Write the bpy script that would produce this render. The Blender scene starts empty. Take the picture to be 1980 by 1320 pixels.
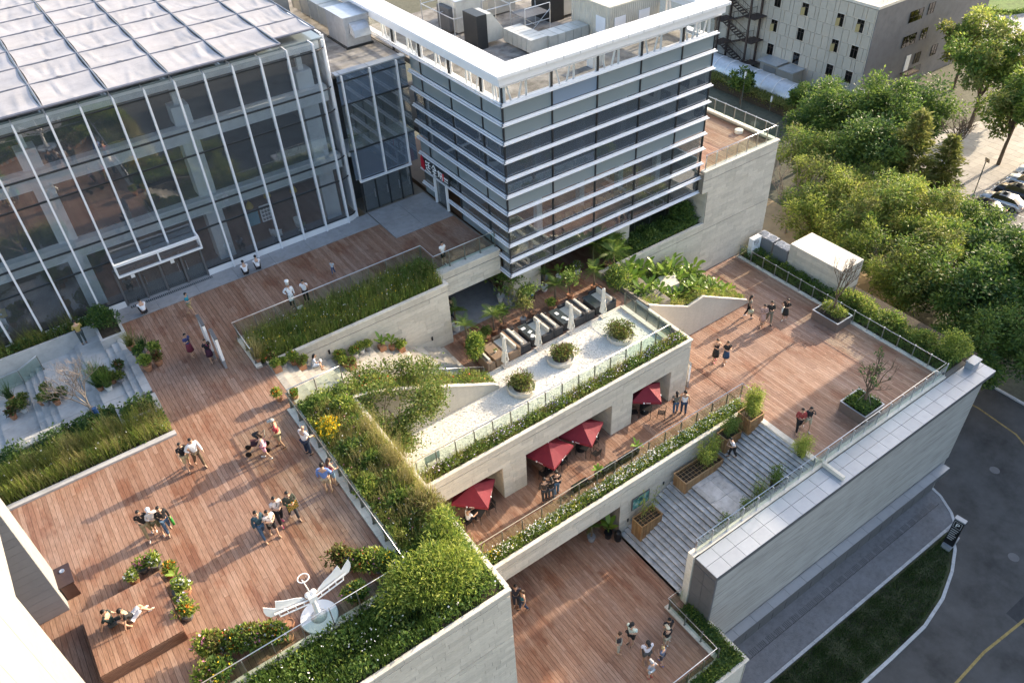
import bpy, math, random
import numpy as np
from mathutils import Matrix, Vector, Quaternion
random.seed(7); rng = np.random.default_rng(11)
S = bpy.context.scene
C = S.collection
# ------------------------------------------------------------------ camera, sky, sun, exposure
cam = bpy.data.cameras.new('camera'); cam.lens = 28.15; cam.sensor_width = 36; cam.clip_start = 0.1; cam.clip_end = 2000
co = bpy.data.objects.new('camera', cam); C.objects.link(co)
CAM_R = np.array([[0.81538953, -0.57718904, -0.04463998],
                  [-0.40308486, -0.51070101, -0.75941232],
                  [0.41552679, 0.63721055, -0.64907642]])     # rows: right, down, forward
CAM_F = 1548.214
M = Matrix(((CAM_R[0][0], -CAM_R[1][0], -CAM_R[2][0], 0), (CAM_R[0][1], -CAM_R[1][1], -CAM_R[2][1], 0),
            (CAM_R[0][2], -CAM_R[1][2], -CAM_R[2][2], 28), (0, 0, 0, 1)))
co.matrix_world = M
S.camera = co
SUN_AZ, SUN_EL = math.radians(1.2), math.radians(20.0)
W = bpy.data.worlds.new('World'); S.world = W; W.use_nodes = True
nt = W.node_tree; bg = nt.nodes['Background']
sky = nt.nodes.new('ShaderNodeTexSky'); sky.sky_type = 'NISHITA'; sky.sun_disc = False
sky.sun_elevation = SUN_EL; sky.sun_rotation = math.radians(90) - SUN_AZ
sky.air_density = 1.0; sky.dust_density = 2.6; sky.ozone_density = .5
nt.links.new(sky.outputs[0], bg.inputs[0]); bg.inputs[1].default_value = 0.15
sl = bpy.data.lights.new('sun', 'SUN'); sl.energy = 3.2; sl.angle = math.radians(0.5); sl.color = (1.0, 0.83, 0.62)
so = bpy.data.objects.new('sun', sl); C.objects.link(so)
so.rotation_euler = Vector((-math.cos(SUN_EL)*math.cos(SUN_AZ), -math.cos(SUN_EL)*math.sin(SUN_AZ), -math.sin(SUN_EL))).to_track_quat('-Z', 'Y').to_euler()
S.view_settings.view_transform = 'Standard'; S.view_settings.look = 'None'
S.view_settings.gamma = 1; S.view_settings.use_curve_mapping = False
S.view_settings.exposure = 1.76
try:
    S.cycles.max_bounces = 6; S.cycles.transparent_max_bounces = 32
    S.cycles.diffuse_bounces = 3; S.cycles.glossy_bounces = 3; S.cycles.transmission_bounces = 3
except Exception: pass

def project(p):
    q = CAM_R @ (np.asarray(p, float) - np.array([0, 0, 28.0]))
    return np.array([990 + CAM_F*q[0]/max(q[2], .01), 660 + CAM_F*q[1]/max(q[2], .01), q[2]])
def in_view(p, m=60):
    u = project(p); return u[2] > 0 and -m < u[0] < 1980+m and -m < u[1] < 1320+m

# ------------------------------------------------------------------ materials
MATS = {}
def nodes(name):
    m = bpy.data.materials.new(name); m.use_nodes = True; MATS[name] = m
    n = m.node_tree.nodes; l = m.node_tree.links
    return m, n, l, n['Principled BSDF']
def ramp(n, stops):
    r = n.new('ShaderNodeValToRGB'); e = r.color_ramp.elements
    while len(e) < len(stops): e.new(0.5)
    for i, (p, c) in enumerate(stops):
        e[i].position = p; e[i].color = (*c, 1)
    return r
def mat(name, col, rough=.6, var=.12, scale=3.0, bump=.0, bscale=60, metal=0, stretch=None, spec=.35, island=0.0, dirt=0.0, streak=0.0):
    """one plain surface: base colour with mottling, optional piece-to-piece variation and fine relief"""
    m, n, l, b = nodes(name)
    b.inputs['Roughness'].default_value = rough; b.inputs['Metallic'].default_value = metal
    b.inputs['Specular IOR Level'].default_value = spec
    geo = n.new('ShaderNodeNewGeometry')
    mp = n.new('ShaderNodeMapping'); l.new(geo.outputs['Position'], mp.inputs[0])
    if stretch: mp.inputs['Scale'].default_value = stretch
    t = n.new('ShaderNodeTexNoise'); t.inputs['Scale'].default_value = scale; t.inputs['Detail'].default_value = 6; t.inputs['Roughness'].default_value = .62
    l.new(mp.outputs[0], t.inputs['Vector'])
    c = np.array(col)
    r = ramp(n, [(.28, tuple(np.clip(c*(1-var*1.6), 0, 1))), (.5, tuple(c)), (.74, tuple(np.clip(c*(1+var), 0, .92)))])
    l.new(t.outputs['Fac'], r.inputs[0])
    out = r.outputs[0]
    if island:
        oi = n.new('ShaderNodeObjectInfo'); ad = n.new('ShaderNodeMath'); ad.operation = 'ADD'
        l.new(oi.outputs['Random'], ad.inputs[0]); l.new(geo.outputs['Random Per Island'], ad.inputs[1])
        fr = n.new('ShaderNodeMath'); fr.operation = 'FRACT'; l.new(ad.outputs[0], fr.inputs[0])
        mr = n.new('ShaderNodeMapRange'); mr.inputs['To Min'].default_value = 1-island; mr.inputs['To Max'].default_value = 1+island*.6
        l.new(fr.outputs[0], mr.inputs[0])
        mx = n.new('ShaderNodeVectorMath'); mx.operation = 'SCALE'
        l.new(out, mx.inputs[0]); l.new(mr.outputs[0], mx.inputs['Scale']); out = mx.outputs[0]
    if dirt:
        t3 = n.new('ShaderNodeTexNoise'); t3.inputs['Scale'].default_value = .55; t3.inputs['Detail'].default_value = 9; t3.inputs['Roughness'].default_value = .7
        l.new(geo.outputs['Position'], t3.inputs['Vector'])
        r3 = ramp(n, [(.42, (1, 1, 1)), (.68, (1-dirt, 1-dirt*1.05, 1-dirt*1.15))]); l.new(t3.outputs['Fac'], r3.inputs[0])
        mm = n.new('ShaderNodeMixRGB'); mm.blend_type = 'MULTIPLY'; mm.inputs[0].default_value = 1
        l.new(out, mm.inputs[1]); l.new(r3.outputs[0], mm.inputs[2]); out = mm.outputs[0]
    if streak:
        ms = n.new('ShaderNodeMapping'); ms.inputs['Scale'].default_value = (3.2, 3.2, .16); l.new(geo.outputs['Position'], ms.inputs[0])
        t4 = n.new('ShaderNodeTexNoise'); t4.inputs['Scale'].default_value = 1.3; t4.inputs['Detail'].default_value = 5; l.new(ms.outputs[0], t4.inputs['Vector'])
        r4 = ramp(n, [(.5, (1, 1, 1)), (.75, (1-streak, 1-streak*1.02, 1-streak*1.06))]); l.new(t4.outputs['Fac'], r4.inputs[0])
        m4 = n.new('ShaderNodeMixRGB'); m4.blend_type = 'MULTIPLY'; m4.inputs[0].default_value = 1
        l.new(out, m4.inputs[1]); l.new(r4.outputs[0], m4.inputs[2]); out = m4.outputs[0]
    l.new(out, b.inputs['Base Color'])
    if bump:
        t2 = n.new('ShaderNodeTexNoise'); t2.inputs['Scale'].default_value = bscale; t2.inputs['Detail'].default_value = 4
        l.new(mp.outputs[0], t2.inputs['Vector'])
        bp = n.new('ShaderNodeBump'); bp.inputs['Strength'].default_value = bump; bp.inputs['Distance'].default_value = .02
        l.new(t2.outputs['Fac'], bp.inputs['Height']); l.new(bp.outputs[0], b.inputs['Normal'])
    return m
def wood_mat(name, cols, axis='Y'):
    m, n, l, b = nodes(name)
    geo = n.new('ShaderNodeNewGeometry'); oi = n.new('ShaderNodeObjectInfo')
    ad = n.new('ShaderNodeMath'); ad.operation = 'ADD'; l.new(oi.outputs['Random'], ad.inputs[0]); l.new(geo.outputs['Random Per Island'], ad.inputs[1])
    fr = n.new('ShaderNodeMath'); fr.operation = 'FRACT'; l.new(ad.outputs[0], fr.inputs[0])
    r = ramp(n, [(0, cols[0]), (.35, cols[1]), (.7, cols[2]), (1, cols[3])]); l.new(fr.outputs[0], r.inputs[0])
    mp = n.new('ShaderNodeMapping'); l.new(geo.outputs['Position'], mp.inputs[0])
    mp.inputs['Scale'].default_value = (14, 1.2, 14) if axis == 'Y' else (1.2, 14, 14)
    t = n.new('ShaderNodeTexNoise'); t.inputs['Scale'].default_value = 2.2; t.inputs['Detail'].default_value = 5; l.new(mp.outputs[0], t.inputs['Vector'])
    g = ramp(n, [(.3, (.68, .66, .64)), (.62, (1.1, 1.1, 1.1))]); l.new(t.outputs['Fac'], g.inputs[0])
    mx = n.new('ShaderNodeMixRGB'); mx.blend_type = 'MULTIPLY'; mx.inputs[0].default_value = 1
    l.new(r.outputs[0], mx.inputs[1]); l.new(g.outputs[0], mx.inputs[2])
    # damp, freshly oiled patches of red timber between weathered grey ones
    t2 = n.new('ShaderNodeTexNoise'); t2.inputs['Scale'].default_value = .5; t2.inputs['Detail'].default_value = 7; t2.inputs['Roughness'].default_value = .66
    mp2 = n.new('ShaderNodeMapping'); mp2.inputs['Scale'].default_value = (1.5, .55, 1) if axis == 'Y' else (.55, 1.5, 1)
    l.new(geo.outputs['Position'], mp2.inputs[0]); l.new(mp2.outputs[0], t2.inputs['Vector'])
    s = ramp(n, [(.42, (1.06, 1.05, 1.06)), (.52, (1.0, .97, .94)), (.6, (.80, .60, .50)), (.78, (.66, .46, .38))]); l.new(t2.outputs['Fac'], s.inputs[0])
    m2 = n.new('ShaderNodeMixRGB'); m2.blend_type = 'MULTIPLY'; m2.inputs[0].default_value = .8
    l.new(mx.outputs[0], m2.inputs[1]); l.new(s.outputs[0], m2.inputs[2])
    # grey, walked-on weathering in broad irregular areas
    t5 = n.new('ShaderNodeTexNoise'); t5.inputs['Scale'].default_value = .28; t5.inputs['Detail'].default_value = 8; t5.inputs['Roughness'].default_value = .6; t5.inputs['Distortion'].default_value = .6
    mo = n.new('ShaderNodeVectorMath'); mo.operation = 'ADD'; mo.inputs[1].default_value = (37, 11, 5); l.new(geo.outputs['Position'], mo.inputs[0]); l.new(mo.outputs[0], t5.inputs['Vector'])
    r5 = ramp(n, [(.45, (0, 0, 0)), (.70, (.30, .30, .30))]); l.new(t5.outputs['Fac'], r5.inputs[0])
    hs = n.new('ShaderNodeHueSaturation'); hs.inputs['Saturation'].default_value = .52; hs.inputs['Value'].default_value = 1.10; l.new(m2.outputs[0], hs.inputs['Color'])
    m5 = n.new('ShaderNodeMixRGB'); l.new(r5.outputs[0], m5.inputs[0]); l.new(m2.outputs[0], m5.inputs[1]); l.new(hs.outputs[0], m5.inputs[2])
    l.new(m5.outputs[0], b.inputs['Base Color'])
    b.inputs['Roughness'].default_value = .62; b.inputs['Specular IOR Level'].default_value = .3
    bp = n.new('ShaderNodeBump'); bp.inputs['Strength'].default_value = .35; bp.inputs['Distance'].default_value = .01
    l.new(t.outputs['Fac'], bp.inputs['Height']); l.new(bp.outputs[0], b.inputs['Normal'])
    return m
def glass_mat(name, tint, refl=.9, f0=.05, rough=.01, film=None, film_fac=0.0):
    """flat pane: tinted see-through plus fresnel reflection; film = frosted / back-painted coating"""
    m, n, l, b = nodes(name); n.remove(b)
    out = n['Material Output']
    tr = n.new('ShaderNodeBsdfTransparent'); tr.inputs[0].default_value = (*tint, 1)
    gl = n.new('ShaderNodeBsdfGlossy'); gl.inputs['Roughness'].default_value = rough; gl.inputs[0].default_value = (refl, refl, refl, 1)
    # reflectance by viewing angle (Schlick), the same on both faces of the pane
    ge = n.new('ShaderNodeNewGeometry'); dt = n.new('ShaderNodeVectorMath'); dt.operation = 'DOT_PRODUCT'
    l.new(ge.outputs['Incoming'], dt.inputs[0]); l.new(ge.outputs['Normal'], dt.inputs[1])
    ab = n.new('ShaderNodeMath'); ab.operation = 'ABSOLUTE'; l.new(dt.outputs['Value'], ab.inputs[0])
    om = n.new('ShaderNodeMath'); om.operation = 'SUBTRACT'; om.inputs[0].default_value = 1; om.use_clamp = True; l.new(ab.outputs[0], om.inputs[1])
    pw = n.new('ShaderNodeMath'); pw.operation = 'POWER'; pw.inputs[1].default_value = 4.0; l.new(om.outputs[0], pw.inputs[0])
    fr = n.new('ShaderNodeMath'); fr.operation = 'MULTIPLY_ADD'; fr.inputs[1].default_value = .8; fr.inputs[2].default_value = f0; l.new(pw.outputs[0], fr.inputs[0])
    base = tr.outputs[0]
    if film:
        df = n.new('ShaderNodeBsdfDiffuse'); df.inputs[0].default_value = (*film, 1)
        m0 = n.new('ShaderNodeMixShader'); m0.inputs[0].default_value = film_fac
        l.new(tr.outputs[0], m0.inputs[1]); l.new(df.outputs[0], m0.inputs[2]); base = m0.outputs[0]
    mx = n.new('ShaderNodeMixShader'); l.new(fr.outputs[0], mx.inputs[0]); l.new(base, mx.inputs[1]); l.new(gl.outputs[0], mx.inputs[2])
    l.new(mx.outputs[0], out.inputs[0]); return m
def leaf_mat(name, cols, trans=.35, rough=.5):
    m, n, l, b = nodes(name)
    geo = n.new('ShaderNodeNewGeometry'); oi = n.new('ShaderNodeObjectInfo')
    t = n.new('ShaderNodeTexNoise'); t.inputs['Scale'].default_value = .8; t.inputs['Detail'].default_value = 3
    l.new(geo.outputs['Position'], t.inputs['Vector'])
    a = n.new('ShaderNodeMath'); a.operation = 'MULTIPLY'; a.inputs[1].default_value = .6; l.new(geo.outputs['Random Per Island'], a.inputs[0])
    a2 = n.new('ShaderNodeMath'); a2.operation = 'MULTIPLY_ADD'; a2.inputs[1].default_value = .55; l.new(t.outputs['Fac'], a2.inputs[0]); l.new(a.outputs[0], a2.inputs[2])
    a3 = n.new('ShaderNodeMath'); a3.operation = 'MULTIPLY_ADD'; a3.inputs[1].default_value = .18; a3.use_clamp = True
    l.new(oi.outputs['Random'], a3.inputs[0]); l.new(a2.outputs[0], a3.inputs[2])
    k = len(cols); r = ramp(n, [(.12+.8*i/(k-1), c) for i, c in enumerate(cols)]); l.new(a3.outputs[0], r.inputs[0])
    l.new(r.outputs[0], b.inputs['Base Color']); b.inputs['Roughness'].default_value = rough; b.inputs['Specular IOR Level'].default_value = .3
    tl = n.new('ShaderNodeBsdfTranslucent'); l.new(r.outputs[0], tl.inputs[0])
    mx = n.new('ShaderNodeMixShader'); mx.inputs[0].default_value = trans
    l.new(b.outputs[0], mx.inputs[1]); l.new(tl.outputs[0], mx.inputs[2]); l.new(mx.outputs[0], n['Material Output'].inputs[0])
    return m
PLAIN = {}
def plain(col, rough=.7, metal=0.0, name='cloth'):
    k = (tuple(np.round(col, 3)), rough, metal)
    if k not in PLAIN: PLAIN[k] = mat(name, col, rough, var=.10, scale=9, metal=metal, bump=.15, bscale=40)
    return PLAIN[k]

# ------------------------------------------------------------------ mesh building
class MB:
    """collects shapes and links them as ONE mesh object"""
    def __init__(s): s.v = []; s.f = []; s.m = []; s.n = 0
    def add(s, v, f, m=0):
        k = s.n; s.v.extend([tuple(p) for p in v]); s.n += len(v)
        s.f.extend([tuple(i+k for i in q) for q in f]); s.m.extend([m]*len(f)); return s
    def box(s, x0, x1, y0, y1, z0, z1, m=0):
        v = [(x0,y0,z0),(x1,y0,z0),(x1,y1,z0),(x0,y1,z0),(x0,y0,z1),(x1,y0,z1),(x1,y1,z1),(x0,y1,z1)]
        return s.add(v, [(0,3,2,1),(4,5,6,7),(0,1,5,4),(1,2,6,5),(2,3,7,6),(3,0,4,7)], m)
    def obox(s, c, size, ang=0, m=0, tilt=0):
        """box of a size, centred at c, turned about z (and tipped about its own x)"""
        a, b, d = size[0]/2, size[1]/2, size[2]/2
        R = Matrix.Rotation(ang, 3, 'Z') @ Matrix.Rotation(tilt, 3, 'X')
        v = [tuple(R @ Vector(p) + Vector(c)) for p in [(-a,-b,-d),(a,-b,-d),(a,b,-d),(-a,b,-d),(-a,-b,d),(a,-b,d),(a,b,d),(-a,b,d)]]
        return s.add(v, [(0,3,2,1),(4,5,6,7),(0,1,5,4),(1,2,6,5),(2,3,7,6),(3,0,4,7)], m)
    def prism(s, poly, z0, z1, m=0):
        n = len(poly); v = [(x, y, z0) for x, y in poly]+[(x, y, z1) for x, y in poly]
        return s.add(v, [tuple(range(n-1, -1, -1)), tuple(range(n, 2*n))]+[(i, (i+1) % n, n+(i+1) % n, n+i) for i in range(n)], m)
    def prism_y(s, poly, y0, y1, m=0):
        """outline in x, z drawn out along y"""
        n = len(poly); v = [(x, y0, z) for x, z in poly]+[(x, y1, z) for x, z in poly]
        return s.add(v, [tuple(range(n)), tuple(range(2*n-1, n-1, -1))]+[(n+i, n+(i+1) % n, (i+1) % n, i) for i in range(n)], m)
    def tube(s, pts, r, n=8, m=0, cap=True):
        pts = [Vector(p) for p in pts]; k = len(pts)
        rr = r if hasattr(r, '__len__') else [r]*k
        v = []; up = None
        for i, p in enumerate(pts):
            d = (pts[min(i+1, k-1)]-pts[max(i-1, 0)]).normalized()
            if up is None: up = d.orthogonal().normalized()
            up = (up - d*up.dot(d)); up = up.normalized() if up.length > 1e-5 else d.orthogonal().normalized()
            w = d.cross(up)
            for j in range(n):
                t = 2*math.pi*j/n; v.append(tuple(p+(up*math.cos(t)+w*math.sin(t))*rr[i]))
        f = [(i*n+j, i*n+(j+1) % n, (i+1)*n+(j+1) % n, (i+1)*n+j) for i in range(k-1) for j in range(n)]
        if cap: f += [tuple(range(n-1, -1, -1)), tuple(range((k-1)*n, k*n))]
        return s.add(v, f, m)
    def lathe(s, c, prof, n=16, m=0, sx=1, sy=1):
        """profile of (radius, z) turned about the vertical through c"""
        v = []; k = len(prof)
        for r, z in prof:
            for j in range(n):
                t = 2*math.pi*j/n; v.append((c[0]+r*sx*math.cos(t), c[1]+r*sy*math.sin(t), c[2]+z))
        f = [(i*n+j, i*n+(j+1) % n, (i+1)*n+(j+1) % n, (i+1)*n+j) for i in range(k-1) for j in range(n)]
        f += [tuple(range(n-1, -1, -1)), tuple(range((k-1)*n, k*n))]
        return s.add(v, f, m)
    def ball(s, c, r, n=10, k=6, m=0):
        r = r if hasattr(r, '__len__') else (r, r, r)
        v = []
        for i in range(k+1):
            a = math.pi*i/k - math.pi/2; q = max(math.cos(a), .02)
            for j in range(n):
                t = 2*math.pi*j/n; v.append((c[0]+r[0]*q*math.cos(t), c[1]+r[1]*q*math.sin(t), c[2]+r[2]*math.sin(a)))
        f = [(i*n+j, i*n+(j+1) % n, (i+1)*n+(j+1) % n, (i+1)*n+j) for i in range(k) for j in range(n)]
        f += [tuple(range(n-1, -1, -1)), tuple(range(k*n, (k+1)*n))]
        return s.add(v, f, m)
    def mesh(s, name, mats):
        me = bpy.data.meshes.new(name); me.from_pydata(s.v, [], s.f)
        for q in (mats if isinstance(mats, (list, tuple)) else [mats]): me.materials.append(q)
        if any(s.m): me.polygons.foreach_set('material_index', s.m)
        me.update(); return me
    def build(s, name, mats, parent=None, smooth=False, **kw):
        return link(name, s.mesh(name, mats), parent, smooth, **kw)
def link(name, me, parent=None, smooth=False, local=False, loc=None, rot=None):
    o = bpy.data.objects.new(name, me); C.objects.link(o)
    if smooth: me.polygons.foreach_set('use_smooth', [True]*len(me.polygons))
    if parent is not None:
        o.parent = parent
        if not local and parent.type == 'EMPTY': o.matrix_parent_inverse = parent_matrix(parent).inverted()
    if loc is not None: o.location = loc
    if rot is not None: o.rotation_euler = (0, 0, rot)
    return o
def parent_matrix(p): return Matrix.Translation(p.location) @ p.rotation_euler.to_matrix().to_4x4()
def thing(name, label, cat, loc=(0, 0, 0), rot=0, group=None):
    o = bpy.data.objects.new(name, None); C.objects.link(o); o.empty_display_size = .3
    o.location = loc; o.rotation_euler = (0, 0, rot); o['label'] = label; o['category'] = cat
    if group: o['group'] = group
    return o
def tag(o, label, cat, group=None):
    o['label'] = label; o['category'] = cat
    if group: o['group'] = group
    return o
def struct(name, mb, m, smooth=False):
    o = mb.build(name, m, None, smooth); o['kind'] = 'structure'; return o
def dup(root, loc, rot=None, label=None, scale=None):
    r = root.copy(); C.objects.link(r); r.location = loc
    if rot is not None: r.rotation_euler = (0, 0, rot)
    if scale is not None: r.scale = (scale,)*3 if not hasattr(scale, '__len__') else scale
    if label: r['label'] = label
    for ch in list(root.children):
        c = ch.copy(); C.objects.link(c); c.parent = r; c.matrix_parent_inverse = ch.matrix_parent_inverse.copy()
        for g in list(ch.children):
            d = g.copy(); C.objects.link(d); d.parent = c
    return r
UNIT = {}
def unit(m, name='piece'):
    k = (m.name, name)
    if k not in UNIT: UNIT[k] = MB().box(-.5, .5, -.5, .5, -.5, .5).mesh(name, m)
    return UNIT[k]
def np_mesh(name, v, f, mats, mi=None):
    """mesh from arrays; all faces have the same number of corners"""
    me = bpy.data.meshes.new(name); n, k = f.shape
    me.vertices.add(len(v)); me.vertices.foreach_set('co', np.ascontiguousarray(v, np.float32).ravel())
    me.loops.add(n*k); me.loops.foreach_set('vertex_index', np.ascontiguousarray(f, np.int32).ravel())
    me.polygons.add(n); me.polygons.foreach_set('loop_start', np.arange(0, n*k, k, dtype=np.int32))
    if mi is not None: me.polygons.foreach_set('material_index', np.ascontiguousarray(mi, np.int32))
    for q in (mats if isinstance(mats, (list, tuple)) else [mats]): me.materials.append(q)
    me.polygons.foreach_set('use_smooth', [False]*n)
    me.update(calc_edges=True); me.validate(); return me
def boxes_mesh(name, B, m):
    B = np.asarray(B, float); n = len(B)
    c = B[:, :3][:, None, :]; h = B[:, 3:][:, None, :]/2
    sgn = np.array([(-1,-1,-1),(1,-1,-1),(1,1,-1),(-1,1,-1),(-1,-1,1),(1,-1,1),(1,1,1),(-1,1,1)])[None]
    v = (c+h*sgn).reshape(-1, 3)
    q = np.array([(0,3,2,1),(4,5,6,7),(0,1,5,4),(1,2,6,5),(2,3,7,6),(3,0,4,7)])
    f = (np.arange(n)[:, None, None]*8+q[None]).reshape(-1, 4)
    return np_mesh(name, v, f, m)
def pieces(name, B, m, parent, cap=300):
    """alike pieces (cx,cy,cz,sx,sy,sz): those showing largest as parts of their own, the rest joined"""
    vis = [b for b in B if in_view(b[:3], 90)]
    def area(b):
        u = project(b[:3]); return -(max(b[3], .05)*max(b[4], .05)+max(b[3], b[4])*b[5])/u[2]**2
    vis.sort(key=area)
    for b in vis[:cap]:
        o = bpy.data.objects.new(name, unit(m, name)); C.objects.link(o); o.parent = parent
        if parent.type == 'EMPTY': o.matrix_parent_inverse = parent_matrix(parent).inverted()
        o.location = b[:3]; o.scale = b[3:]
    if vis[cap:]:
        o = link(name+'_field', boxes_mesh(name+'_field', vis[cap:], m), parent); o['kind'] = 'stuff'
def plank_boxes(x0, x1, y0, y1, z, w=.2, gap=.012, L=(2.2, 4.2), axis='Y', th=.03, holes=()):
    B = []; x = x0
    a0, a1 = (y0, y1) if axis == 'Y' else (x0, x1)
    c, c1 = (x0, x1) if axis == 'Y' else (y0, y1)
    while c < c1-.02:
        ww = min(w, c1-c); a = a0; first = True
        while a < a1-.02:
            ln = random.uniform(*L)*(random.uniform(.3, 1) if first else 1); first = False
            b = min(a+ln, a1)
            if a1-b < .4: b = a1
            zz = z - th/2 + random.uniform(-.003, .003)
            if axis == 'Y': r = (c+ww/2, (a+b)/2, zz, ww-gap, b-a-.008, th)
            else: r = ((a+b)/2, c+ww/2, zz, b-a-.008, ww-gap, th)
            if not any(h[0] < r[0] < h[1] and h[2] < r[1] < h[3] for h in holes): B.append(r)
            a = b
        c += w
    return B
def stone_boxes(axis, pos, a0, a1, z0, z1, ch=.3, L=(.7, 1.7), th=.03, skip=()):
    """coursed ashlar on a vertical face: axis 'x' = face runs along x at y=pos (outer side), 'y' = along y at x=pos"""
    B = []; z = z0; n = max(1, round((z1-z0)/ch)); ch = (z1-z0)/n
    for i in range(n):
        a = a0; first = True
        while a < a1-.01:
            ln = random.uniform(*L)*(random.uniform(.35, 1) if first else 1); first = False
            b = min(a+ln, a1)
            if a1-b < .3: b = a1
            t = random.uniform(-.004, .004)
            c = (a+b)/2; zc = z+ch/2
            if not any(s[0]-.01 < c < s[1]+.01 and s[2] < zc < s[3] for s in skip):
                if axis == 'x': B.append((c, pos+t, zc, b-a-.010, th, ch-.008))
                else: B.append((pos+t, c, zc, th, b-a-.010, ch-.008))
            a = b
        z += ch
    return B
# ------------------------------------------------------------------ palette
DECK = wood_mat('deck_timber', [(.225,.122,.080), (.275,.162,.110), (.325,.205,.146), (.245,.136,.090)])
DECK_SHADE = wood_mat('shade_toned_side_boards', [(.13,.070,.050), (.16,.09,.065), (.19,.11,.08), (.145,.08,.056)], 'X')  # deck timber darkened so the platform sides carry their shade in the colour
DECKD = mat('deck_subframe', (.035,.024,.02), .9)
BAMBOO = wood_mat('bamboo_slats', [(.24,.14,.06), (.30,.18,.08), (.36,.23,.11), (.27,.15,.07)], 'X')
LIME = mat('limestone', (.56,.515,.44), .8, var=.09, scale=5, bump=.25, bscale=45, stretch=(1,1,3), island=.13, dirt=.06, streak=.08)
LIMEC = mat('limestone_core', (.20,.18,.155), .9, var=.1)
COPE = mat('coping_stone', (.64,.595,.52), .75, var=.10, scale=6, bump=.15, bscale=50, island=.10, dirt=.20)
GRANITE = mat('grey_granite', (.44,.435,.43), .7, var=.13, scale=1.6, bump=.2, bscale=80, island=.12, dirt=.10)
RISER = mat('stained_shaded_riser_stone', (.16,.145,.13), .85, var=.3, scale=3, dirt=.3)  # stains plus the shadow line under each tread, both held in the colour
MARBLE = mat('veined_marble_step', (.48,.475,.475), .6, var=.22, scale=2.6, bump=.1, bscale=60, island=.14, dirt=.25)
MARBLEW = mat('warm_step_stone', (.50,.46,.395), .7, var=.14, scale=3, bump=.15, bscale=60, island=.30, dirt=.15)
TRAV = mat('vein_cut_travertine', (.36,.35,.33), .75, var=.22, scale=2.0, bump=.3, bscale=26, stretch=(.25,1,4.5), dirt=.12)
METALP = mat('grey_metal_panel', (.33,.35,.38), .42, var=.05, scale=2, metal=.35, island=.07)
DARKP = mat('dark_metal_panel', (.13,.13,.135), .5, var=.08, metal=.2, island=.08)
STEEL = mat('brushed_steel', (.62,.63,.65), .28, var=.05, metal=.9)
POSTM = mat('bronze_grey_post', (.20,.20,.17), .45, var=.1, metal=.5)
WHITEP = mat('white_aluminium', (.70,.70,.72), .4, var=.03, scale=2, island=.03)
LOUV = mat('pale_grey_fin', (.72,.73,.77), .35, var=.04, scale=2, metal=.1)
MULL = mat('mullion_aluminium', (.72,.73,.77), .35, var=.04, metal=.1)
DARKF = mat('dark_frame', (.035,.037,.04), .4, var=.1, metal=.3)
CREAM = mat('cream_render', (.26,.256,.245), .85, var=.05, scale=2.5, bump=.1, bscale=50, dirt=.05)
ROOFG = mat('roof_felt', (.26,.25,.24), .95, var=.35, scale=1.4, bump=.4, bscale=18, dirt=.4)
DUCT = mat('galvanised_duct', (.55,.54,.50), .5, var=.10, scale=2, metal=.35, island=.06)
GALV = mat('galvanised_sheet', (.50,.52,.55), .4, var=.10, scale=3, metal=.5, island=.06)
CABIN = mat('beige_ribbed_sheet', (.56,.52,.44), .7, var=.08, scale=2, dirt=.15)
SAIL = mat('pale_sail_cloth', (.335,.33,.35), .8, var=.08, scale=1.2, bump=.25, bscale=9, dirt=.14)
SAILF = mat('sail_frame_tube', (.17,.18,.22), .45, metal=.4)
CONC = mat('interior_concrete', (.62,.64,.65), .8, var=.08, scale=2)
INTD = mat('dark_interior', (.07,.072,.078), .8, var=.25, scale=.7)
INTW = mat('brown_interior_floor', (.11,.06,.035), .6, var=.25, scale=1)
PAVE = mat('grey_apron_paving', (.30,.30,.31), .85, var=.10, scale=2.5, bump=.2, bscale=60, dirt=.2)
ASPH = mat('asphalt', (.082,.079,.077), .92, var=.28, scale=.45, bump=.4, bscale=120, dirt=.2)
COBBLE = mat('grey_cobble', (.19,.19,.20), .9, var=.14, scale=4, bump=.6, bscale=14, dirt=.2)
KERB = mat('kerb_stone', (.45,.45,.46), .8, var=.12, scale=4, island=.1)
YELLOW = mat('road_paint_yellow', (.30,.22,.08), .8, var=.25, scale=5)
WHITEL = mat('road_paint_white', (.7,.7,.68), .8, var=.2, scale=5)
SOIL = mat('planting_soil', (.05,.038,.026), .95, var=.3, scale=6, bump=.6, bscale=20)
GROUND = mat('dry_earth', (.10,.10,.072), .95, var=.22, scale=2.6, bump=.3, bscale=6, dirt=.12)
SAND = mat('sandy_path', (.36,.27,.16), .95, var=.14, scale=1.2, bump=.3, bscale=20)
FLAG = mat('light_flagstones', (.38,.36,.33), .85, var=.16, scale=1.1, island=.14, bump=.2, dirt=.2)
GRASSM = leaf_mat('lawn_blades', [(.025,.06,.018), (.04,.085,.022), (.06,.10,.03), (.09,.11,.045)], .3)
LAWN = mat('lawn_ground', (.05,.056,.028), .95, var=.5, scale=.9, bump=.6, bscale=30)
LAWNB = mat('bright_lawn', (.09,.15,.035), .95, var=.3, scale=1.6, bump=.6, bscale=30)
GRAVEL = mat('white_gravel', (.66,.63,.57), .9, var=.16, scale=12, bump=1.0, bscale=9, dirt=.06)
LEAF_Y = leaf_mat('yellow_green_leaf', [(.12,.19,.028), (.21,.29,.045), (.31,.37,.065), (.42,.45,.11)], .45)
LEAF_G = leaf_mat('mid_green_leaf', [(.042,.095,.020), (.08,.15,.028), (.13,.205,.042), (.20,.27,.06)], .42)
LEAF_D = leaf_mat('deep_green_leaf', [(.020,.052,.016), (.036,.085,.024), (.062,.12,.034), (.10,.16,.042)], .35)
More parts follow.
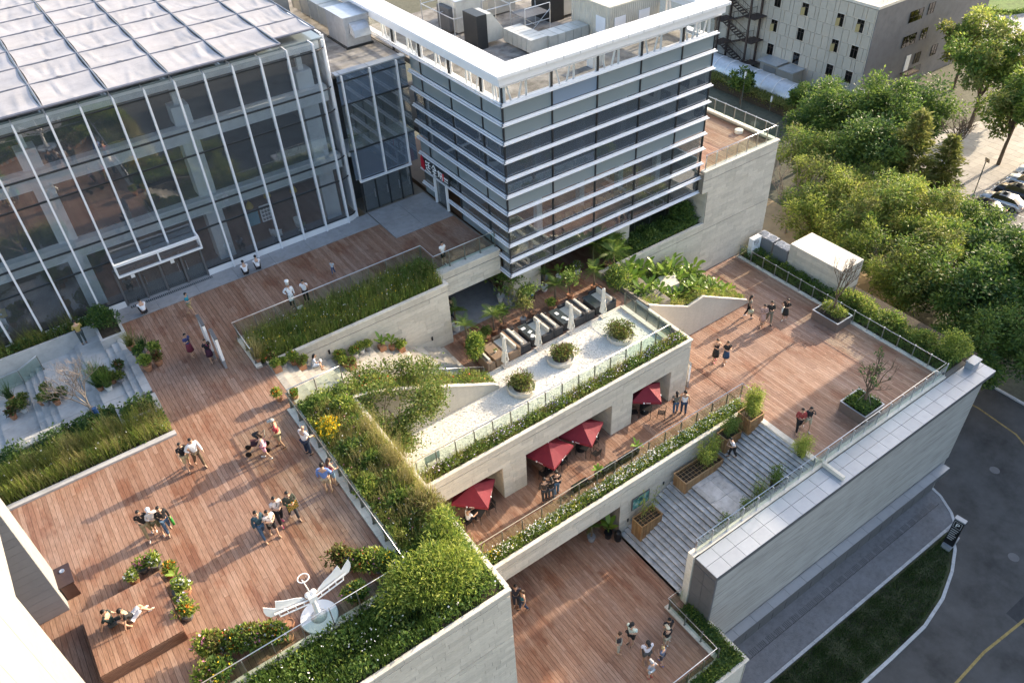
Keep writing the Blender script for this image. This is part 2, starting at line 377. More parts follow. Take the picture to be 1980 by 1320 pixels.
LEAF_O = leaf_mat('olive_leaf', [(.070,.095,.024), (.12,.15,.036), (.19,.21,.056), (.27,.27,.09)], .42)
LEAF_S = leaf_mat('straw_grass', [(.16,.15,.05), (.24,.22,.075), (.31,.28,.11), (.38,.33,.16)], .4)
LEAF_B = leaf_mat('broad_glossy_leaf', [(0.043,0.103,0.022), (0.080,0.172,0.027), (0.145,0.248,0.037), (0.275,0.359,0.062)], .35, .28)
LEAF_R = leaf_mat('reddish_leaf', [(.10,.03,.02), (.16,.05,.03), (.12,.08,.03), (.10,.11,.03)], .3)
FLW_Y = plain((.75,.50,.02), .6, name='yellow_petal'); FLW_W = plain((.75,.74,.72), .6, name='white_petal')
FLW_P = plain((.70,.25,.42), .6, name='pink_petal'); FLW_R = plain((.62,.09,.03), .6, name='red_petal'); FLW_O = plain((.80,.25,.03), .6, name='orange_petal'); FLW_V = plain((.45,.36,.60), .6, name='lilac_petal')
BARK = mat('bark', (.13,.095,.065), .9, var=.25, scale=8, bump=.6, bscale=30)
BARKG = mat('grey_bark', (.25,.21,.18), .9, var=.2, scale=8, bump=.5, bscale=30)
TERRA = mat('terracotta', (.36,.18,.10), .8, var=.12, scale=6)
GREYPOT = mat('grey_pot', (.25,.25,.26), .75, var=.15, scale=6)
WHITEPOT = mat('white_glazed_pot', (.66,.65,.62), .4, var=.05)
WICKERD = mat('charcoal_wicker', (.045,.045,.048), .8, var=.25, scale=30, bump=.6, bscale=90)
WICKERB = mat('brown_wicker', (.24,.165,.11), .8, var=.2, scale=30, bump=.6, bscale=90)
CUSH = mat('cream_cushion', (.66,.60,.50), .9, var=.05, scale=6, bump=.1)
CANVAS = mat('cream_canvas', (.70,.66,.58), .85, var=.06, scale=5, bump=.1)
REDC = mat('dark_red_canvas', (.165,.012,.024), .75, var=.12, scale=3)
BLACKM = mat('black_metal', (.02,.02,.022), .45, var=.1, metal=.4)
WHITEG = mat('white_gloss', (.78,.78,.78), .3, var=.02)
FARW = mat('far_building_panel', (.44,.40,.34), .8, var=.05, scale=1.5, island=.05)
FARG = mat('far_building_grey', (.145,.145,.155), .85, var=.10, scale=1.0, dirt=.15)
FARF = mat('far_panel_frame', (.60,.55,.48), .8)
RUST = mat('rusty_steel', (.07,.05,.042), .8, var=.3, scale=3)
G_RAIL = glass_mat('green_tinted_glass', (.86,.93,.90), .8, .03)
G_HALL = glass_mat('hall_glazing', (.84,.87,.89), 1.0, .10, film=(.42,.47,.52), film_fac=.055)
G_DARK = glass_mat('tower_glazing', (.68,.74,.76), .95, .14, film=(.38,.43,.46), film_fac=.08)
G_DEEP = glass_mat('deep_tower_glazing', (.36,.42,.46), .95, .13, film=(.26,.31,.38), film_fac=.2)
G_FROST = glass_mat('fritted_glazing', (.4,.45,.45), .9, .08, .06, film=(.235,.28,.30), film_fac=.8)
G_FROSTB = glass_mat('blue_fritted_glazing', (.4,.45,.5), .9, .08, .06, film=(.22,.28,.37), film_fac=.85)
G_LINK = glass_mat('blue_grey_glazing', (.45,.52,.58), .9, .10, .01, film=(.17,.22,.29), film_fac=.5)
G_CLEAR = glass_mat('clear_glazing', (.95,.96,.95), .8, .03)
G_FAR = glass_mat('far_window_glass', (.05,.055,.06), .8, .08, .05)
# ------------------------------------------------------------------ ground and streets
ZG = -20.5
g = MB(); g.box(-700, 900, -700, 900, ZG-1, ZG-.03); struct('ground', g, GROUND)
def sheet(name, poly, z, m, th=.02):
    b = MB(); b.prism(poly, z-th, z); return struct(name, b, m)
road = [(10, -60), (70, -60), (70, 3), (59.4, 13), (59.4, 32), (46.2, 32), (46.0, 15.5), (45.2, 12.6), (43.6, 11.2), (42.4, 10.2), (40.6, 9.3),
        (38.3, 8.5), (35.6, 8.05), (32, 8.0), (20, 8.0), (10, 8.0)]
sheet('road', road, ZG, ASPH)
pv = [(12, 11.7), (44.3, 11.7), (44.9, 12.3), (45.6, 13.6), (45.9, 15.0), (45.9, 22), (20, 22), (20, 14), (12, 14)]
sheet('pavement', pv, ZG+.14, COBBLE, .16)
lawn_poly = [(10, 8.2), (32, 8.2), (35.6, 8.25), (38.2, 8.7), (40.5, 9.5), (42.3, 10.4), (43.2, 11.2), (43.2, 11.45), (10, 11.45)]
sheet('lawn', lawn_poly, ZG+.13, LAWN, .15)
def kerb_run(name, pts, z0, z1, w=.16, L=.8):
    """kerb of separate stones along a line"""
    root = MB(); root.box(pts[0][0]-.05, pts[0][0]+.05, pts[0][1]-.05, pts[0][1]+.05, z0-.1, z0-.02)
    r = struct(name, root, KERB)
    me = unit(KERB, 'kerb_stone')
    for (xa, ya), (xb, yb) in zip(pts[:-1], pts[1:]):
        d = math.hypot(xb-xa, yb-ya); n = max(1, round(d/L)); an = math.atan2(yb-ya, xb-xa)
        for i in range(n):
            t = (i+.5)/n; p = (xa+(xb-xa)*t, ya+(yb-ya)*t, (z0+z1)/2)
            if not in_view(p): continue
            o = bpy.data.objects.new('kerb_stone', me); C.objects.link(o); o.parent = r
            o.location = p; o.rotation_euler = (0, 0, an); o.scale = (d/n-.015, w, z1-z0)
    return r
kerb_run('kerb', [(24, 8.1), (32, 8.08), (35.6, 8.14), (38.25, 8.6), (40.55, 9.4), (42.35, 10.3), (43.35, 11.15), (43.45, 11.6)], ZG, ZG+.17, .2, .75)
kerb_run('kerb', [(22, 11.58), (44.3, 11.58), (44.95, 12.25), (45.7, 13.6), (46.0, 15.0), (46.0, 18)], ZG, ZG+.17, .2, 1.0)
kerb_run('kerb', [(59.5, 2), (59.5, 13), (59.5, 32)], ZG, ZG+.15, .2, 1.0)
def stripe(name, pts, w, z, m):
    b = MB()
    L = []; Rr = []
    for i, p in enumerate(pts):
        a = pts[max(i-1, 0)]; c = pts[min(i+1, len(pts)-1)]
        d = Vector((c[0]-a[0], c[1]-a[1])).normalized(); nn = Vector((-d.y, d.x))*w/2
        L.append((p[0]+nn.x, p[1]+nn.y, z)); Rr.append((p[0]-nn.x, p[1]-nn.y, z))
    n = len(pts); b.add(L+Rr, [(i, i+1, n+i+1, n+i) for i in range(n-1)])
    return struct(name, b, m)
stripe('lane_marking', [(20, 3.2), (30, 4.7), (37, 4.95), (42, 4.6), (47, 5.2), (51, 7.4), (54.2, 10.4), (55.9, 13.6), (56.3, 17), (55.8, 21), (54.6, 25)], .16, ZG+.006, YELLOW)
for i, (x0, x1, y0, y1) in enumerate([(40.5, 43.2, 4.2, 5.6), (50, 52.2, 16, 19.5)]):
    sheet('asphalt_patch', [(x0, y0), (x1, y0+.2), (x1, y1), (x0+.1, y1)], ZG+.004, mat('asphalt_repair_%s' % 'ab'[i], (.045,.045,.047), .9, var=.2, scale=2, bump=.4, bscale=90), .003)
for i, (x, y) in enumerate([(45.0, 7.6), (51.2, 12.6)]):
    b = MB(); b.lathe((x, y, ZG), [(.36, 0), (.36, .008), (.30, .009), (.29, .004)], 20); tag(b.build('manhole_cover', DARKP, None), ['iron manhole cover in the road beside the lawn tip', 'iron manhole cover in the road below the far coping corner'][i], 'manhole cover')
# channel gratings in the pavement
gr = MB(); gr.box(22, 45, 13.2, 13.24, ZG+.12, ZG+.143); gs = struct('drain_channel', gr, DARKF)
B = []
x = 22.2
while x < 44.6:
    for k in range(5): B.append((x+.13*k, 13.42, ZG+.146, .06, .42, .012))
    x += .78
pieces('grating_bar', B, DARKP, gs, 300)

# ------------------------------------------------------------------ solid masses of the terraced building
body = thing('terraced_building', 'stepped limestone podium building carrying the timber decks and gardens', 'building', (0, 15, -20.5))
def mass(x0, x1, y0, y1, z0, z1, m=LIMEC, name='wall_core'):
    b = MB(); b.box(x0, x1, y0, y1, z0, z1); return b.build(name, m, body)
mass(-14, 6.55, 15.25, 31.98, -20.5, -.05)
mass(6.55, 9.02, 15.25, 30.15, -20.5, -.25)
mass(1.06, 6.55, 31.98, 44.0, -20.5, -.05)
mass(6.55, 17.82, 34.08, 44.0, -4.6, -.05)
mass(17.82, 22.45, 35.15, 48, -1.7, -.05)
mass(9.02, 29.35, 25.02, 34.08, -6.1, -4.45)
mass(17.82, 31.4, 34.08, 50, -6.1, -4.45)
mass(9.02, 31.5, 21.5, 33.7, -10.35, -8.75)
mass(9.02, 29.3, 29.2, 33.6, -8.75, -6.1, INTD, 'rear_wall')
mass(20.95, 31.5, 21.5, 33.7, -20.5, -10.35)
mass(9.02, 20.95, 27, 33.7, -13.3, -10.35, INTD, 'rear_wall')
mass(31.5, 45.9, 15.62, 33.68, -20.5, -8.75)
mass(21.0, 46.0, 14.35, 15.62, -20.5, -9.05, TRAV, 'street_wall')
mass(9.02, 20.98, 11.4, 27, -20.5, -13.26)
mass(29.35, 39.25, 33.72, 52, -20.5, -4.45)
mass(39.25, 46.25, 33.68, 52, -20.5, -.05)
mass(38.68, 39.25, 33.68, 36, -1.5, -.05)
mass(29.35, 31.5, 28.95, 33.72, -8.75, -4.5)
mass(20.98, 21.04, 14.35, 16, -20.5, -8.8)

# ------------------------------------------------------------------ timber decks
def deck(name, x0, x1, y0, y1, z, w=.2, axis='Y', holes=(), extra=()):
    b = MB(); b.box(x0+.03, x1-.03, y0+.03, y1-.03, z-.045, z-.034)
    for e in extra: b.box(e[0]+.03, e[1]-.03, e[2]+.03, e[3]-.03, z-.045, z-.034)
    o = struct(name, b, DECKD)
    B = plank_boxes(x0, x1, y0, y1, z, w, axis=axis, holes=holes)
    for e in extra: B += plank_boxes(*e, z, w, axis=axis, holes=holes)
    pieces('plank', B, DECK, o); return o
deck('main_deck', -9.0, 1.0, 18.02, 31.9, 0, extra=[(1.0, 6.05, 18.02, 42.6), (6.05, 6.6, 30.25, 34.0), (6.05, 17.95, 37.1, 42.6), (17.95, 22.3, 35.75, 40.4)])
deck('cafe_deck', 17.1, 29.3, 30.25, 34.6, -4.4, extra=[(23.2, 31.4, 34.6, 37.5)])
deck('walkway_deck', 9.2, 31.5, 22.45, 29.0, -8.7)
deck('terrace_deck', 31.55, 43.35, 16.1, 33.6, -8.7)
deck('plaza_deck', 9.2, 20.95, 12.35, 26.9, -13.2)
deck('roof_terrace_deck', 38.9, 46.0, 33.95, 48, 0)
# paved aprons
def slabs(name, x0, x1, y0, y1, z, sx, sy, m, th=.04, gap=.012, cap=300):
    b = MB(); b.box(x0+.01, x1-.01, y0+.01, y1-.01, z-.09, z-.045); o = struct(name, b, LIMEC)
    nx = max(1, round((x1-x0)/sx)); ny = max(1, round((y1-y0)/sy)); dx = (x1-x0)/nx; dy = (y1-y0)/ny
    pieces('slab', [(x0+(i+.5)*dx, y0+(j+.5)*dy, z-th/2+random.uniform(-.002, .002), dx-gap, dy-gap, th) for i in range(nx) for j in range(ny)], m, o, cap)
    return o
slabs('hall_apron', 1.05, 17.9, 42.6, 44.30, .02, 2.4, 1.7, PAVE)
slabs('hall_apron', 17.97, 22.3, 40.4, 44.35, .015, 2.2, 2.0, PAVE)
b = MB(); b.box(17.85, 23.15, 34.62, 48, -4.44, -4.405); struct('lobby_floor', b, PAVE)
b = MB(); b.box(9.1, 28.4, 26.0, 30.23, -4.46, -4.42); struct('gravel_bed', b, GRAVEL)
# raked ridges and stones on the gravel
n = 5200
px = rng.uniform(9.3, 28.3, n); py = rng.uniform(26.1, 30.15, n); sz = rng.uniform(.015, .05, n)
pieces_m = boxes_mesh('gravel_stones', np.stack([px, py, np.full(n, -4.415), sz*1.6, sz, sz*.9], 1), GRAVEL)
o = link('gravel_stones', pieces_m); o['kind'] = 'stuff'; o['label'] = 'loose white stones scattered over the gravel bed'
b = MB(); b.box(9.1, 28.4, 30.23, 30.33, -4.46, -4.36); struct('gravel_edging', b, COPE)

# ------------------------------------------------------------------ limestone faced walls with coping stones
def wall_thing(label, faces, copes, cat='wall', core=None, m=LIME, cm=COPE, name='retaining_wall', ch=.3, loc=None, capn=300, cz=None):
    c0 = copes[0] if copes else faces[0]
    t = thing(name, label, cat, loc or (faces[0][2], faces[0][1], faces[0][4]) if faces and faces[0][0] == 'x' else loc or (0, 0, 0))
    B = []
    for f in faces: B += stone_boxes(f[0], f[1], f[2], f[3], f[4], f[5], ch, skip=f[6] if len(f) > 6 else ())
    if B: pieces('stone', B, m, t, capn)
    K = []
    for (x0, x1, y0, y1, z0, z1) in copes:
        ax = (x1-x0) > (y1-y0); L = (x1-x0) if ax else (y1-y0); k = max(1, round(L/1.2)); d = L/k
        for i in range(k):
            K.append((x0+(i+.5)*d, (y0+y1)/2, (z0+z1)/2, d-.01, y1-y0, z1-z0) if ax else ((x0+x1)/2, y0+(i+.5)*d, (z0+z1)/2, x1-x0, d-.01, z1-z0))
    if K: pieces('coping_stone', K, cm, t)
    return t
# front garden wall at the bottom of the picture: two dark shadow joints split the coursing
wall_thing('tall front garden wall of coursed pale limestone below the yellow green shrub',
           [('x', 15.235, -14, 9.14, -13.2, -3.47), ('x', 15.235, -14, 9.14, -3.43, -.43), ('x', 15.235, -14, 9.14, -.39, .02),
            ('y', 9.13, 15.25, 30.1, -8.7, -.1)],
           [(-14, 9.16, 15.12, 15.32, .03, .12), (8.98, 9.18, 15.33, 28.8, .03, .12)])
# planter wall along the stairs with its sloping neighbour
wall_thing('long limestone wall of the grass planter beside the descending steps',
           [('x', 34.06, 6.6, 17.85, -4.4, -.46), ('x', 34.06, 6.6, 17.85, -.42, .0), ('y', 17.87, 34.1, 36.9, -4.4, .0)],
           [(6.6, 17.95, 33.98, 34.2, .01, .1), (17.72, 17.95, 34.21, 36.9, .01, .1)])
wall_thing('limestone bridge beam spanning from the grass planter to the glass tower',
           [('x', 35.12, 17.98, 22.35, -1.7, -.46), ('x', 35.12, 17.98, 22.35, -.42, .0)],
           [(17.98, 22.38, 35.05, 35.75, .01, .09)], name='bridge_wall')
# gravel terrace front with its piers
wall_thing('deep limestone fascia under the white gravel terrace, above the red parasols',
           [('x', 25.0, 9.16, 29.45, -6.1, -4.86), ('x', 25.0, 9.16, 29.45, -4.82, -4.32), ('y', 29.43, 25.0, 28.85, -8.7, -4.86), ('y', 29.43, 25.0, 28.85, -4.82, -4.32)],
           [(9.18, 29.5, 24.9, 25.12, -4.31, -4.22), (29.28, 29.5, 25.13, 30.0, -4.31, -4.22), (28.2, 28.5, 26.0, 30.2, -4.44, -4.28)], name='terrace_wall')
for k, (xa, xb) in enumerate([(15.18, 16.78), (23.14, 24.78), (27.95, 29.44)]):
    t = thing('stone_pier', ['limestone pier between the leftmost parasol and the pair of parasols', 'limestone pier between the pair of parasols and the last parasol',
              'limestone pier at the terrace corner beside the walking couple'][k], 'pier', ((xa+xb)/2, 25.6, -8.7), group='piers under the gravel terrace')
    mb = MB(); mb.box(xa+.03, xb-.03, 25.03, 26.8, -8.7, -6.1); mb.build('pier_core', LIMEC, t)
    pieces('stone', stone_boxes('x', 25.0, xa, xb, -8.7, -6.1, .33)+stone_boxes('y', xa+.015, 25.03, 26.8, -8.7, -6.1, .33), LIME, t)
# walkway front beam and stair side wall
wall_thing('long limestone beam below the flowering planter of the walkway, over the plaza opening',
           [('x', 21.46, 9.16, 31.5, -9.2, -8.68), ('x', 21.46, 9.16, 20.93, -10.35, -9.24), ('x', 21.46, 20.93, 31.5, -13.2, -9.24)],
           [(9.2, 31.6, 21.36, 21.6, -8.67, -8.58)], name='walkway_wall')
# tall block with the roof terrace
wall_thing('high pale limestone wall of the roof terrace block behind the terrace deck',
           [('x', 33.66, 38.7, 46.3, -.5, .18), ('x', 33.66, 38.7, 46.3, -1.5, -.54), ('x', 33.66, 39.27, 46.3, -4.7, -1.5), ('x', 33.66, 39.27, 46.3, -8.7, -4.74), ('y', 39.22, 33.68, 37, -4.2, -1.5),
            ('x', 33.66, 29.4, 39.27, -4.7, -4.18), ('x', 33.66, 29.4, 39.27, -8.7, -4.74), ('y', 46.28, 33.7, 50, -20, .18)],
           [(38.62, 46.35, 33.55, 33.95, .19, .3), (46.0, 46.35, 33.96, 48, .19, .3), (29.4, 39.24, 33.58, 33.85, -4.17, -4.08)], name='block_wall')
# street side: parapet coping of metal panels, canopy ledge and shopfront below
t = thing('street_facade', 'grey metal coping and travertine street wall of the terrace with canopy ledge below', 'facade', (21, 14.2, -20.5))
K = []
nx = 23; d = (46.6-20.95)/nx
for i in range(nx):
    for (ya, yb) in ((14.05, 14.83), (14.85, 15.56)): K.append((20.95+(i+.5)*d, (ya+yb)/2, -8.72, d-.02, yb-ya, .04))
pieces('coping_panel', K, METALP, t)
b = MB(); b.box(20.95, 46.6, 14.06, 15.56, -9.1, -8.76); b.build('coping_fascia', DARKP, t)
for i in range(2):
    b = MB()
    za = [-13.2, -11.7, -10.2, -9.12]
    for j in range(3): b.box(20.92, 20.98, (14.08, 14.84)[i], (14.82, 15.54)[i], za[j]+.015, za[j+1]-.015)
    for _ in range(1): b.build('end_panel', DARKP, t)
b = MB(); b.box(20.93, 21.05, 14.04, 14.3, -17.0, -9.1); b.build('edge_trim', DARKP, t)
b = MB(); b.box(21.0, 46.05, 14.3, 14.36, -17.0, -9.12); b.build('travertine_face', TRAV, t)
K = []; nx = 16; d = (45.3-20.8)/nx
for i in range(nx):
    K.append((20.8+(i+.5)*d, 13.93, -17.06, d-.02, .50, .05)); K.append((20.8+(i+.5)*d, 14.24, -17.09, d-.02, .1, .05))
pieces('ledge_panel', K, METALP, t)
b = MB(); b.box(20.8, 45.3, 13.66, 14.3, -17.5, -17.1); b.build('ledge_fascia', DARKP, t)
K = []
for i in range(20): K.append((21.3+i*1.25, 14.30, -19.0, 1.2, .06, 2.9))
pieces('shopfront_panel', K, DARKP, t)
b = MB(); b.obox((31.36, 14.95, -8.55), (.2, 1.45, .28)); tag(b.build('coping_beam', COPE, None), 'short stone beam lying across the grey metal coping', 'beam')
b = MB(); b.box(45.35, 46.2, 15.0, 15.5, -8.69, -8.2); b.box(45.3, 46.25, 14.95, 15.55, -8.2, -8.14); tag(b.build('roof_hatch', METALP, None), 'small grey metal hatch box at the far end of the coping', 'hatch')
# plaza planter walls
wall_thing('low pale planter kerb around the corner of the lower plaza', [('x', 11.32, 9, 21.0, -20.3, -13.15), ('y', 21.12, 11.3, 14.2, -20.3, -13.15)],
           [(9, 21.2, 11.22, 11.42, -13.14, -13.05), (19.75, 20.05, 12.3, 16.2, -13.14, -13.06), (9, 19.74, 12.2, 12.34, -13.14, -13.06), (20.98, 21.2, 11.43, 14.1, -13.14, -13.05)], name='planter_wall')
b = MB(); b.box(20.86, 21.3, 15.62, 16.05, -13.2, -8.62); tag(b.build('stair_pier', COPE, None), 'slim pale stone pier at the foot of the long stair railing', 'pier')

def kerb_stones(rects):
    r = MB(); r.box(rects[0][0]+.1, rects[0][0]+.2, rects[0][2]+.1, rects[0][2]+.2, rects[0][4]-.2, rects[0][4]-.1); o = struct('planter_kerb', r, COPE); K = []
    for (x0, x1, y0, y1, z0, z1) in rects:
        ax = (x1-x0) > (y1-y0); L = max(x1-x0, y1-y0); k = max(1, round(L/1.15)); d = L/k
        for i in range(k): K.append((x0+(i+.5)*d, (y0+y1)/2, (z0+z1)/2, d-.012, y1-y0, z1-z0) if ax else ((x0+x1)/2, y0+(i+.5)*d, (z0+z1)/2, x1-x0, d-.012, z1-z0))
    pieces('kerb_stone', K, COPE, o)
kerb_stones([(6.07, 6.42, 18.2, 30.15, -.06, .075), (-9, 6.42, 17.83, 18.19, -.06, .075), (6.07, 17.95, 36.9, 37.09, -.06, .09), (6.02, 6.35, 34.05, 36.88, -.06, .09),
             (43.37, 43.66, 16.05, 33.4, -8.8, -8.63), (9.2, 31.75, 22.3, 22.46, -8.8, -8.61), (9.2, 28.2, 25.92, 26.06, -4.5, -4.37)])
# ------------------------------------------------------------------ flights of steps
def steps(name, y0, y1, prof, zb, m, side=None, L=1.5):
    """prof: list of (x_start, x_end, z) treads"""
    b = MB()
    xs = [p[0] for p in prof]+[p[1] for p in prof]
    b.box(min(xs)+.05, max(xs)-.05, y0+.04, y1-.04, zb, min(p[2] for p in prof)-.06); r = struct(name, b, LIMEC)
    B = []
    for (xa, xb, z) in prof:
        n = max(1, round((y1-y0)/L)); dy = (y1-y0)/n; off = random.uniform(-.3, .3) if n > 1 else 0
        k = max(1, round(abs(xb-xa)/1.2))
        for i in range(n):
            for j in range(k):
                ya = y0 if i == 0 else y0+i*dy+off; yb = y1 if i == n-1 else y0+(i+1)*dy+off
                w = (xb-xa)/k
                zz = z+random.uniform(-.004, .004); zl = min(p[2] for p in prof)-.06
                B.append((xa+(j+.5)*w, (ya+yb)/2, zz-.03, abs(w)-.014+(.0 if k > 1 else .03), yb-ya-.016, .06))
    pieces('step_stone', B, m, r)
    zl = min(p[2] for p in prof)-.06; K = []
    for (xa, xb, z) in prof: K.append(((xa+xb)/2, (y0+y1)/2, (max(zl, z-.5)+z-.06)/2, abs(xb-xa)-.035, y1-y0-.06, z-.062-max(zl, z-.5)))
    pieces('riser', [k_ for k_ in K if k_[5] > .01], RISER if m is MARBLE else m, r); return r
P = [(6.62+.336*i, 6.62+.336*(i+1), -.16*(i+1)+.16) for i in range(11)]+[(10.32, 12.4, -1.76)]+[(12.4+.294*i, 12.4+.294*(i+1), -1.76-.165*(i+1)) for i in range(16)]
steps('garden_stairs', 30.25, 34.03, P, -4.45, MARBLEW)
lo = 16; P = [(21.05+.30*i, 21.05+.30*(i+1), -13.2+.153*(i+1)) for i in range(lo)]
xl = 21.05+.3*lo; zl = -13.2+.153*lo; P += [(xl, xl+1.9, zl)]
hi = 14; P += [(xl+1.9+.272*i, xl+1.9+.272*(i+1), zl+.1475*(i+1)) for i in range(hi)]
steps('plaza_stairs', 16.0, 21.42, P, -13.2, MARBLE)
STAIR = P
b = MB(); b.box(31.2, 31.56, 16.02, 21.42, -8.9, -8.68); struct('stair_nosing', b, COPE)
b = MB(); b.box(21.0, 31.5, 15.62, 15.98, -13.2, -8.68); b.box(31.5, 43.5, 15.62, 15.98, -8.9, -8.62); o = struct('stair_kerb', b, COPE)
P = [(.62, 1.02, -.0)]+[(.62-.36*(i+1), .62-.36*i, -.15*(i+1)) for i in range(2)]+[(-1.31, -.1, -.45)]+[(-1.51, -1.31, -.6), (-1.87, -1.51, -.75), (-3.4, -1.87, -.9)]
P += [(-3.4-.36*(i+1), -3.4-.36*i, -.9-.15*(i+1)) for i in range(3)]+[(-6.2, -4.48, -1.5)]+[(-6.2-.36*(i+1), -6.2-.36*i, -1.5-.15*(i+1)) for i in range(8)]
steps('court_stairs', 35.9, 43.25, [(a, b_, c) for a, b_, c in P], -3.2, GRANITE, L=.9)
b = MB(); b.box(-14, -6, 36, 44, -4, -3); struct('court_floor', b, GRANITE)
# ------------------------------------------------------------------ glass railings: handrail, posts and panes are parts
def railing(label, pts, h=1.05, sp=1.15, side=1, post=POSTM, tube=STEEL, group='glass railings', cat='railing', lift=.0, off=.09):
    """pts (x, y, z of foot); side = +1/-1 puts the handrail left/right of the running direction"""
    t = thing('glass_railing', label, cat, pts[0], group=group)
    top = []
    for i, (a, c) in enumerate(zip(pts[:-1], pts[1:])):
        a = Vector(a); c = Vector(c); d = c-a; L = d.length; u = d.normalized(); hz = Vector((u.x, u.y, 0)).normalized()
        nrm = Vector((-hz.y, hz.x, 0))*side
        n = max(1, round(L/sp)); an = math.atan2(hz.y, hz.x)
        for k in range(n+1):
            if k == n and i < len(pts)-2: continue
            p = a+d*(k/n)
            if not in_view(p): continue
            mb = MB(); mb.obox((p.x, p.y, p.z+h/2), (.035, .09, h), an)
            mb.obox((p.x+nrm.x*off/2, p.y+nrm.y*off/2, p.z+h-.03), (.03, off, .03), an)
            mb.obox((p.x, p.y, p.z+.012), (.10, .14, .022), an)
            mb.build('post', post, t)
        for k in range(n):
            p = a+d*((k+.03)/n); q = a+d*((k+.97)/n)
            if not (in_view(p) or in_view(q)): continue
            w = Vector((-hz.y, hz.x, 0))*.008
            o3 = -nrm*.03
            mb = MB(); zb, zt = .09, h-.02
            v = []
            for s_ in (-1, 1):
                for (pt, z) in ((p, zb), (q, zb), (q, zt), (p, zt)): v.append((pt.x+w.x*s_+o3.x, pt.y+w.y*s_+o3.y, pt.z+z))
            mb.add(v, [(0,1,2,3),(7,6,5,4),(0,4,5,1),(1,5,6,2),(2,6,7,3),(3,7,4,0)])
            mb.build('glass_pane', G_RAIL, t)
        ins = nrm*off
        top += [(a+ins+Vector((0, 0, h)), c+ins+Vector((0, 0, h)))]
    # join the runs at their corners
    line = [top[0][0]]
    for (a, b1), (a2, b2) in zip(top[:-1], top[1:]):
        d1 = (b1-a); d2 = (b2-a2); cr = d1.x*d2.y-d1.y*d2.x
        if abs(cr) > 1e-3:
            s_ = ((a2.x-a.x)*d2.y-(a2.y-a.y)*d2.x)/cr; line.append(a+d1*s_)
        else: line.append(b1)
    line.append(top[-1][1])
    mb = MB(); mb.tube(line, .026, 8); mb.build('handrail', tube, t, smooth=True)
    return t
railing('glass railing in front of the grass planter on the upper deck, turning along the bridge', [(6.15, 34.4, .1), (6.15, 37.02, .1), (17.88, 37.02, .1), (17.88, 35.5, .1), (22.3, 35.5, .1)], side=1)
railing('glass railing round the garden bed where the bald man in white leans', [(6.3, 30.1, .08), (6.3, 18.0, .08), (-5.2, 18.0, .08)], side=-1)
railing('sloping glass railing between the descending steps and the garden bed', [(6.35, 30.18, .08), (9.2, 30.18, .08)], side=1)
railing('glass railing with bright rail running down beside the lower stair flight', [(13.0, 30.18, -2.3), (17.6, 30.18, -4.65)], side=1, h=.98)
railing('glass railing with dark posts along the flower edge of the white gravel', [(9.4, 26.0, -4.38), (28.55, 26.0, -4.38), (28.55, 30.15, -4.38)], side=1, sp=1.17)
railing('glass railing of the walkway above the flowering planter, ending at the terrace steps', [(9.3, 22.42, -8.6), (31.8, 22.42, -8.6), (31.8, 21.7, -8.6)], side=1, sp=1.3)
railing('long glass railing above the grey coping beside the plaza stairs and terrace', [(21.15, 15.8, -8.66), (43.5, 15.8, -8.62), (43.5, 33.3, -8.62)], side=1, sp=1.2, tube=STEEL, post=STEEL)
railing('glass railing round the planted corner of the lower plaza', [(20.95, 15.95, -13.08), (19.88, 15.95, -13.08), (19.88, 12.28, -13.08), (12, 12.28, -13.08)], side=-1, sp=1.2)
railing('glass railing with pale posts round the roof terrace beside the tower', [(38.95, 33.85, .28), (46.15, 33.85, .28), (46.15, 47, .28)], side=1, sp=1.05, post=STEEL)
railing('frosted glass stair railing of the shaded stone court, by the front parapet', [(-3.35, 36.4, -.9), (-4.5, 36.6, -1.45), (-6.1, 36.6, -1.5), (-8.5, 36.6, -2.4)], side=1, h=.95)
railing('frosted glass stair railing of the shaded stone court, below the hall glazing', [(-3.35, 42.6, -.9), (-4.5, 42.75, -1.45), (-6.1, 42.75, -1.5), (-8.5, 42.75, -2.4)], side=-1, h=.95)
railing('low glass screen in front of the cafe seats in the niche under the tower', [(31.5, 36.0, -4.3), (39.1, 36.0, -4.3)], side=1, sp=1.6)
# ------------------------------------------------------------------ glass hall with the sail roof
hall = thing('glass_hall', 'large glass walled hall with white mullions under a roof of pale stretched sails', 'building', (0, 44.15, 0))
YF = 44.15
mx = [0.58+1.584*k for k in range(-8, 11)]            # mullion lines up to the rounded corner
ZT = [.45, 3.1, 4.5, 7.6, 9.0, 11.35]
def arc(a, r=1.05): return (16.42+r*math.sin(a), 45.2-r*math.cos(a))
CORN = [arc(math.radians(x)) for x in (0, 15, 30, 45, 60, 75, 90)]
ENT = (1.95, 6.95)
for x in mx:
    if not (in_view((x, YF, 6), 150) or in_view((x, YF, 1), 150) or in_view((x, YF, 11), 150)): continue
    z0 = .0
    if 2.3 < x < 6.8: z0 = 3.1
    elif ENT[0] < x < ENT[1]: z0 = 2.5
    b = MB(); b.box(x-.05, x+.05, YF-.17, YF+.1, z0, 11.8)
    b.box(x-.03, x+.03, YF-.14, YF+.6, 11.8, 11.88); b.build('mullion', MULL, hall)
for a in (45, 90):
    c = arc(math.radians(a), 1.09); b = MB(); b.obox((c[0], c[1], 5.9), (.08, .2, 11.8), math.radians(a)); b.build('mullion', MULL, hall)
b = MB(); b.box(17.40, 17.52, 45.25, 50, 0, 11.9); b.build('mullion', MULL, hall)
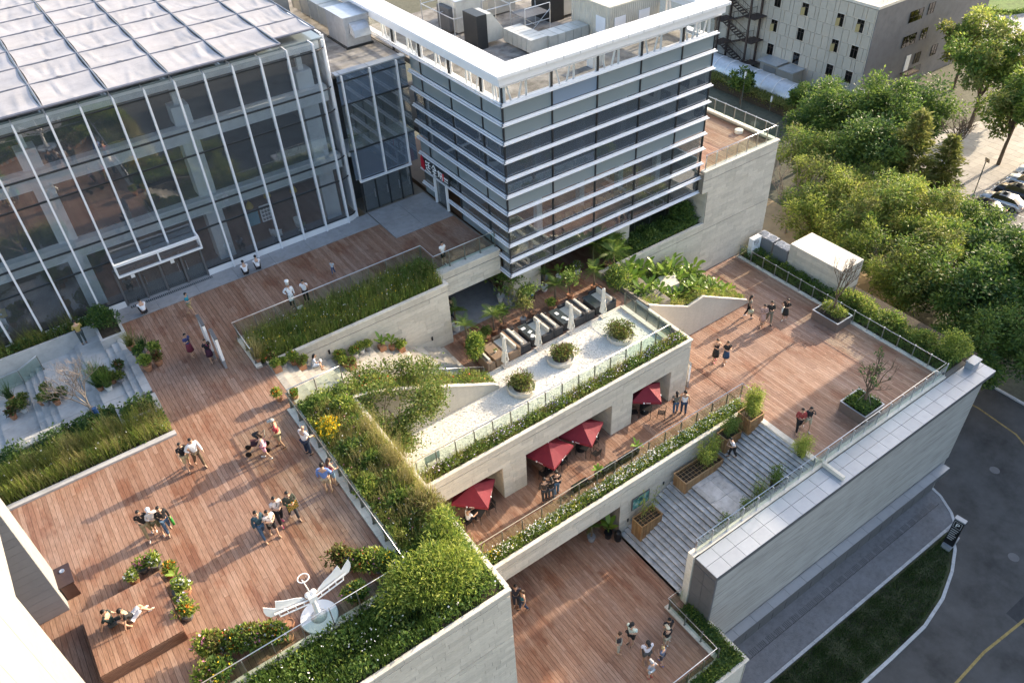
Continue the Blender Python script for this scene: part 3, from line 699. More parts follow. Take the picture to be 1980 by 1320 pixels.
for z in ZT:
    b = MB()
    if z > 3.2 or z == .45:
        segs = [(mx[0], 16.42)] if z > 3.2 else [(mx[0], ENT[0]), (ENT[1], 16.42)]
    else: segs = [(mx[0], 2.1), (6.92, 16.42)]
    for s0, s1 in segs: b.box(s0, s1, YF-.04, YF+.08, z-.035, z+.035)
    for (p, q) in zip(CORN[:-1], CORN[1:]): b.tube([(p[0], p[1], z), (q[0], q[1], z)], .045, 6)
    b.build('transom', DARKF, hall)
b = MB()
for s0, s1 in ((mx[0], ENT[0]), (ENT[1], 16.42)): b.box(s0, s1, YF-.08, YF+.06, .0, .40)
for (p, q) in zip(CORN[:-1], CORN[1:]):
    b.add([(p[0]+.0, p[1]-.06, .0), (q[0]+.05, q[1]-.02, .0), (q[0]+.05, q[1]-.02, .4), (p[0], p[1]-.06, .4)], [(0,1,2,3)])
b.build('sill_panel', WHITEP, hall)
zz = [.45, 3.1, 4.5, 7.6, 9.0, 11.35, 11.82]
for x0, x1 in zip(mx[:-1], mx[1:]):
    for za, zb in zip(zz[:-1], zz[1:]):
        if x0 > 16.3: continue
        if not (in_view((x0, YF, za), 100) or in_view((x1, YF, zb), 100)): continue
        if za < 3.0 and 2.0 < x0 < 6.5: continue
        b = MB(); b.box(x0+.045, x1-.045, YF+.0, YF+.02, za+.04, zb-.04); b.build('glass_pane', G_HALL, hall)
for za, zb in zip(zz[:-1], zz[1:]):
    b = MB(); n = len(CORN)
    v = [(p[0], p[1], za+.04) for p in CORN]+[(p[0], p[1], zb-.04) for p in CORN]
    b.add(v, [(i, i+1, n+i+1, n+i) for i in range(n-1)]); b.build('curved_pane', G_HALL, hall, smooth=True)
# interior: floors, concrete beams and columns seen through the glass
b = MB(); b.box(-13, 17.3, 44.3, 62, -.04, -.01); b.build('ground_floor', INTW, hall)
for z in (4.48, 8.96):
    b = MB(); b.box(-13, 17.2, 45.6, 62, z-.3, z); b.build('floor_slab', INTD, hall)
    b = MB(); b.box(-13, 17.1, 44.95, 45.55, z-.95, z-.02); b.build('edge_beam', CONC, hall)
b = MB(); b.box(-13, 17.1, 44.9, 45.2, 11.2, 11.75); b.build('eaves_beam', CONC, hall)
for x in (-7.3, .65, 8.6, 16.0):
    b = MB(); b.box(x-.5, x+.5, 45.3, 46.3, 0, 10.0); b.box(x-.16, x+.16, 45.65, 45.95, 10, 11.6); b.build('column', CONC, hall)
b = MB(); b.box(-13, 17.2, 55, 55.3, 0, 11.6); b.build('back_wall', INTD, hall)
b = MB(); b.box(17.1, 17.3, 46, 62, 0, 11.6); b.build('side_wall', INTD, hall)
b = MB(); b.box(-13, 17.3, 44.7, 62, 11.75, 11.85); b.build('roof_deck', G_FROST, hall)
# entrance: white portal frame, dark doors
b = MB()
b.box(2.1, 6.95, 43.25, 43.42, 3.12, 3.26); b.box(2.1, 6.95, 43.25, 43.42, 2.42, 2.52)
for x in (2.1, 4.47, 6.87): b.box(x, x+.09, 43.26, 43.41, 2.52, 3.12)
for x in (2.1, 6.87): b.box(x, x+.09, 43.42, YF, 3.14, 3.25); b.box(x, x+.09, 43.42, YF, 2.43, 2.52)
b.build('entrance_frame', WHITEP, hall)
b = MB(); b.box(2.15, 6.9, 43.43, 44.1, 3.17, 3.19); b.build('canopy_glass', G_HALL, hall)
for i in range(2):
    b = MB(); b.box((2.2, 4.56)[i], (4.46, 6.86)[i], 43.31, 43.33, 2.54, 3.1); b.build('glass_pane', G_HALL, hall)
b = MB()
for x in (1.97, 3.18, 4.38, 5.62, 6.83): b.box(x, x+.11, 44.1, 44.3, .02, 2.42)
b.box(1.97, 6.95, 44.1, 44.3, 2.36, 2.48); b.build('door_frame', DARKP, hall)
for i, x in enumerate((2.1, 3.31, 4.51, 5.75)):
    b = MB(); b.box(x, x+1.06, 44.2, 44.23, .06, 2.34); d = b.build('door', G_DARK, hall)
    b = MB(); hx = x+(.9 if i % 2 == 0 else .14); b.tube([(hx, 44.14, .9), (hx, 44.14, 1.5)], .02, 6); b.build('handle', STEEL, d)
gr = MB(); gr.box(2.1, 7.0, 43.72, 43.95, .03, .034); g_ = gr.build('entrance_grating', DARKF, hall)
pieces('bar', [(2.2+.11*i, 43.83, .04, .045, .22, .012) for i in range(44)], METALP, hall)
for i, x in enumerate((2.9, 5.2)):
    b = MB(); b.obox((x, 44.17, 1.75), (.22, .01, .22)); b.build('door_sticker', WHITEG, hall)
# sail roof: tube grid with one sagging, creased cloth per bay
sails = thing('sail_roof', 'flat roof shade of stretched pale cloth panels on a dark tube grid', 'roof', (2, 44, 12.3))
GX = [2.13+3.105*k for k in range(-5, 5)]+[17.1]; GY = [43.95, 47.5, 50.55, 53.6, 56.5, 59.4, 62.3, 65.2]
b = MB()
for x in GX: b.tube([(x, GY[0] if x < 15 else 45.0, 12.32), (x, GY[-1], 12.32)], .05, 6)
for i, y in enumerate(GY): b.tube([(GX[0], y, 12.32), (GX[-1] if i else GX[-2], y, 12.32)], .055 if i else .08, 6)
b.tube([(GX[-2], 45.0, 12.32), (17.1, 45.0, 12.32)], .07, 6)
b.tube([(GX[-2], 43.95, 12.32), (GX[-2], 45, 12.32)], .06, 6)
b.build('tube_frame', SAILF, sails)
b = MB()
for x in GX:
    if x < 16: b.tube([(x, 44.0, 12.28), (x, 44.25, 11.85)], .025, 5)
b.build('tie_hook', STEEL, sails)
def sail_mesh(x0, x1, y0, y1, seed):
    r = np.random.default_rng(seed); n, k = 26, 22
    u, v = np.meshgrid(np.linspace(0, 1, n), np.linspace(0, 1, k), indexing='ij')
    ins = .07
    X = x0+.06+(x1-x0-.12)*u; Y = y0+.06+(y1-y0-.12)*v
    Y = Y + ins*(4*u*(1-u))*np.where(v < .5, 1, -1)*np.abs(2*v-1)**3
    X = X + ins*.8*(4*v*(1-v))*np.where(u < .5, 1, -1)*np.abs(2*u-1)**3
    Z = -.07*np.sin(math.pi*u)*np.sin(math.pi*v) - .04*np.sin(math.pi*v)
    for _ in range(7):
        c = r.uniform(.1, .9); s = r.uniform(-.25, .25); w = r.uniform(.018, .045)
        Z += r.uniform(-.035, .035)*np.exp(-((u-c-s*(v-.5))/w)**2)*np.sin(math.pi*np.clip(v+r.uniform(-.2, .2), 0, 1))
    for _ in range(3):
        c = r.uniform(.15, .85); w = r.uniform(.02, .05)
        Z += r.uniform(-.022, .022)*np.exp(-((v-c-.15*(u-.5))/w)**2)*np.sin(math.pi*u)
    Z += .03*np.exp(-((u-.5)/.04)**2)*np.exp(-(v/.2)**2)
    V = np.stack([X, Y, 12.33+Z], 2).reshape(-1, 3)
    i = np.arange(n*k).reshape(n, k)
    f = np.stack([i[:-1, :-1], i[1:, :-1], i[1:, 1:], i[:-1, 1:]], 2).reshape(-1, 4)
    return np_mesh('sail_panel', V, f, SAIL)
sd = 0
for a in range(len(GX)-1):
    for c in range(len(GY)-1):
        y0 = GY[c] if not (a == len(GX)-2 and c == 0) else 45.0
        mid = ((GX[a]+GX[a+1])/2, (y0+GY[c+1])/2, 12.3); sd += 1
        if in_view(mid, 220): link('sail_panel', sail_mesh(GX[a], GX[a+1], y0, GY[c+1], sd), sails, smooth=True)
# a few things seen through the ground floor glazing
for i, (x, y) in enumerate([(10.9, 46.0), (12.3, 46.6), (13.9, 46.1)]):
    b = MB(); b.lathe((x, y, 2.35), [(.05, .45), (.16, .32), (.25, .05), (.22, .0)], 12); b.tube([(x, y, 2.8), (x, y, 3.5)], .01, 4)
    tag(b.build('pendant_lamp', plain((.62,.42,.03), .5), None), ['yellow pendant lamp behind the hall glass, leftmost of the three near the poster', 'yellow pendant lamp behind the hall glass, middle of the three', 'yellow pendant lamp behind the hall glass nearest the rounded corner'][i], 'lamp', 'pendant lamps in the hall')
def armchair(loc, rot, label):
    t = thing('armchair', label, 'chair', loc, rot, 'armchairs inside the hall')
    b = MB(); b.ball((0, 0, .42), (.34, .34, .1), 10, 6); b.build('seat', plain((.05,.12,.06), .8), t, True, local=True)
    b = MB()
    for k in range(-5, 6):
        a = k*.26; b.tube([(.36*math.sin(a), .3*math.cos(a)-.02, .38), (.40*math.sin(a), .34*math.cos(a), .98-.03*abs(k))], .05, 6)
    b.build('backrest', plain((.62,.62,.6), .5), t, True, local=True)
    b = MB(); b.lathe((0, 0, 0), [(.24, 0), (.05, .03), (.04, .36)], 10); b.build('leg', STEEL, t, local=True)
armchair((11.9, 45.2, 0), 2.4, 'white shell chair with green seat behind the hall glass, left one')
armchair((13.6, 45.3, 0), 1.2, 'white shell chair with green seat behind the hall glass, right one')
armchair((-4.4, 45.9, 0), .4, 'pale shell chair beside a laid table behind the far left glazing')
t = thing('dining_table', 'table laid with white cups behind the far left hall glazing', 'table', (-4.9, 46.9, 0))
b = MB(); b.box(-6, -3.9, 46.5, 47.4, .7, .75); b.build('tabletop', plain((.5,.35,.02), .5), t)
b = MB()
for x in (-5.8, -4.1): b.box(x-.04, x+.04, 46.9, 47.0, 0, .7)
b.build('leg', BLACKM, t)
for i in range(7):
    b = MB(); b.lathe((-5.8+i*.27, 46.75+.3*(i % 2), .755), [(.04, 0), (.055, .09)], 8)
    tag(b.build('cup', WHITEG, None), 'white cup on the yellow table behind the left hall glass', 'cup', 'cups on the laid table')
b = MB(); b.box(10.25, 10.95, 44.62, 44.66, 1.9, 2.9); tag(b.build('poster', plain((.05,.22,.30), .5), None), 'blue green poster hung behind the hall glass', 'poster')
b = MB(); b.box(11.1, 11.75, 44.6, 44.66, 1.9, 3.0)
for i in range(3):
    for j in range(4): b.box(11.16+.19*i, 11.31+.19*i, 44.585, 44.598, 1.98+.25*j, 2.16+.25*j, 1)
tag(b.build('display_rack', [WHITEG, plain((.2,.2,.22), .5)], None), 'white rack of cards behind the hall glass beside the poster', 'rack')

# ------------------------------------------------------------------ link between hall and tower
lk = thing('link_building', 'recessed blue grey glazed link with flat roof between hall and tower', 'building', (19.9, 44.4, 0))
lx = [17.55, 17.87, 19.76, 21.6, 22.3]; lz = [2.5, 4.6, 7.65, 9.1, 9.5]
for x in lx[1:4]:
    b = MB(); b.box(x-.04, x+.04, 44.24, 44.5, 2.45, 9.5); b.build('mullion', MULL, lk)
for z in lz[1:4]:
    b = MB(); b.box(17.55, 22.3, 44.36, 44.5, z-.03, z+.03); b.build('transom', DARKF, lk)
for xa, xb in zip(lx[:-1], lx[1:]):
    for za, zb in zip(lz[:-1], lz[1:]):
        b = MB(); b.box(xa+.045, xb-.045, 44.42, 44.44, za+.035, zb-.035)
        b.build('glass_pane', G_DARK if abs(za-4.6) < .1 else G_LINK, lk)
b = MB(); b.box(17.8, 21.65, 44.2, 44.36, 2.38, 2.5); b.build('door_lintel', MULL, lk)
for i, (xa, xb) in enumerate([(18.05, 18.9), (18.98, 19.85), (19.93, 20.75), (20.83, 21.55)]):
    b = MB(); b.box(xa, xb, 44.5, 44.53, .05, 2.35); d = b.build('door', G_DARK, lk)
    b = MB(); b.box(xb-.12, xb-.09, 44.44, 44.5, .9, 1.5); b.build('handle', STEEL, d)
b = MB()
for x in (17.9, 18.91, 19.86, 20.76, 21.56): b.box(x, x+.09, 44.48, 44.56, .02, 2.38)
b.build('door_frame', DARKF, lk)
b = MB(); b.box(17.5, 22.3, 46.5, 46.8, 0, 9.2); b.build('inner_wall', INTD, lk)
b = MB(); b.box(17.5, 22.3, 44.6, 46.5, 4.2, 4.48); b.build('floor_slab', CONC, lk)
b = MB(); b.box(17.5, 22.4, 44.9, 62, 9.2, 9.36); b.build('flat_roof', ROOFG, lk)
for xa, xb in ((17.55, 17.83), (17.86, 19.75), (19.78, 21.95), (21.98, 22.3)):
    b = MB(); b.box(xa, xb, 44.38, 45.0, 9.5, 9.58); b.build('parapet_cap', METALP, lk)
# air handling unit
au = thing('air_handling_unit', 'large galvanised air handling unit with curved hood on the link roof', 'air unit', (21.3, 49.5, 9.4))
b = MB(); b.box(20.2, 22.1, 48.2, 51.2, 9.38, 9.5); b.build('plinth', DARKF, au)
for (ya, yb) in ((48.3, 49.6), (49.62, 51.0)):
    b = MB(); b.box(20.3, 22.0, ya, yb, 9.5, 11.25); b.build('casing', GALV, au)
b = MB(); b.box(20.24, 22.06, 48.24, 51.05, 11.25, 11.31); b.build('lid', GALV, au)
b = MB()
pr_ = [(48.26, 10.95), (47.95, 10.85), (47.68, 10.6), (47.55, 10.2), (47.6, 10.15), (48.26, 10.3)]
v = [(20.6, y, z) for y, z in pr_]+[(21.75, y, z) for y, z in pr_]; n = len(pr_)
b.add(v, [tuple(range(n)), tuple(range(2*n-1, n-1, -1))]+[(n+i, n+(i+1) % n, (i+1) % n, i) for i in range(n)]); b.build('hood', GALV, au)
b = MB()
for i in range(4):
    y = 51.1+i*1.5; b.box(20.45, 21.9, y, y+1.42, 9.9, 11.1); b.box(20.4, 21.95, y+1.42, y+1.5, 9.86, 11.14)
b.build('duct', DUCT, au)
b = MB(); b.box(17.2, 19.6, 55.5, 61, 9.36, 13.2); tag(b.build('plant_room', CREAM, None), 'cream plant room block behind the air handling unit', 'plant room')

# ------------------------------------------------------------------ glass tower
tw = thing('glass_tower', 'square glass tower with white louvre fins, white roof rim and restaurant inside', 'building', (22.5, 34.1, -1.5))
LZ = [10.92-1.119*i for i in range(12)]
FX = [22.5, 25.85, 29.15, 32.5, 35.85, 38.6]; FY = [34.1, 36.2, 39.55, 42.95, 46.3, 49.6]
for i, z in enumerate(LZ):
    b = MB()
    for (o_, dz) in ((.22, -.05), (.13, .05)):
        b.box(22.5-o_, 38.6+o_-.05, 34.1-o_, 34.1-o_+.1, z+dz-.03, z+dz+.03)
    b.box(22.42, 38.6, 33.96, 34.08, z-.02, z+.02); b.build('front_louvre', LOUV, tw)
    b = MB(); yb = 58 if i < 1 else 44.3
    y0 = 34.0
    segs = [(y0, yb)]
    if i in (9, 10): segs = [(y0, 41.0), (42.6, 44.3)]
    if i >= 10: segs = [(y0, 35.2)] if i > 10 else [(y0, 35.2), (35.2, 41.0), (42.6, 44.3)]
    if i == 1: segs = [(y0, 58)]
    for (ya, yc) in segs:
        for (o_, dz) in ((.22, -.05), (.13, .05)): b.box(22.5-o_, 22.5-o_+.1, ya-.1 if ya == y0 else ya, yc, z+dz-.03, z+dz+.03)
    b.build('side_louvre', LOUV, tw)
for x in FX:
    b = MB(); b.box(x-.035, x+.035, 34.06, 34.2, LZ[-1], 10.9); b.build('mullion', DARKF, tw)
for y in FY[1:]:
    b = MB(); b.box(22.46, 22.6, y-.035, y+.035, .0 if y < 45 else 9, 10.9); b.build('mullion', DARKF, tw)
kinds = {0: G_CLEAR, 1: G_FROST, 2: G_FROST, 3: G_DEEP, 4: G_DEEP, 5: G_DEEP, 6: G_FROST, 7: G_DARK, 8: G_DARK, 9: G_FROST, 10: G_DARK}
for j in range(5):
    for i in range(11):
        k = kinds[i]
        if i == 1 and j == 1: k = G_FROSTB
        if i in (7, 8, 9) and j == 0: k = G_HALL
        if i in (9, 10): k = G_HALL if j in (0, 1) or i == 10 else G_DARK
        b = MB(); b.box(FX[j]+.05, FX[j+1]-.05, 34.12, 34.14, LZ[i+1]+.1, LZ[i]-.06); b.build('glass_pane', k, tw)
for j in range(4):
    for i in range(10):
        if i >= 8 and j == 2 and i < 10: continue
        k = kinds[i]
        if i in (3, 4, 5) or (i == 6): k = G_DEEP if i < 6 else G_FROST
        b = MB(); y1 = min(FY[j+1], 44.3)-.05
        if FY[j]+.05 < y1: b.box(22.52, 22.54, FY[j]+.05, y1, max(LZ[i+1]+.1, .05), LZ[i]-.06); b.build('glass_pane', k, tw)
for j in range(3, 5):
    b = MB(); b.box(22.52, 22.54, FY[j]+.05, FY[j+1]-.05, LZ[1]+.1, LZ[0]-.06); b.build('glass_pane', G_CLEAR, tw)
b = MB(); b.box(22.5, 22.6, 34.2, 35.0, -1.4, .0); b.build('glass_pane', G_DARK, tw)
# restaurant entrance on the deck side
b = MB(); b.box(22.28, 22.42, 41.0, 41.12, 0, 2.0); b.box(22.28, 22.42, 42.5, 42.62, 0, 2.0); b.build('door_jamb', WHITEP, tw)
b = MB(); b.box(22.44, 22.5, 41.12, 42.5, .02, 1.95); b.build('door', G_DARK, tw)
b = MB(); b.box(38.5, 38.6, 34.4, 52, 4.3, 9.15); b.box(38.5, 38.6, 41, 52, .3, 4.3); b.box(38.5, 38.6, 34.4, 52, -.4, 1.1); b.build('east_wall', METALP, tw)
b = MB(); b.box(38.55, 38.6, 34.4, 41, 1.1, 4.3); b.build('glass_pane', G_HALL, tw)
# structure inside
for z, m_ in ((0, INTW), (4.48, INTD), (9.15, ROOFG), (-1.55, INTW)):
    b = MB(); b.box(22.75, 38.45, 34.35, 52, z-.35 if z > -1 else z-.02, z); b.build('floor_slab' if z < 9 else 'flat_roof', m_, tw)
for z in (4.0, 8.6): 
    b = MB(); b.box(22.7, 38.5, 34.3, 34.6, z, z+.5); b.build('edge_beam', INTD, tw)
b = MB(); b.box(22.9, 38.3, 43.5, 43.8, -1.5, 9); b.build('inner_wall', INTD, tw)
for x in (25.6, 29, 32.3, 35.7):
    b = MB(); b.box(x-.2, x+.2, 35.2, 35.6, -1.5, 9); b.build('column', CONC, tw)
# white rim and the braced frame in the open top band
b = MB()
for (z0, z1, o_) in ((11.5, 11.66, .62), (11.02, 11.5, .42)):
    iw = 34.95 if z1 > 11.6 else 34.6; ix = 23.4 if z1 > 11.6 else 23.0
    b.box(22.5-o_, 39.0 if z1 > 11.6 else 38.8, 34.1-o_, iw, z0, z1)
    b.box(22.5-o_, ix, iw, 60, z0, z1)
    b.box(37.6 if z1 > 11.6 else 37.9, 39.0 if z1 > 11.6 else 38.8, iw, 60, z0, z1)
b.build('roof_rim', WHITEP, tw)
K = MB()
for i in range(14): 
    xx = 23.9+i*1.15; K.box(xx-.012, xx+.012, 33.47, 34.93, 11.661, 11.664); K.box(xx-.012, xx+.012, 33.474, 33.48, 11.5, 11.66)
for i in range(14): yy = 36.0+i*1.5; K.box(21.87, 23.38, yy-.012, yy+.012, 11.661, 11.664)
K.build('rim_joint', METALP, tw)
b = MB(); b.box(22.62, 38.5, 34.3, 34.75, 9.5, 9.62); b.box(22.62, 23.1, 34.76, 58, 9.5, 9.62); b.box(38.0, 38.5, 34.76, 58, 9.5, 9.62); b.build('inner_ledge', WHITEP, tw)
b = MB()
def frame_bay(b, p, q):
    (xa, ya), (xb, yb) = p, q
    b.tube([(xa, ya, 9.6), (xa, ya, 11.1)], .09, 6); b.tube([((xa+xb)/2, (ya+yb)/2, 9.6), ((xa+xb)/2, (ya+yb)/2, 11.1)], .07, 6)
    b.tube([(xa*.93+xb*.07, ya*.93+yb*.07, 11.05), (xa*.8+xb*.2, ya*.8+yb*.2, 9.62)], .06, 6)
    b.tube([(xa*.55+xb*.45, ya*.55+yb*.45, 11.05), (xa*.66+xb*.34, ya*.66+yb*.34, 9.62)], .06, 6)
for p_, q_ in [((xa+.2, 34.5), (xb+.2, 34.5)) for xa, xb in zip(FX[:-1], FX[1:])]+[((x_, ya+.3), (x_, yb+.3)) for ya, yb in zip(FY[:-1], FY[1:]) for x_ in (22.85, 38.3)]:
    b = MB(); frame_bay(b, p_, q_); b.build('brace_bay', WHITEP, tw)
# dark window blind panels and dining furniture behind the front glass
b = MB(); b.box(29.3, 30.6, 34.3, 34.33, 5.4, 8.5); b.build('blind', BLACKM, tw)
for i, x in enumerate((27.2, 28.9, 30.6, 32.0)):
    tt = thing('restaurant_table', ['round-edged', 'dark', 'long', 'small'][i]+' wooden table behind the tower glass, number from the left counted by its chairs', 'table', (x, 35.9, 0))
    tt['label'] = ['wooden restaurant table behind the tower glass, first from the tower corner', 'wooden restaurant table behind the tower glass, second from the tower corner',
                   'wooden restaurant table behind the tower glass, third from the tower corner', 'wooden restaurant table behind the tower glass, farthest from the corner'][i]; tt['group'] = 'tables in the restaurant'
    b = MB(); b.box(x-.5, x+.5, 35.4, 36.4, .72, .77); b.build('tabletop', plain((.22,.10,.04), .4), tt)
    b = MB(); b.box(x-.05, x+.05, 35.85, 35.95, 0, .72); b.build('leg', BLACKM, tt)
    for s_ in (-1, 1):
        c = thing('restaurant_chair', 'tan restaurant chair behind the tower glass, '+('left' if s_ < 0 else 'right')+' side of the '+['first', 'second', 'third', 'fourth'][i]+' table from the corner', 'chair', (x+s_*.35, 35.05, 0), group='chairs in the restaurant')
        b = MB(); b.box(x+s_*.35-.22, x+s_*.35+.22, 34.85, 35.25, .42, .48); b.build('seat', plain((.42,.30,.16), .8), c)
        b = MB(); b.box(x+s_*.35-.22, x+s_*.35+.22, 34.8, 34.86, .48, .88); b.build('backrest', plain((.42,.30,.16), .8), c)
        for lx_ in (-.18, .18): 
            b = MB(); b.box(x+s_*.35+lx_-.02, x+s_*.35+lx_+.02, 34.88, 35.2, 0, .42); b.build('leg', BLACKM, c)
# the shop sign: red roofed emblem, white brush characters, small red seal and white lines
sg = thing('shop_sign', 'dark sign board with white brush characters and red emblem over the tower door', 'sign', (22.25, 42, 2.6))
b = MB(); b.box(22.24, 22.30, 40.4, 43.75, 2.15, 3.0); b.build('board', DARKF, sg)
def strokes(name, segs, m_, r=.035):
    b = MB()
    for s_ in segs:
        b.tube([(22.21, y, z) for y, z in s_], r, 5)
    b.build(name, m_, sg)
b = MB(); b.add([(22.2, 43.95, 2.2), (22.2, 43.55, 2.05), (22.2, 43.45, 2.6), (22.2, 43.75, 3.15), (22.2, 43.95, 2.85)], [(0,1,2,3,4)])
b.add([(22.23, 43.95, 2.2), (22.23, 43.55, 2.05), (22.23, 43.45, 2.6), (22.23, 43.75, 3.15), (22.23, 43.95, 2.85)], [(4,3,2,1,0)]); b.build('emblem', plain((.45,.02,.04), .5), sg)
Y0 = 43.25
strokes('character', [[(Y0, 2.9), (Y0-.08, 2.75)], [(Y0+.05, 2.6), (Y0-.05, 2.5)], [(Y0, 2.42), (Y0-.06, 2.3), (Y0-.55, 2.22)], [(Y0-.2, 2.85), (Y0-.5, 2.9)], [(Y0-.15, 2.66), (Y0-.55, 2.7)], [(Y0-.35, 2.9), (Y0-.3, 2.45)], [(Y0-.2, 2.48), (Y0-.5, 2.46)]], WHITEG)
Y0 = 42.5
strokes('character', [[(Y0-.25, 2.95), (Y0, 2.65)], [(Y0-.25, 2.95), (Y0-.55, 2.62)], [(Y0-.12, 2.62), (Y0-.42, 2.62)], [(Y0-.27, 2.62), (Y0-.27, 2.25)], [(Y0-.05, 2.45), (Y0-.5, 2.45)], [(Y0-.08, 2.24), (Y0-.5, 2.24)]], WHITEG)
Y0 = 41.75
strokes('character', [[(Y0, 2.7), (Y0-.2, 2.75)], [(Y0-.1, 2.8), (Y0-.1, 2.4), (Y0, 2.35)], [(Y0-.28, 2.75), (Y0-.3, 2.3)], [(Y0-.28, 2.75), (Y0-.52, 2.75), (Y0-.54, 2.28), (Y0-.46, 2.28)], [(Y0-.3, 2.52), (Y0-.5, 2.52)]], WHITEG)
strokes('seal', [[(41.08, 2.8), (41.08, 2.3)]], plain((.6,.05,.06), .5), .05)
strokes('small_lettering', [[(40.95-.1*i, 2.62), (40.95-.1*i, 2.5)] for i in range(5)]+[[(40.97-.045*i, 2.37), (40.97-.045*i, 2.33)] for i in range(10)], WHITEG, .025)
# roof plant of the tower
def roof_obj(name, label, cat, parts, loc):
    t = thing(name, label, cat, loc)
    for (pn, mb, m_) in parts: mb.build(pn, m_, t)
    return t
ZR = 9.15
b1 = MB(); b1.box(26.75, 27.5, 42.9, 44.5, ZR, 11.25)
b2 = MB(); b2.prism_y([(27.52, ZR+.3), (28.7, ZR+.3), (28.7, ZR+1.0), (27.9, 11.2), (27.52, 11.2)], 42.95, 44.4)
b3 = MB()
for i in range(6): b3.box(28.7+0*i, 30.0, 42.9-.5*i-.46, 42.9-.5*i, ZR+.15, ZR+.95)
b4 = MB()
for i in range(5): b4.box(30.02+.62*i, 30.6+.62*i, 39.7, 40.9, ZR+.15, ZR+.95)
roof_obj('roof_duct', 'long jointed grey duct with dark louvred intake nearest the tower corner', 'duct', [('louvre_intake', b1, DARKF), ('transition', b2, DUCT), ('duct', b3, DUCT), ('elbow_duct', b4, DUCT)], (28, 42, ZR))
b1 = MB(); b1.box(33.2, 34.3, 43.8, 46, ZR, 11.6); b2 = MB(); b2.prism_y([(34.32, ZR+.2), (36.0, ZR+.2), (36.0, ZR+1.2), (35.3, 11.4), (34.32, 11.4)], 43.9, 45.9)
roof_obj('roof_duct', 'second grey roof duct with tall dark intake behind the beige cabin', 'duct', [('louvre_intake', b1, DARKF), ('transition', b2, DUCT)], (33.5, 45, ZR))
b1 = MB(); b1.box(27.3, 29.2, 46.2, 48.5, ZR+.1, 11.2); b2 = MB(); b2.box(27.25, 29.25, 46.15, 48.55, 11.2, 11.26); b3 = MB(); b3.box(26.9, 27.28, 46.5, 48, ZR+.2, 10.8)
roof_obj('chiller_unit', 'grey chiller cabinet standing inside the pipe frame on the tower roof', 'air unit', [('casing', b1, DUCT), ('lid', b2, GALV), ('grille', b3, DARKP)], (28, 47, ZR))
b1 = MB(); b1.box(30.6, 32.9, 47.5, 50, ZR+.1, 11.8); b2 = MB(); b2.box(30.55, 32.95, 47.45, 50.05, 11.8, 11.86)
roof_obj('chiller_unit', 'tall pale chiller cabinet at the back of the tower roof', 'air unit', [('casing', b1, DUCT), ('lid', b2, GALV)], (31.5, 48.5, ZR))
cb = thing('roof_cabin', 'beige ribbed cabin with white window shutters on the tower roof', 'cabin', (34.5, 39.5, ZR))
b = MB(); b.box(33.2, 37.4, 37.9, 41.6, ZR, 11.5); b.build('wall', CABIN, cb)
K = [(33.185, 38.0+.17*i, (ZR+11.5)/2, .03, .07, 11.45-ZR) for i in range(21)]+[(33.3+.17*i, 37.885, (ZR+11.5)/2, .07, .03, 11.45-ZR) for i in range(24)]
pieces('rib', K, CABIN, cb)
b = MB(); b.box(33.1, 37.5, 37.8, 41.7, 11.5, 11.6); b.build('roof', CABIN, cb)
for (x, y) in ((33.15, 38.4), ):
    b = MB(); b.box(33.14, 33.17, 38.2, 39.1, ZR+.7, ZR+1.7); b.build('shutter', WHITEP, cb)
for x in (33.6, 35.6):
    b = MB(); b.box(x, x+.9, 37.84, 37.87, ZR+.7, ZR+1.7); b.build('shutter', WHITEP, cb)
sc = thing('scaffold_frame', 'open frame of thin galvanised tubes standing on the tower roof', 'scaffold', (28, 47, ZR))
b = MB()
for x in (26.6, 28.8, 31.0):
    for y in (45.4, 47.2, 49.6): b.tube([(x, y, ZR), (x, y, 11.9)], .035, 5)
for z in (10.5, 11.85):
    for y in (45.4, 47.2, 49.6): b.tube([(26.6, y, z), (31, y, z)], .03, 5)
    for x in (26.6, 28.8, 31.0): b.tube([(x, 45.4, z), (x, 49.6, z)], .03, 5)
b.build('tube', GALV, sc)
sc = thing('work_platform', 'small tube trestle with slatted platform in the middle of the tower roof', 'scaffold', (31.5, 43.8, ZR))
b = MB()
for x in (30.2, 32.2):
    for y in (42.6, 44.2): b.tube([(x, y, ZR), (x, y, 11.0)], .03, 5)
b.tube([(30.2, 42.6, ZR), (32.2, 42.6, 10.6)], .025, 5); b.tube([(30.2, 44.2, 10.6), (32.2, 44.2, ZR)], .025, 5)
for z in (10.0, 11.0):
    for y in (42.6, 44.2): b.tube([(30.2, y, z), (32.2, y, z)], .025, 5)
b.build('tube', GALV, sc)
pieces('board', [(31.2, 42.7+.2*i, 10.42, 2.0, .17, .03) for i in range(8)], DARKP, sc)
b = MB(); b.box(30.3, 31.2, 35.9, 36.5, ZR, ZR+.75); t = tag(b.build('condenser', WHITEG, None), 'small white condenser unit behind the truss of the tower front', 'air unit')
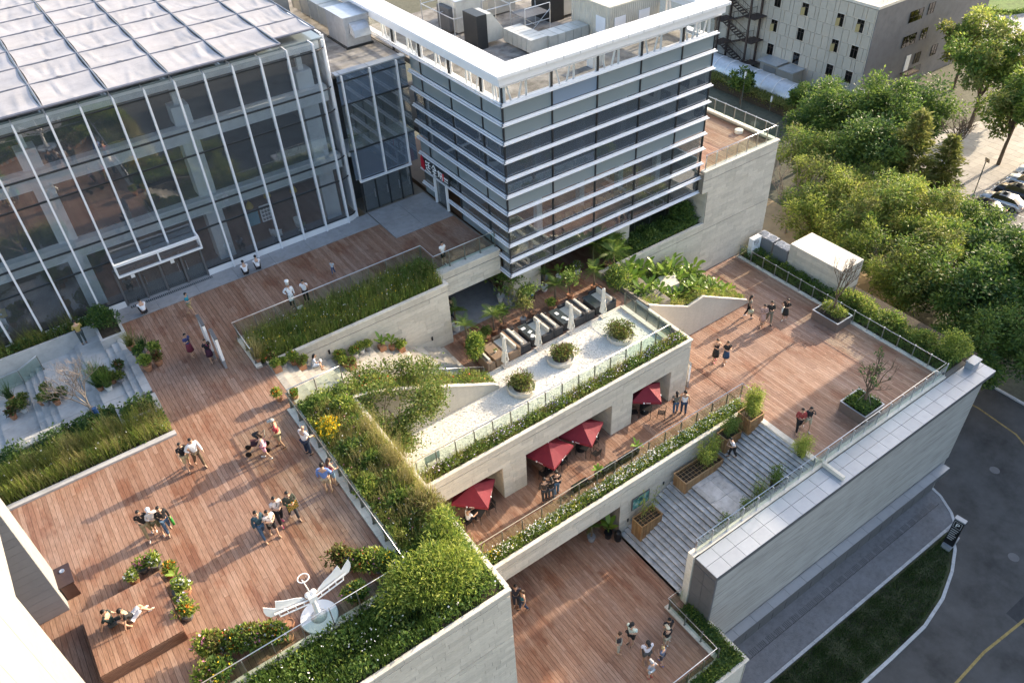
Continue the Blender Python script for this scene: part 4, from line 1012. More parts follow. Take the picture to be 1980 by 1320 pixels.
# columns under the tower and the lobby at garden level
for k, (xa, xb, ya, yb) in enumerate([(23.17, 25.4, 35.0, 36.2), (31.6, 33.2, 35.05, 36.6)]):
    t = thing('stone_column', ['broad stone column under the tower corner beside the waste bins', 'stone column under the tower next to the planted niche'][k], 'column', ((xa+xb)/2, ya, -4.4))
    b = MB(); b.box(xa+.03, xb-.03, ya+.03, yb, -4.45, -1.55); b.build('column_core', LIMEC, t)
    pieces('stone', stone_boxes('x', ya+.0, xa, xb, -4.4, -1.58, .35, (.8, 1.4))+stone_boxes('y', xa+.015, ya+.02, yb, -4.4, -1.58, .35, (.8, 1.4)), LIME, t)
b = MB(); b.box(22.7, 40, 39.2, 39.4, -4.4, -1.6); b.box(17.9, 23, 44.5, 44.7, -4.4, -1.7); b.box(33.4, 39.2, 37.3, 37.4, -4.4, -1.6)
o = b.build('lobby_wall', INTD, body)
b = MB()
for x in (33.6, 35.0, 36.4, 37.8): b.box(x, x+1.34, 37.15, 37.18, -4.3, -1.7)
b.build('lobby_glazing', G_DARK, body)

# ------------------------------------------------------------------ stone building at the left edge, with its portal
sb = thing('stone_portal_building', 'cream rendered building corner with grey lined portal at the left edge', 'building', (-8, 22, 0))
b = MB(); b.box(-14, -5.4, 10, 20.62, -.0, 9.6); b.build('wall', CREAM, sb)
b = MB(); b.box(-14, -5.4, 25.06, 26.55, 0, 9.6); b.build('wall', CREAM, sb)
b = MB(); b.box(-14, -5.46, 20.62, 25.06, 6.4, 9.6); b.build('lintel', CREAM, sb)
b = MB(); b.box(-14, -13.7, 20.62, 25.06, 0, 6.4); b.build('portal_back', DARKP, sb)
K = []
for i in range(3):
    for j in range(16):
        K.append((-6.35-1.9*i, 25.045, .2+.4*j, 1.88, .03, .39))
pieces('lining_panel', K, METALP, sb)
K = MB()
for y in (11.6, 13.8, 16.1, 18.4): K.box(-5.402, -5.397, y, y+.015, 0, 9.6)
K.build('render_joint', DARKP, sb)

# ------------------------------------------------------------------ far building with fire stair, beyond the trees
fb = thing('panelled_building', 'beige panelled building with small casement windows beyond the trees', 'building', (97, 59, ZG))
XF, YG = 96.6, 59.0; ZTf = -7.9
b = MB(); b.box(XF+.05, 124, YG+.05, 104, ZG, ZTf-.1); b.build('wall_core', FARF, fb)
b = MB(); b.box(XF, 124, YG-.05, YG+.05, ZG, ZTf); b.build('side_wall', FARG, fb)
b = MB(); b.box(XF-.1, 124, YG-.1, YG+.3, ZTf, ZTf+.35); b.box(XF-.1, XF+.3, YG+.3, 104, ZTf, ZTf+.35); b.build('parapet', FARF, fb)
b = MB(); b.box(XF+.3, 124, YG+.3, 104, ZTf-.1, ZTf+.02); b.build('flat_roof', FARW, fb)
hh = 1.7; K = []
WY = [61.0, 64.1, 69.8, 74.5]; WZ = [-10.4, -13.8, -17.2]
for i in range(7):
    z = ZTf-.05-hh*(i+1); y = YG+.15; k = i % 2
    while y < 90:
        w = [1.3, .62, 1.3, 1.0][k % 4]; k += 1
        K.append((XF-.0, y+w/2, z+hh/2, .08, w-.09, hh-.08)); y += w
pieces('wall_panel', K, FARW, fb, 300)
for a, y in enumerate(WY):
    for c_, z in enumerate(WZ):
        f = MB(); f.box(XF-.10, XF-.045, y-.62, y+.62, z-.88, z+.88); f.build('window_surround', FARF, fb)
        f = MB(); f.box(XF-.13, XF-.105, y-.52, y+.52, z-.8, z+.8); w = f.build('window', G_FAR, fb)
        f = MB()
        for ya in (-.52, -.02, .48): f.box(XF-.16, XF-.13, y+ya, y+ya+.05, z-.8, z+.8)
        for za in (-.8, .3, .75): f.box(XF-.16, XF-.13, y-.52, y+.52, z+za, z+za+.05)
        f.build('frame', RUST, w)
        if (a, c_) in ((0, 0), (1, 0), (2, 0), (1, 1), (3, 1)): f = MB(); f.obox((XF-.32, y+.2, z-.25), (.05, .5, 1.0), .75); f.build('casement', plain((.40,.33,.16), .6), w)
for (x, z, w) in [(8.9, -10.6, 2.9), (12.2, -10.4, 1.3), (8.8, -13.9, 2.9), (12.1, -13.8, 1.3), (12.1, -17.1, 1.3), (16, -17.0, 1.3)]:
    f = MB(); f.box(XF+x-w/2, XF+x+w/2, YG-.09, YG-.055, z-.75, z+.75); wo = f.build('window', G_FAR, fb)
    f = MB(); k = 3 if w > 2 else 2
    for q_ in range(k+1): f.box(XF+x-w/2+q_*w/k-.03, XF+x-w/2+q_*w/k+.03, YG-.12, YG-.09, z-.75, z+.75)
    f.box(XF+x-w/2, XF+x+w/2, YG-.12, YG-.09, z-.1, z-.04); f.build('frame', BLACKM, wo)
f = MB(); f.box(XF+9.4, XF+10.4, YG-.12, YG-.06, -18.4, -16.2); f.build('door', WHITEG, fb)
f = MB(); f.box(XF+8.9, XF+11.6, YG-1.2, YG-.1, -18.6, -18.45); f.build('door_landing', RUST, fb)
f = MB()
for i in range(9): f.tube([(XF+8.9+.33*i, YG-1.2, -18.45), (XF+8.9+.33*i, YG-1.2, -17.5)], .025, 4)
f.tube([(XF+8.9, YG-1.2, -17.5), (XF+11.6, YG-1.2, -17.5)], .03, 4); f.build('balustrade', BLACKM, fb)
f = MB()
for i in range(10): f.tube([(XF+1+.9*i, YG+.3, ZTf+.3), (XF+1+.9*i, YG+.3, ZTf+1.2)], .03, 4)
for z in (.75, 1.2): f.tube([(XF+.3, YG+.3, ZTf+z), (XF+10, YG+.3, ZTf+z)], .03, 4)
f.tube([(XF+.3, YG+.3, ZTf+1.2), (XF+.3, YG+8, ZTf+1.2)], .03, 4); f.build('roof_railing', GALV, fb)
fs = thing('fire_stair', 'dark steel zigzag fire stair standing against the panelled building', 'staircase', (95.4, 80, ZG))
hh = 3.4
f = MB()
for (x, y) in ((96.3, 77.0), (94.0, 77.0), (96.3, 82.6), (94.0, 82.6)): f.box(x-.12, x+.12, y-.12, y+.12, ZG, -5.5)
f.build('post', RUST, fs)
for i in range(5):
    z = ZG+.8+hh*i
    f = MB(); f.box(93.9, 96.5, 76.0, 77.8, z, z+.1); f.build('landing', RUST, fs)
    f = MB(); f.box(93.9, 96.5, 81.9, 83.6, z+hh/2, z+hh/2+.1); f.build('landing', RUST, fs)
    for (ya, za, yb, zb, x) in ((77.8, z, 81.9, z+hh/2, 94.6), (81.9, z+hh/2, 77.8, z+hh, 95.8)):
        f = MB()
        for k in range(8):
            t_ = (k+.5)/8; f.box(x-.5, x+.5, ya+(yb-ya)*t_-.2, ya+(yb-ya)*t_+.2, za+(zb-za)*t_-.03, za+(zb-za)*t_+.03)
        f.tube([(x-.5, ya, za+.0), (x-.5, yb, zb+.0)], .07, 4); f.tube([(x+.5, ya, za), (x+.5, yb, zb)], .07, 4)
        for s_ in (-.5, .5):
            f.tube([(x+s_, ya, za+1.0), (x+s_, yb, zb+1.0)], .035, 4)
            for k in range(6): t_ = k/5; f.tube([(x+s_, ya+(yb-ya)*t_, za+(zb-za)*t_), (x+s_, ya+(yb-ya)*t_, za+(zb-za)*t_+1)], .02, 4)
        f.build('flight', RUST, fs)
    f = MB()
    for (y0_, y1_, zz_) in ((76.0, 77.8, z), (81.9, 83.6, z+hh/2)):
        for k in range(7): f.tube([(93.95, y0_+(y1_-y0_)*k/6, zz_), (93.95, y0_+(y1_-y0_)*k/6, zz_+1.05)], .02, 4)
        f.tube([(93.95, y0_, zz_+1.05), (93.95, y1_, zz_+1.05)], .035, 4)
    f.build('balustrade', RUST, fs)
sh = thing('utility_shed', 'small beige sheds with sheet roofs at the foot of the panelled building', 'shed', (94.8, 71, ZG))
f = MB(); f.box(94.4, 96.4, 68.2, 74.2, ZG, ZG+2.2); f.build('wall', FARW, sh)
f = MB(); f.box(93.9, 96.5, 68.0, 70.6, ZG+2.2, ZG+2.35); f.box(93.9, 96.5, 70.9, 74.4, ZG+2.4, ZG+2.55); f.build('roof', GALV, sh)
f = MB(); f.box(94.3, 94.39, 71.3, 73.5, ZG+.1, ZG+1.9); f.build('door', CREAM, sh)
# long vaulted walkway cover
tn = thing('vaulted_cover', 'long pale grey barrel vaulted walkway cover behind the hedge', 'canopy', (91, 72, ZG))
n = 9; f = MB()
pr_ = [(90.2+1.9*math.cos(math.pi*i/n), 1.0+1.9*math.sin(math.pi*i/n)) for i in range(n+1)]
for k in range(18):
    ya = 58+2.2*k; f = MB(); v = [(x, ya+.03, ZG+z) for x, z in pr_]+[(x, ya+2.17, ZG+z) for x, z in pr_]
    f.add(v, [(i, i+1, n+i+2, n+i+1) for i in range(n)]); f.build('vault_panel', GALV, tn, smooth=True)
for k in range(19): f = MB(); f.tube([(x, 58+2.2*k, ZG+z+.03) for x, z in pr_], .06, 5); f.build('vault_rib', WHITEP, tn)
f = MB(); f.box(88.2, 88.35, 58, 97.6, ZG, ZG+1.0); f.box(92.0, 92.15, 58, 97.6, ZG, ZG+1.0); f.build('side_wall', FARF, tn)
# block added out of view on the right to shade road, terrace and plaza
nb = thing('added_shade_building', 'plain building block added beyond the right edge to shade road and plaza', 'building', (86, 4, ZG))
b = MB(); b.box(76, 96, -34, 18.4, ZG, 9.4); b.build('wall', FARW, nb)
b = MB(); b.box(76, 96, 18.4, 20.8, ZG, 13.5); b.build('added_shade_tower', FARW, nb)  # taller end of the added block, sized to leave a sun streak on the plaza
K = [(75.98, -32+3.2*i, ZG+2+3.3*j, .1, 1.8, 1.7) for i in range(17) for j in range(8)]
o = link('window_field', boxes_mesh('window_field', K, G_FAR), nb); o['kind'] = 'stuff'
# ------------------------------------------------------------------ plants
ORD = ['first', 'second', 'third', 'fourth', 'fifth', 'sixth', 'seventh', 'eighth', 'ninth', 'tenth', 'eleventh', 'twelfth', 'thirteenth', 'fourteenth', 'fifteenth', 'sixteenth', 'seventeenth', 'eighteenth', 'nineteenth', 'last']
def rand_dirs(n, up=.3):
    d = rng.normal(size=(n, 3)); d[:, 2] = np.abs(d[:, 2])*.8+up*rng.random(n); d /= np.linalg.norm(d, axis=1)[:, None]; return d
def leaf_quads(P, size, up=.3, asp=.5, D=None):
    """four-cornered leaves on points P, turned every way"""
    n = len(P); d = rand_dirs(n, up) if D is None else D
    s = np.cross(d, rng.normal(size=(n, 3))); s /= np.linalg.norm(s, axis=1)[:, None]+1e-9
    sz = np.broadcast_to(size, (n,))[:, None]*rng.uniform(.65, 1.35, (n, 1))
    nr = np.cross(d, s)
    a = P; b = P+d*sz*.5+s*sz*asp*.5; c = P+d*sz+nr*sz*.12; e = P+d*sz*.5-s*sz*asp*.5
    return np.stack([a, b, c, e], 1)
def blades(P, h, w, lean=.45):
    n = len(P); an = rng.uniform(0, 2*math.pi, n); hh = np.broadcast_to(h, (n,))*rng.uniform(.55, 1.2, n)
    ln = hh*lean*rng.random(n)
    d = np.stack([np.cos(an), np.sin(an), np.zeros(n)], 1); s = np.stack([-d[:, 1], d[:, 0], np.zeros(n)], 1)*w/2
    tip = P+d*ln[:, None]; tip[:, 2] += hh
    return np.stack([P-s, P+s, tip+s*.25, tip-s*.25], 1)
def quad_obj(name, groups, mats, parent=None, local=False):
    """groups: list of (quads (n,4,3), material index)"""
    Q = np.concatenate([g for g, _ in groups]); mi = np.concatenate([np.full(len(g), k) for g, k in groups])
    v = Q.reshape(-1, 3); f = np.arange(len(v)).reshape(-1, 4)
    return link(name, np_mesh(name, v, f, mats, mi), parent, local=local)
def in_frame_pts(P, m=40):
    q = (P-np.array([0, 0, 28.]))@CAM_R.T
    u = 990+CAM_F*q[:, 0]/q[:, 2]; w = 660+CAM_F*q[:, 1]/q[:, 2]
    return (u > -m) & (u < 1980+m) & (w > -m) & (w < 1320+m)
def clumpy(n, x0, x1, y0, y1, k=None, sp=.35):
    """points gathered in uneven clumps"""
    A = (x1-x0)*(y1-y0); k = k or max(4, int(A*2.2))
    cx = rng.uniform(x0, x1, k); cy = rng.uniform(y0, y1, k); i = rng.integers(0, k, n)
    x = np.where(rng.random(n) < .6, cx[i]+rng.normal(0, sp, n), rng.uniform(x0, x1, n))
    y = np.where(rng.random(n) < .6, cy[i]+rng.normal(0, sp, n), rng.uniform(y0, y1, n))
    m = (x > x0) & (x < x1) & (y > y0) & (y < y1)
    return x[m], y[m], cx, cy
SOILN = [0]
def inside(P, poly):
    r = np.zeros(len(P), bool); n = len(poly)
    for i in range(n):
        (xa, ya), (xb, yb) = poly[i], poly[i-1]
        r ^= ((ya > P[:, 1]) != (yb > P[:, 1])) & (P[:, 0] < (xb-xa)*(P[:, 1]-ya)/(yb-ya+1e-12)+xa)
    return r
def bed(label, rects, zf, dens, mix, soil=True, cat_name='ground_cover', poly=None):
    """planted bed: soil sheet plus one mass of blades and leaves; mix = (kind, material, share, size, width/aspect)"""
    zfun = zf if callable(zf) else (lambda x, y: np.full_like(x, zf))
    mats = []; groups = []
    for (x0, x1, y0, y1) in rects:
        if soil:
            nx = 24; xs = np.linspace(x0, x1, nx); b = MB()
            v = [(x, y, float(zfun(np.array([x]), np.array([y]))[0])) for x in xs for y in (y0, y1)]
            b.add(v, [(2*i, 2*i+2, 2*i+3, 2*i+1) for i in range(nx-1)]); struct('planting_bed', b, SOIL)
        for (kind, m, share, size, wd) in mix:
            n = int(dens*share*(x1-x0)*(y1-y0)); 
            if n < 4: continue
            x, y, cx, cy = clumpy(n, x0, x1, y0, y1, sp=.22+.2*random.random())
            hmap = .55+.9*np.abs(np.sin(x*1.7+random.random()*6)*np.sin(y*2.3+random.random()*6))
            z = zfun(x, y)
            P = np.stack([x, y, z], 1)
            kp = in_frame_pts(P, 60)
            if poly: kp &= inside(P, poly)
            P = P[kp]; hmap = hmap[kp]
            if len(P) < 3: continue
            if m not in mats: mats.append(m)
            k = mats.index(m)
            if kind == 'blade': groups.append((blades(P, size*hmap, wd), k))
            elif kind == 'leaf':
                P[:, 2] += rng.random(len(P))**.7*size*3.2*hmap; groups.append((leaf_quads(P, size, .4, wd), k))
            elif kind == 'flower':
                P[:, 2] += size*4+rng.random(len(P))*.25*hmap; groups.append((leaf_quads(P, wd, .9, 1.0), k))
    o = quad_obj(cat_name, groups, mats); o['kind'] = 'stuff'; o['label'] = label; return o
def shrub_parts(c, r, n, size, mats, shares=None, asp=.5, parent=None, shell=.55, name='foliage', lobes=7, local=False, up=.35, flowers=None, rad0=(.38, .62)):
    """uneven crown of many small leaves round several lobes"""
    c = np.array(c, float); r = np.array(r if hasattr(r, '__len__') else (r, r, r*.8), float)
    L = rng.normal(size=(lobes, 3)); L /= np.linalg.norm(L, axis=1)[:, None]; L[:, 2] = np.abs(L[:, 2])*.9-.15
    cen = L*r*.55*rng.uniform(.5, 1.1, (lobes, 1)); rad = rng.uniform(*rad0, lobes)
    i = rng.integers(0, lobes, n); d = rng.normal(size=(n, 3)); d /= np.linalg.norm(d, axis=1)[:, None]
    q = (shell+(1-shell)*rng.random(n)**.5)*(1+.45*rng.random(n)**5)
    P = cen[i]+d*(rad[i]*q)[:, None]*r + c
    P[:, 2] = np.maximum(P[:, 2], c[2]-r[2]*.95)
    D = d*.8+rng.normal(size=(n, 3))*.55; D[:, 2] += up; D /= np.linalg.norm(D, axis=1)[:, None]
    Q = leaf_quads(P, size, up, asp, D)
    shares = shares or [1/len(mats)]*len(mats); lab = rng.choice(len(mats), n, p=np.array(shares)/sum(shares))
    groups = [(Q[lab == k], k) for k in range(len(mats)) if (lab == k).any()]; mm = list(mats)
    if flowers:
        fm, fn, fs = flowers; j = rng.integers(0, n, fn); F = P[j]+d[j]*.04*r; F[:, 2] += .03
        for a in range(2): groups.append((leaf_quads(F, fs, .8, 1.1), len(mm)))
        mm.append(fm)
    return quad_obj(name, groups, mm, parent, local)
def shrub(label, c, r, n, size, mats, shares=None, cat='shrub', name='shrub', group=None, **kw):
    zb = c[2]-(r[2] if hasattr(r, '__len__') else r*.8)
    t = thing(name, label, cat, (c[0], c[1], zb), group=group)
    shrub_parts(c, r, n, size, mats, shares, parent=t, **kw)
    b = MB()
    rr = r if hasattr(r, '__len__') else (r, r, r*.8)
    for i in range(6):
        a = i*1.05; b.tube([(c[0]+.06*math.cos(a), c[1]+.06*math.sin(a), zb-.02), (c[0]+rr[0]*.3*math.cos(a), c[1]+rr[1]*.3*math.sin(a), c[2]), (c[0]+rr[0]*.5*math.cos(a), c[1]+rr[1]*.5*math.sin(a), c[2]+rr[2]*.4)], [.03, .02, .008], 5)
    b.build('stem', BARK, t); return t
def branch_mb(b, p, d, L, r, depth, spread=.55, kids=3, tips=None, up=.15):
    q = [Vector(p)]; dv = Vector(d).normalized(); k = 3
    for i in range(k):
        dv = (dv+Vector((random.gauss(0, .12), random.gauss(0, .12), random.gauss(0, .08)+up*.3))).normalized(); q.append(q[-1]+dv*L/k)
    b.tube(q, [r*(1-.45*i/k) for i in range(k+1)], 6 if r > .03 else 4, cap=False)
    if depth == 0:
        if tips is not None: tips.append(tuple(q[-1]))
        return
    for j in range(kids):
        s = q[random.choice([2, 3, 3])] if j else q[-1]
        nd = (dv+Vector((random.gauss(0, spread), random.gauss(0, spread), random.gauss(0, spread*.5)+up))).normalized()
        branch_mb(b, s, nd, L*random.uniform(.6, .85), r*.62, depth-1, spread, kids, tips, up)

# ---- beds of the terraces
garden_mix = [('blade', LEAF_O, .32, .55, .03), ('blade', LEAF_S, .18, .75, .022), ('leaf', LEAF_G, .28, .15, .5), ('leaf', LEAF_Y, .12, .14, .5), ('flower', FLW_W, .008, .1, .06), ('flower', FLW_P, .004, .1, .06)]
bed('mixed green and straw coloured ground cover of the long garden bed', [(6.42, 8.95, 19.2, 28.8)], .0, 900, garden_mix)
bed('leafy ground cover at the head of the garden bed beside the steps', [(6.42, 9.0, 28.8, 30.05)], .0, 900, [('leaf', LEAF_G, .6, .16, .5), ('leaf', LEAF_Y, .3, .14, .5), ('blade', LEAF_O, .1, .5, .03)])
bed('tall straw yellow grass along the outer edge of the garden bed', [(7.9, 9.05, 19.8, 26.5)], .02, 700, [('blade', LEAF_S, .7, .95, .02), ('blade', LEAF_Y, .3, .8, .025)], soil=False)
bed('low green plants with white flowers in the front garden strip', [(-9, 6.2, 15.35, 17.9), (6.2, 8.95, 15.35, 19.2)], .02, 800, [('leaf', LEAF_G, .45, .15, .5), ('leaf', LEAF_D, .12, .15, .5), ('blade', LEAF_G, .33, .5, .03), ('leaf', LEAF_Y, .07, .12, .5), ('flower', FLW_W, .010, .1, .07)])
bed('tall meadow grass with yellow flowers in the upper deck planter', [(6.4, 17.7, 34.22, 36.9)], .03, 900, [('blade', LEAF_G, .30, .62, .03), ('blade', LEAF_Y, .22, .6, .03), ('blade', LEAF_O, .24, .7, .026), ('leaf', LEAF_Y, .12, .13, .5), ('leaf', LEAF_G, .12, .14, .5), ('blade', LEAF_S, .1, .75, .02), ('flower', FLW_Y, .006, .12, .07), ('flower', FLW_W, .006, .12, .06)])
zs = lambda x, y: np.interp(x, [9.1, 10.3, 13, 17.5], [-.1, -.35, -1.68, -4.1])
bed('rough grass and creepers on the sloping bed beside the steps', [(9.06, 17.6, 28.95, 30.08)], zs, 800, [('leaf', LEAF_G, .4, .14, .5), ('blade', LEAF_O, .3, .4, .03), ('leaf', LEAF_Y, .2, .12, .5), ('blade', LEAF_S, .1, .5, .02), ('flower', FLW_R, .01, .1, .07)])
bed('flowering edge plants along the front of the white gravel', [(9.3, 29.25, 25.13, 25.92)], -4.38, 1300, [('leaf', LEAF_G, .32, .12, .5), ('leaf', LEAF_Y, .22, .11, .5), ('blade', LEAF_O, .25, .42, .025), ('blade', LEAF_S, .16, .5, .02), ('flower', FLW_V, .02, .09, .07), ('flower', FLW_W, .02, .09, .06)])
bed('white flowering ground cover along the walkway planter', [(9.3, 31.4, 21.62, 22.32)], -8.66, 1500, [('leaf', LEAF_G, .45, .12, .5), ('leaf', LEAF_Y, .32, .11, .5), ('blade', LEAF_G, .12, .3, .03), ('flower', FLW_W, .075, .09, .07), ('flower', FLW_Y, .02, .09, .05)])
bed('dark green creeper in the corner planter of the lower plaza', [(9, 21.0, 11.4, 12.18), (20.08, 21.0, 12.18, 15.5)], -13.16, 1300, [('leaf', LEAF_D, .4, .13, .5), ('leaf', LEAF_G, .35, .13, .5), ('blade', LEAF_G, .2, .35, .03), ('leaf', LEAF_Y, .08, .12, .5)])
bed('shaded grass and flowers in the left court planter', [(-14, 1.0, 32.25, 34.4)], .06, 850, [('blade', LEAF_O, .32, .8, .028), ('blade', LEAF_Y, .2, .75, .028), ('blade', LEAF_S, .26, .85, .02), ('leaf', LEAF_Y, .14, .14, .5), ('leaf', LEAF_G, .16, .15, .5), ('flower', FLW_W, .004, .1, .08)])
bed('dark low plants behind the tall grass of the court planter', [(-12, -.9, 34.4, 35.7)], .06, 800, [('leaf', LEAF_D, .5, .15, .5), ('leaf', LEAF_G, .4, .15, .5), ('blade', LEAF_G, .1, .5, .03)])
bed('small plants in the stone trough by the deck', [(-.75, .8, 34.0, 34.95)], .36, 900, [('leaf', LEAF_D, .5, .14, .5), ('leaf', LEAF_G, .5, .14, .5)])
bed('shaded planting strip along the foot of the hall glazing', [(-14, -.15, 43.35, 44.0)], .15, 900, [('blade', LEAF_O, .35, .7, .028), ('leaf', LEAF_D, .35, .16, .5), ('leaf', LEAF_G, .3, .16, .5)])
bed('clipped green planting in the niche planter under the tower', [(31.5, 39.1, 33.9, 35.8)], -4.2, 800, [('leaf', LEAF_D, .4, .16, .5), ('leaf', LEAF_G, .5, .16, .5), ('blade', LEAF_G, .1, .4, .04)])
zw = lambda x, y: np.interp(x, [29.4, 31, 33.2, 34.6, 39.4], [-4.5, -4.75, -5.95, -5.85, -8.4])
bed('pale trailing grass on the sloping bed that runs down to the terrace deck', [(29.6, 39.3, 28.95, 29.9)], zw, 1100, [('blade', LEAF_O, .3, .4, .025), ('leaf', LEAF_Y, .25, .11, .5), ('leaf', LEAF_G, .2, .12, .5), ('blade', LEAF_S, .25, .4, .02)])
bed('undergrowth below the broad leaved plants beside the block wall', [(29.6, 38.6, 29.9, 33.55)], lambda x, y: zw(x, y)-.1, 350, [('leaf', LEAF_D, .5, .16, .5), ('leaf', LEAF_G, .5, .16, .5)])
bed('ground cover on the east planting strip behind the terrace railing', [(43.65, 45.9, 15.9, 33.4)], -8.66, 500, [('leaf', LEAF_G, .5, .15, .5), ('leaf', LEAF_D, .3, .15, .5), ('blade', LEAF_G, .2, .5, .03)])
bed('short grass of the lawn beside the road', [(21, 43.2, 8.2, 11.45)], ZG+.13, 420, [('blade', GRASSM, 1.0, .14, .05)], soil=False, cat_name='lawn_grass', poly=[(10, 8.3), (32, 8.3), (35.6, 8.4), (38.1, 8.85), (40.4, 9.65), (42.1, 10.5), (43.0, 11.3), (10, 11.4)])
# solid fill under the two sloping beds and their walls
def slope_wall(label, prof, y0, y1, zb, fy):
    t = thing('sloping_wall', label, 'wall', (prof[0][0], fy, zb))
    b = MB(); b.prism_y([(prof[0][0], zb)]+[(prof[-1][0], zb)]+[(x, z-.06) for x, z in reversed(prof)], y0, y1); b.build('wall_core', LIMEC, t)
    b = MB(); b.prism_y([(prof[0][0]-.01, zb)]+[(prof[-1][0]+.01, zb)]+[(x, z) for x, z in reversed(prof)], fy-.02, fy+.02); b.build('stone_face', LIME, t)
    for (xa, za), (xb, zb_) in zip(prof[:-1], prof[1:]):
        b = MB(); b.prism_y([(xa, za), (xb, zb_), (xb, zb_+.08), (xa, za+.08)], fy-.06, fy+.16); b.build('coping_stone', COPE, t)
    return t
slope_wall('sloping limestone wall between the garden steps and the white gravel', [(9.1, .0), (10.3, -.3), (13.0, -1.6), (17.4, -3.95), (17.75, -4.3)], 28.9, 30.2, -4.5, 28.87)
slope_wall('stepped sloping limestone wall of the planted bank by the terrace deck', [(29.5, -4.05), (33.2, -5.98), (34.6, -5.78), (39.45, -8.4), (39.6, -8.68)], 28.92, 33.6, -8.75, 28.87)
# parapets of the court on the left
b = MB(); b.prism_y([(-14, -3.2), (-3.4, -.95), (-3.4, .42), (-5.0, .42), (-6.2, .15), (-14, .15)], 35.2, 35.85); tag(b.build('court_parapet', COPE, None), 'pale stone parapet with a sloping end beside the shaded court', 'parapet')
t = thing('stone_trough', 'grey stone planter trough at the corner of deck and court', 'planter', (0, 34.4, 0))
b = MB()
for (a0, a1, c0, c1) in ((-.9, 1.06, 33.86, 34.0), (-.9, 1.06, 34.96, 35.1), (.82, 1.06, 34.0, 34.96), (-.9, -.76, 34.0, 34.96)): b.box(a0, a1, c0, c1, .0, .45)
b.build('trough_side', GRANITE, t)
t = thing('hall_planter', 'raised stone planter with a clipped dark green shrub by the hall entrance', 'planter', (.5, 42.2, 0))
b = MB(); b.box(-.15, 1.2, 41.3, 41.5, -.5, .28); b.box(-.15, 0.0, 41.5, 43.3, -.5, .28); b.box(1.04, 1.2, 41.5, 43.9, -.5, .28); b.box(-14, -.15, 43.16, 43.33, -2, .26); b.build('planter_side', GRANITE, t)
b = MB(); b.box(0, 1.04, 41.5, 43.9, .1, .2); b.build('planter_soil', SOIL, t)
b = MB(); b.box(-9, 1.08, 31.9, 32.2, .005, .12); struct('planter_kerb', b, GRANITE)
shrub('clipped dark green shrub in the raised planter by the hall entrance', (.45, 42.6, .75), (.85, 1.2, .6), 2600, .14, [LEAF_D, LEAF_G], [.75, .25])
# ---- larger shrubs
shrub('broad bright yellow green willow leaved shrub above the front garden wall', (6.9, 17.2, .95), (2.75, 1.85, 1.35), 12000, .19, [LEAF_Y, LEAF_G], [.72, .28], asp=.26, lobes=34, shell=.35, rad0=(.2, .46))
shrub('smaller yellow green shrub at the garden bed corner by the railing', (8.3, 18.9, .7), (1.0, 1.0, .9), 1800, .18, [LEAF_Y, LEAF_G], asp=.3)
shrub('round bush with blue green leaves at the tower end of the grass planter', (17.0, 35.6, .55), (.95, .9, .65), 1800, .13, [LEAF_G, LEAF_O], group=None)
shrub('yellow flowering bush in the garden bed next to the man in white', (7.1, 27.3, .45), (.75, .7, .6), 900, .13, [LEAF_G, LEAF_Y], flowers=(FLW_Y, 320, .10))
shrub('reddish brown dry shrub in the middle of the garden bed', (8.3, 20.3, .5), (1.0, .9, .7), 1300, .2, [LEAF_R, LEAF_O, LEAF_S], asp=.2)
for i, (x, y, r, m_) in enumerate([(7.2, 29.1, .75, LEAF_G), (8.3, 28.2, .8, LEAF_Y), (7.4, 25.6, .8, LEAF_D), (8.0, 24.3, .7, LEAF_G), (7.0, 23.2, .7, LEAF_Y), (7.6, 21.8, .7, LEAF_G)]):
    shrub(['leafy shrub at the head of the garden bed by the steps', 'yellowish shrub under the garden tree beside the gravel', 'dark shrub in the garden bed below the yellow flowers', 'shrub in the middle of the garden bed beside the tall straw grass',
           'light shrub in the garden bed near the man in the blue shirt', 'shrub in the garden bed below the light shrub'][i], (x, y, .3), (r, r, r*.75), 1300, .15, [m_, LEAF_G], group='shrubs in the garden bed')
for i, (x, y, rx, ry, h, n) in enumerate([(45.0, 23.6, .95, 1.5, .85, 2600), (44.9, 20.8, .95, 1.5, .8, 2600), (45.0, 18.3, .9, 1.2, .75, 2000)]):
    shrub(['dense hedge bush behind the railing next to the pale stone box', 'feathery hedge bush in the middle of the east strip', 'low hedge bush before the round shrub of the east strip'][i], (x, y, -8.1), (rx, ry, h), n, .17, [LEAF_G, LEAF_O, LEAF_Y], [.5, .3, .2], lobes=10, group='bushes along the east railing')
shrub('round light green shrub at the far corner of the terrace by the coping', (45.4, 16.6, -7.7), (1.15, 1.1, 1.1), 3600, .15, [LEAF_Y, LEAF_G], [.6, .4], lobes=12)
shrub('bushy green shrub in front of the stone column under the tower', (31.3, 34.6, -3.3), (1.1, .9, 1.0), 2600, .17, [LEAF_G, LEAF_D])
shrub('bushy shrub at the end of the niche planter against the block wall', (38.0, 34.9, -3.3), (1.1, .8, .9), 2400, .18, [LEAF_G, LEAF_D])
shrub('dense round bush beside the last sofa and the gravel corner', (29.2, 31.7, -3.4), (.95, .95, 1.1), 2600, .15, [LEAF_G, LEAF_D, LEAF_Y], [.5, .3, .2])
shrub('climbing bush at the foot of the garden steps beside the brown chair', (18.0, 31.5, -3.2), (.75, .75, 1.25), 2600, .15, [LEAF_G, LEAF_Y], [.6, .4])
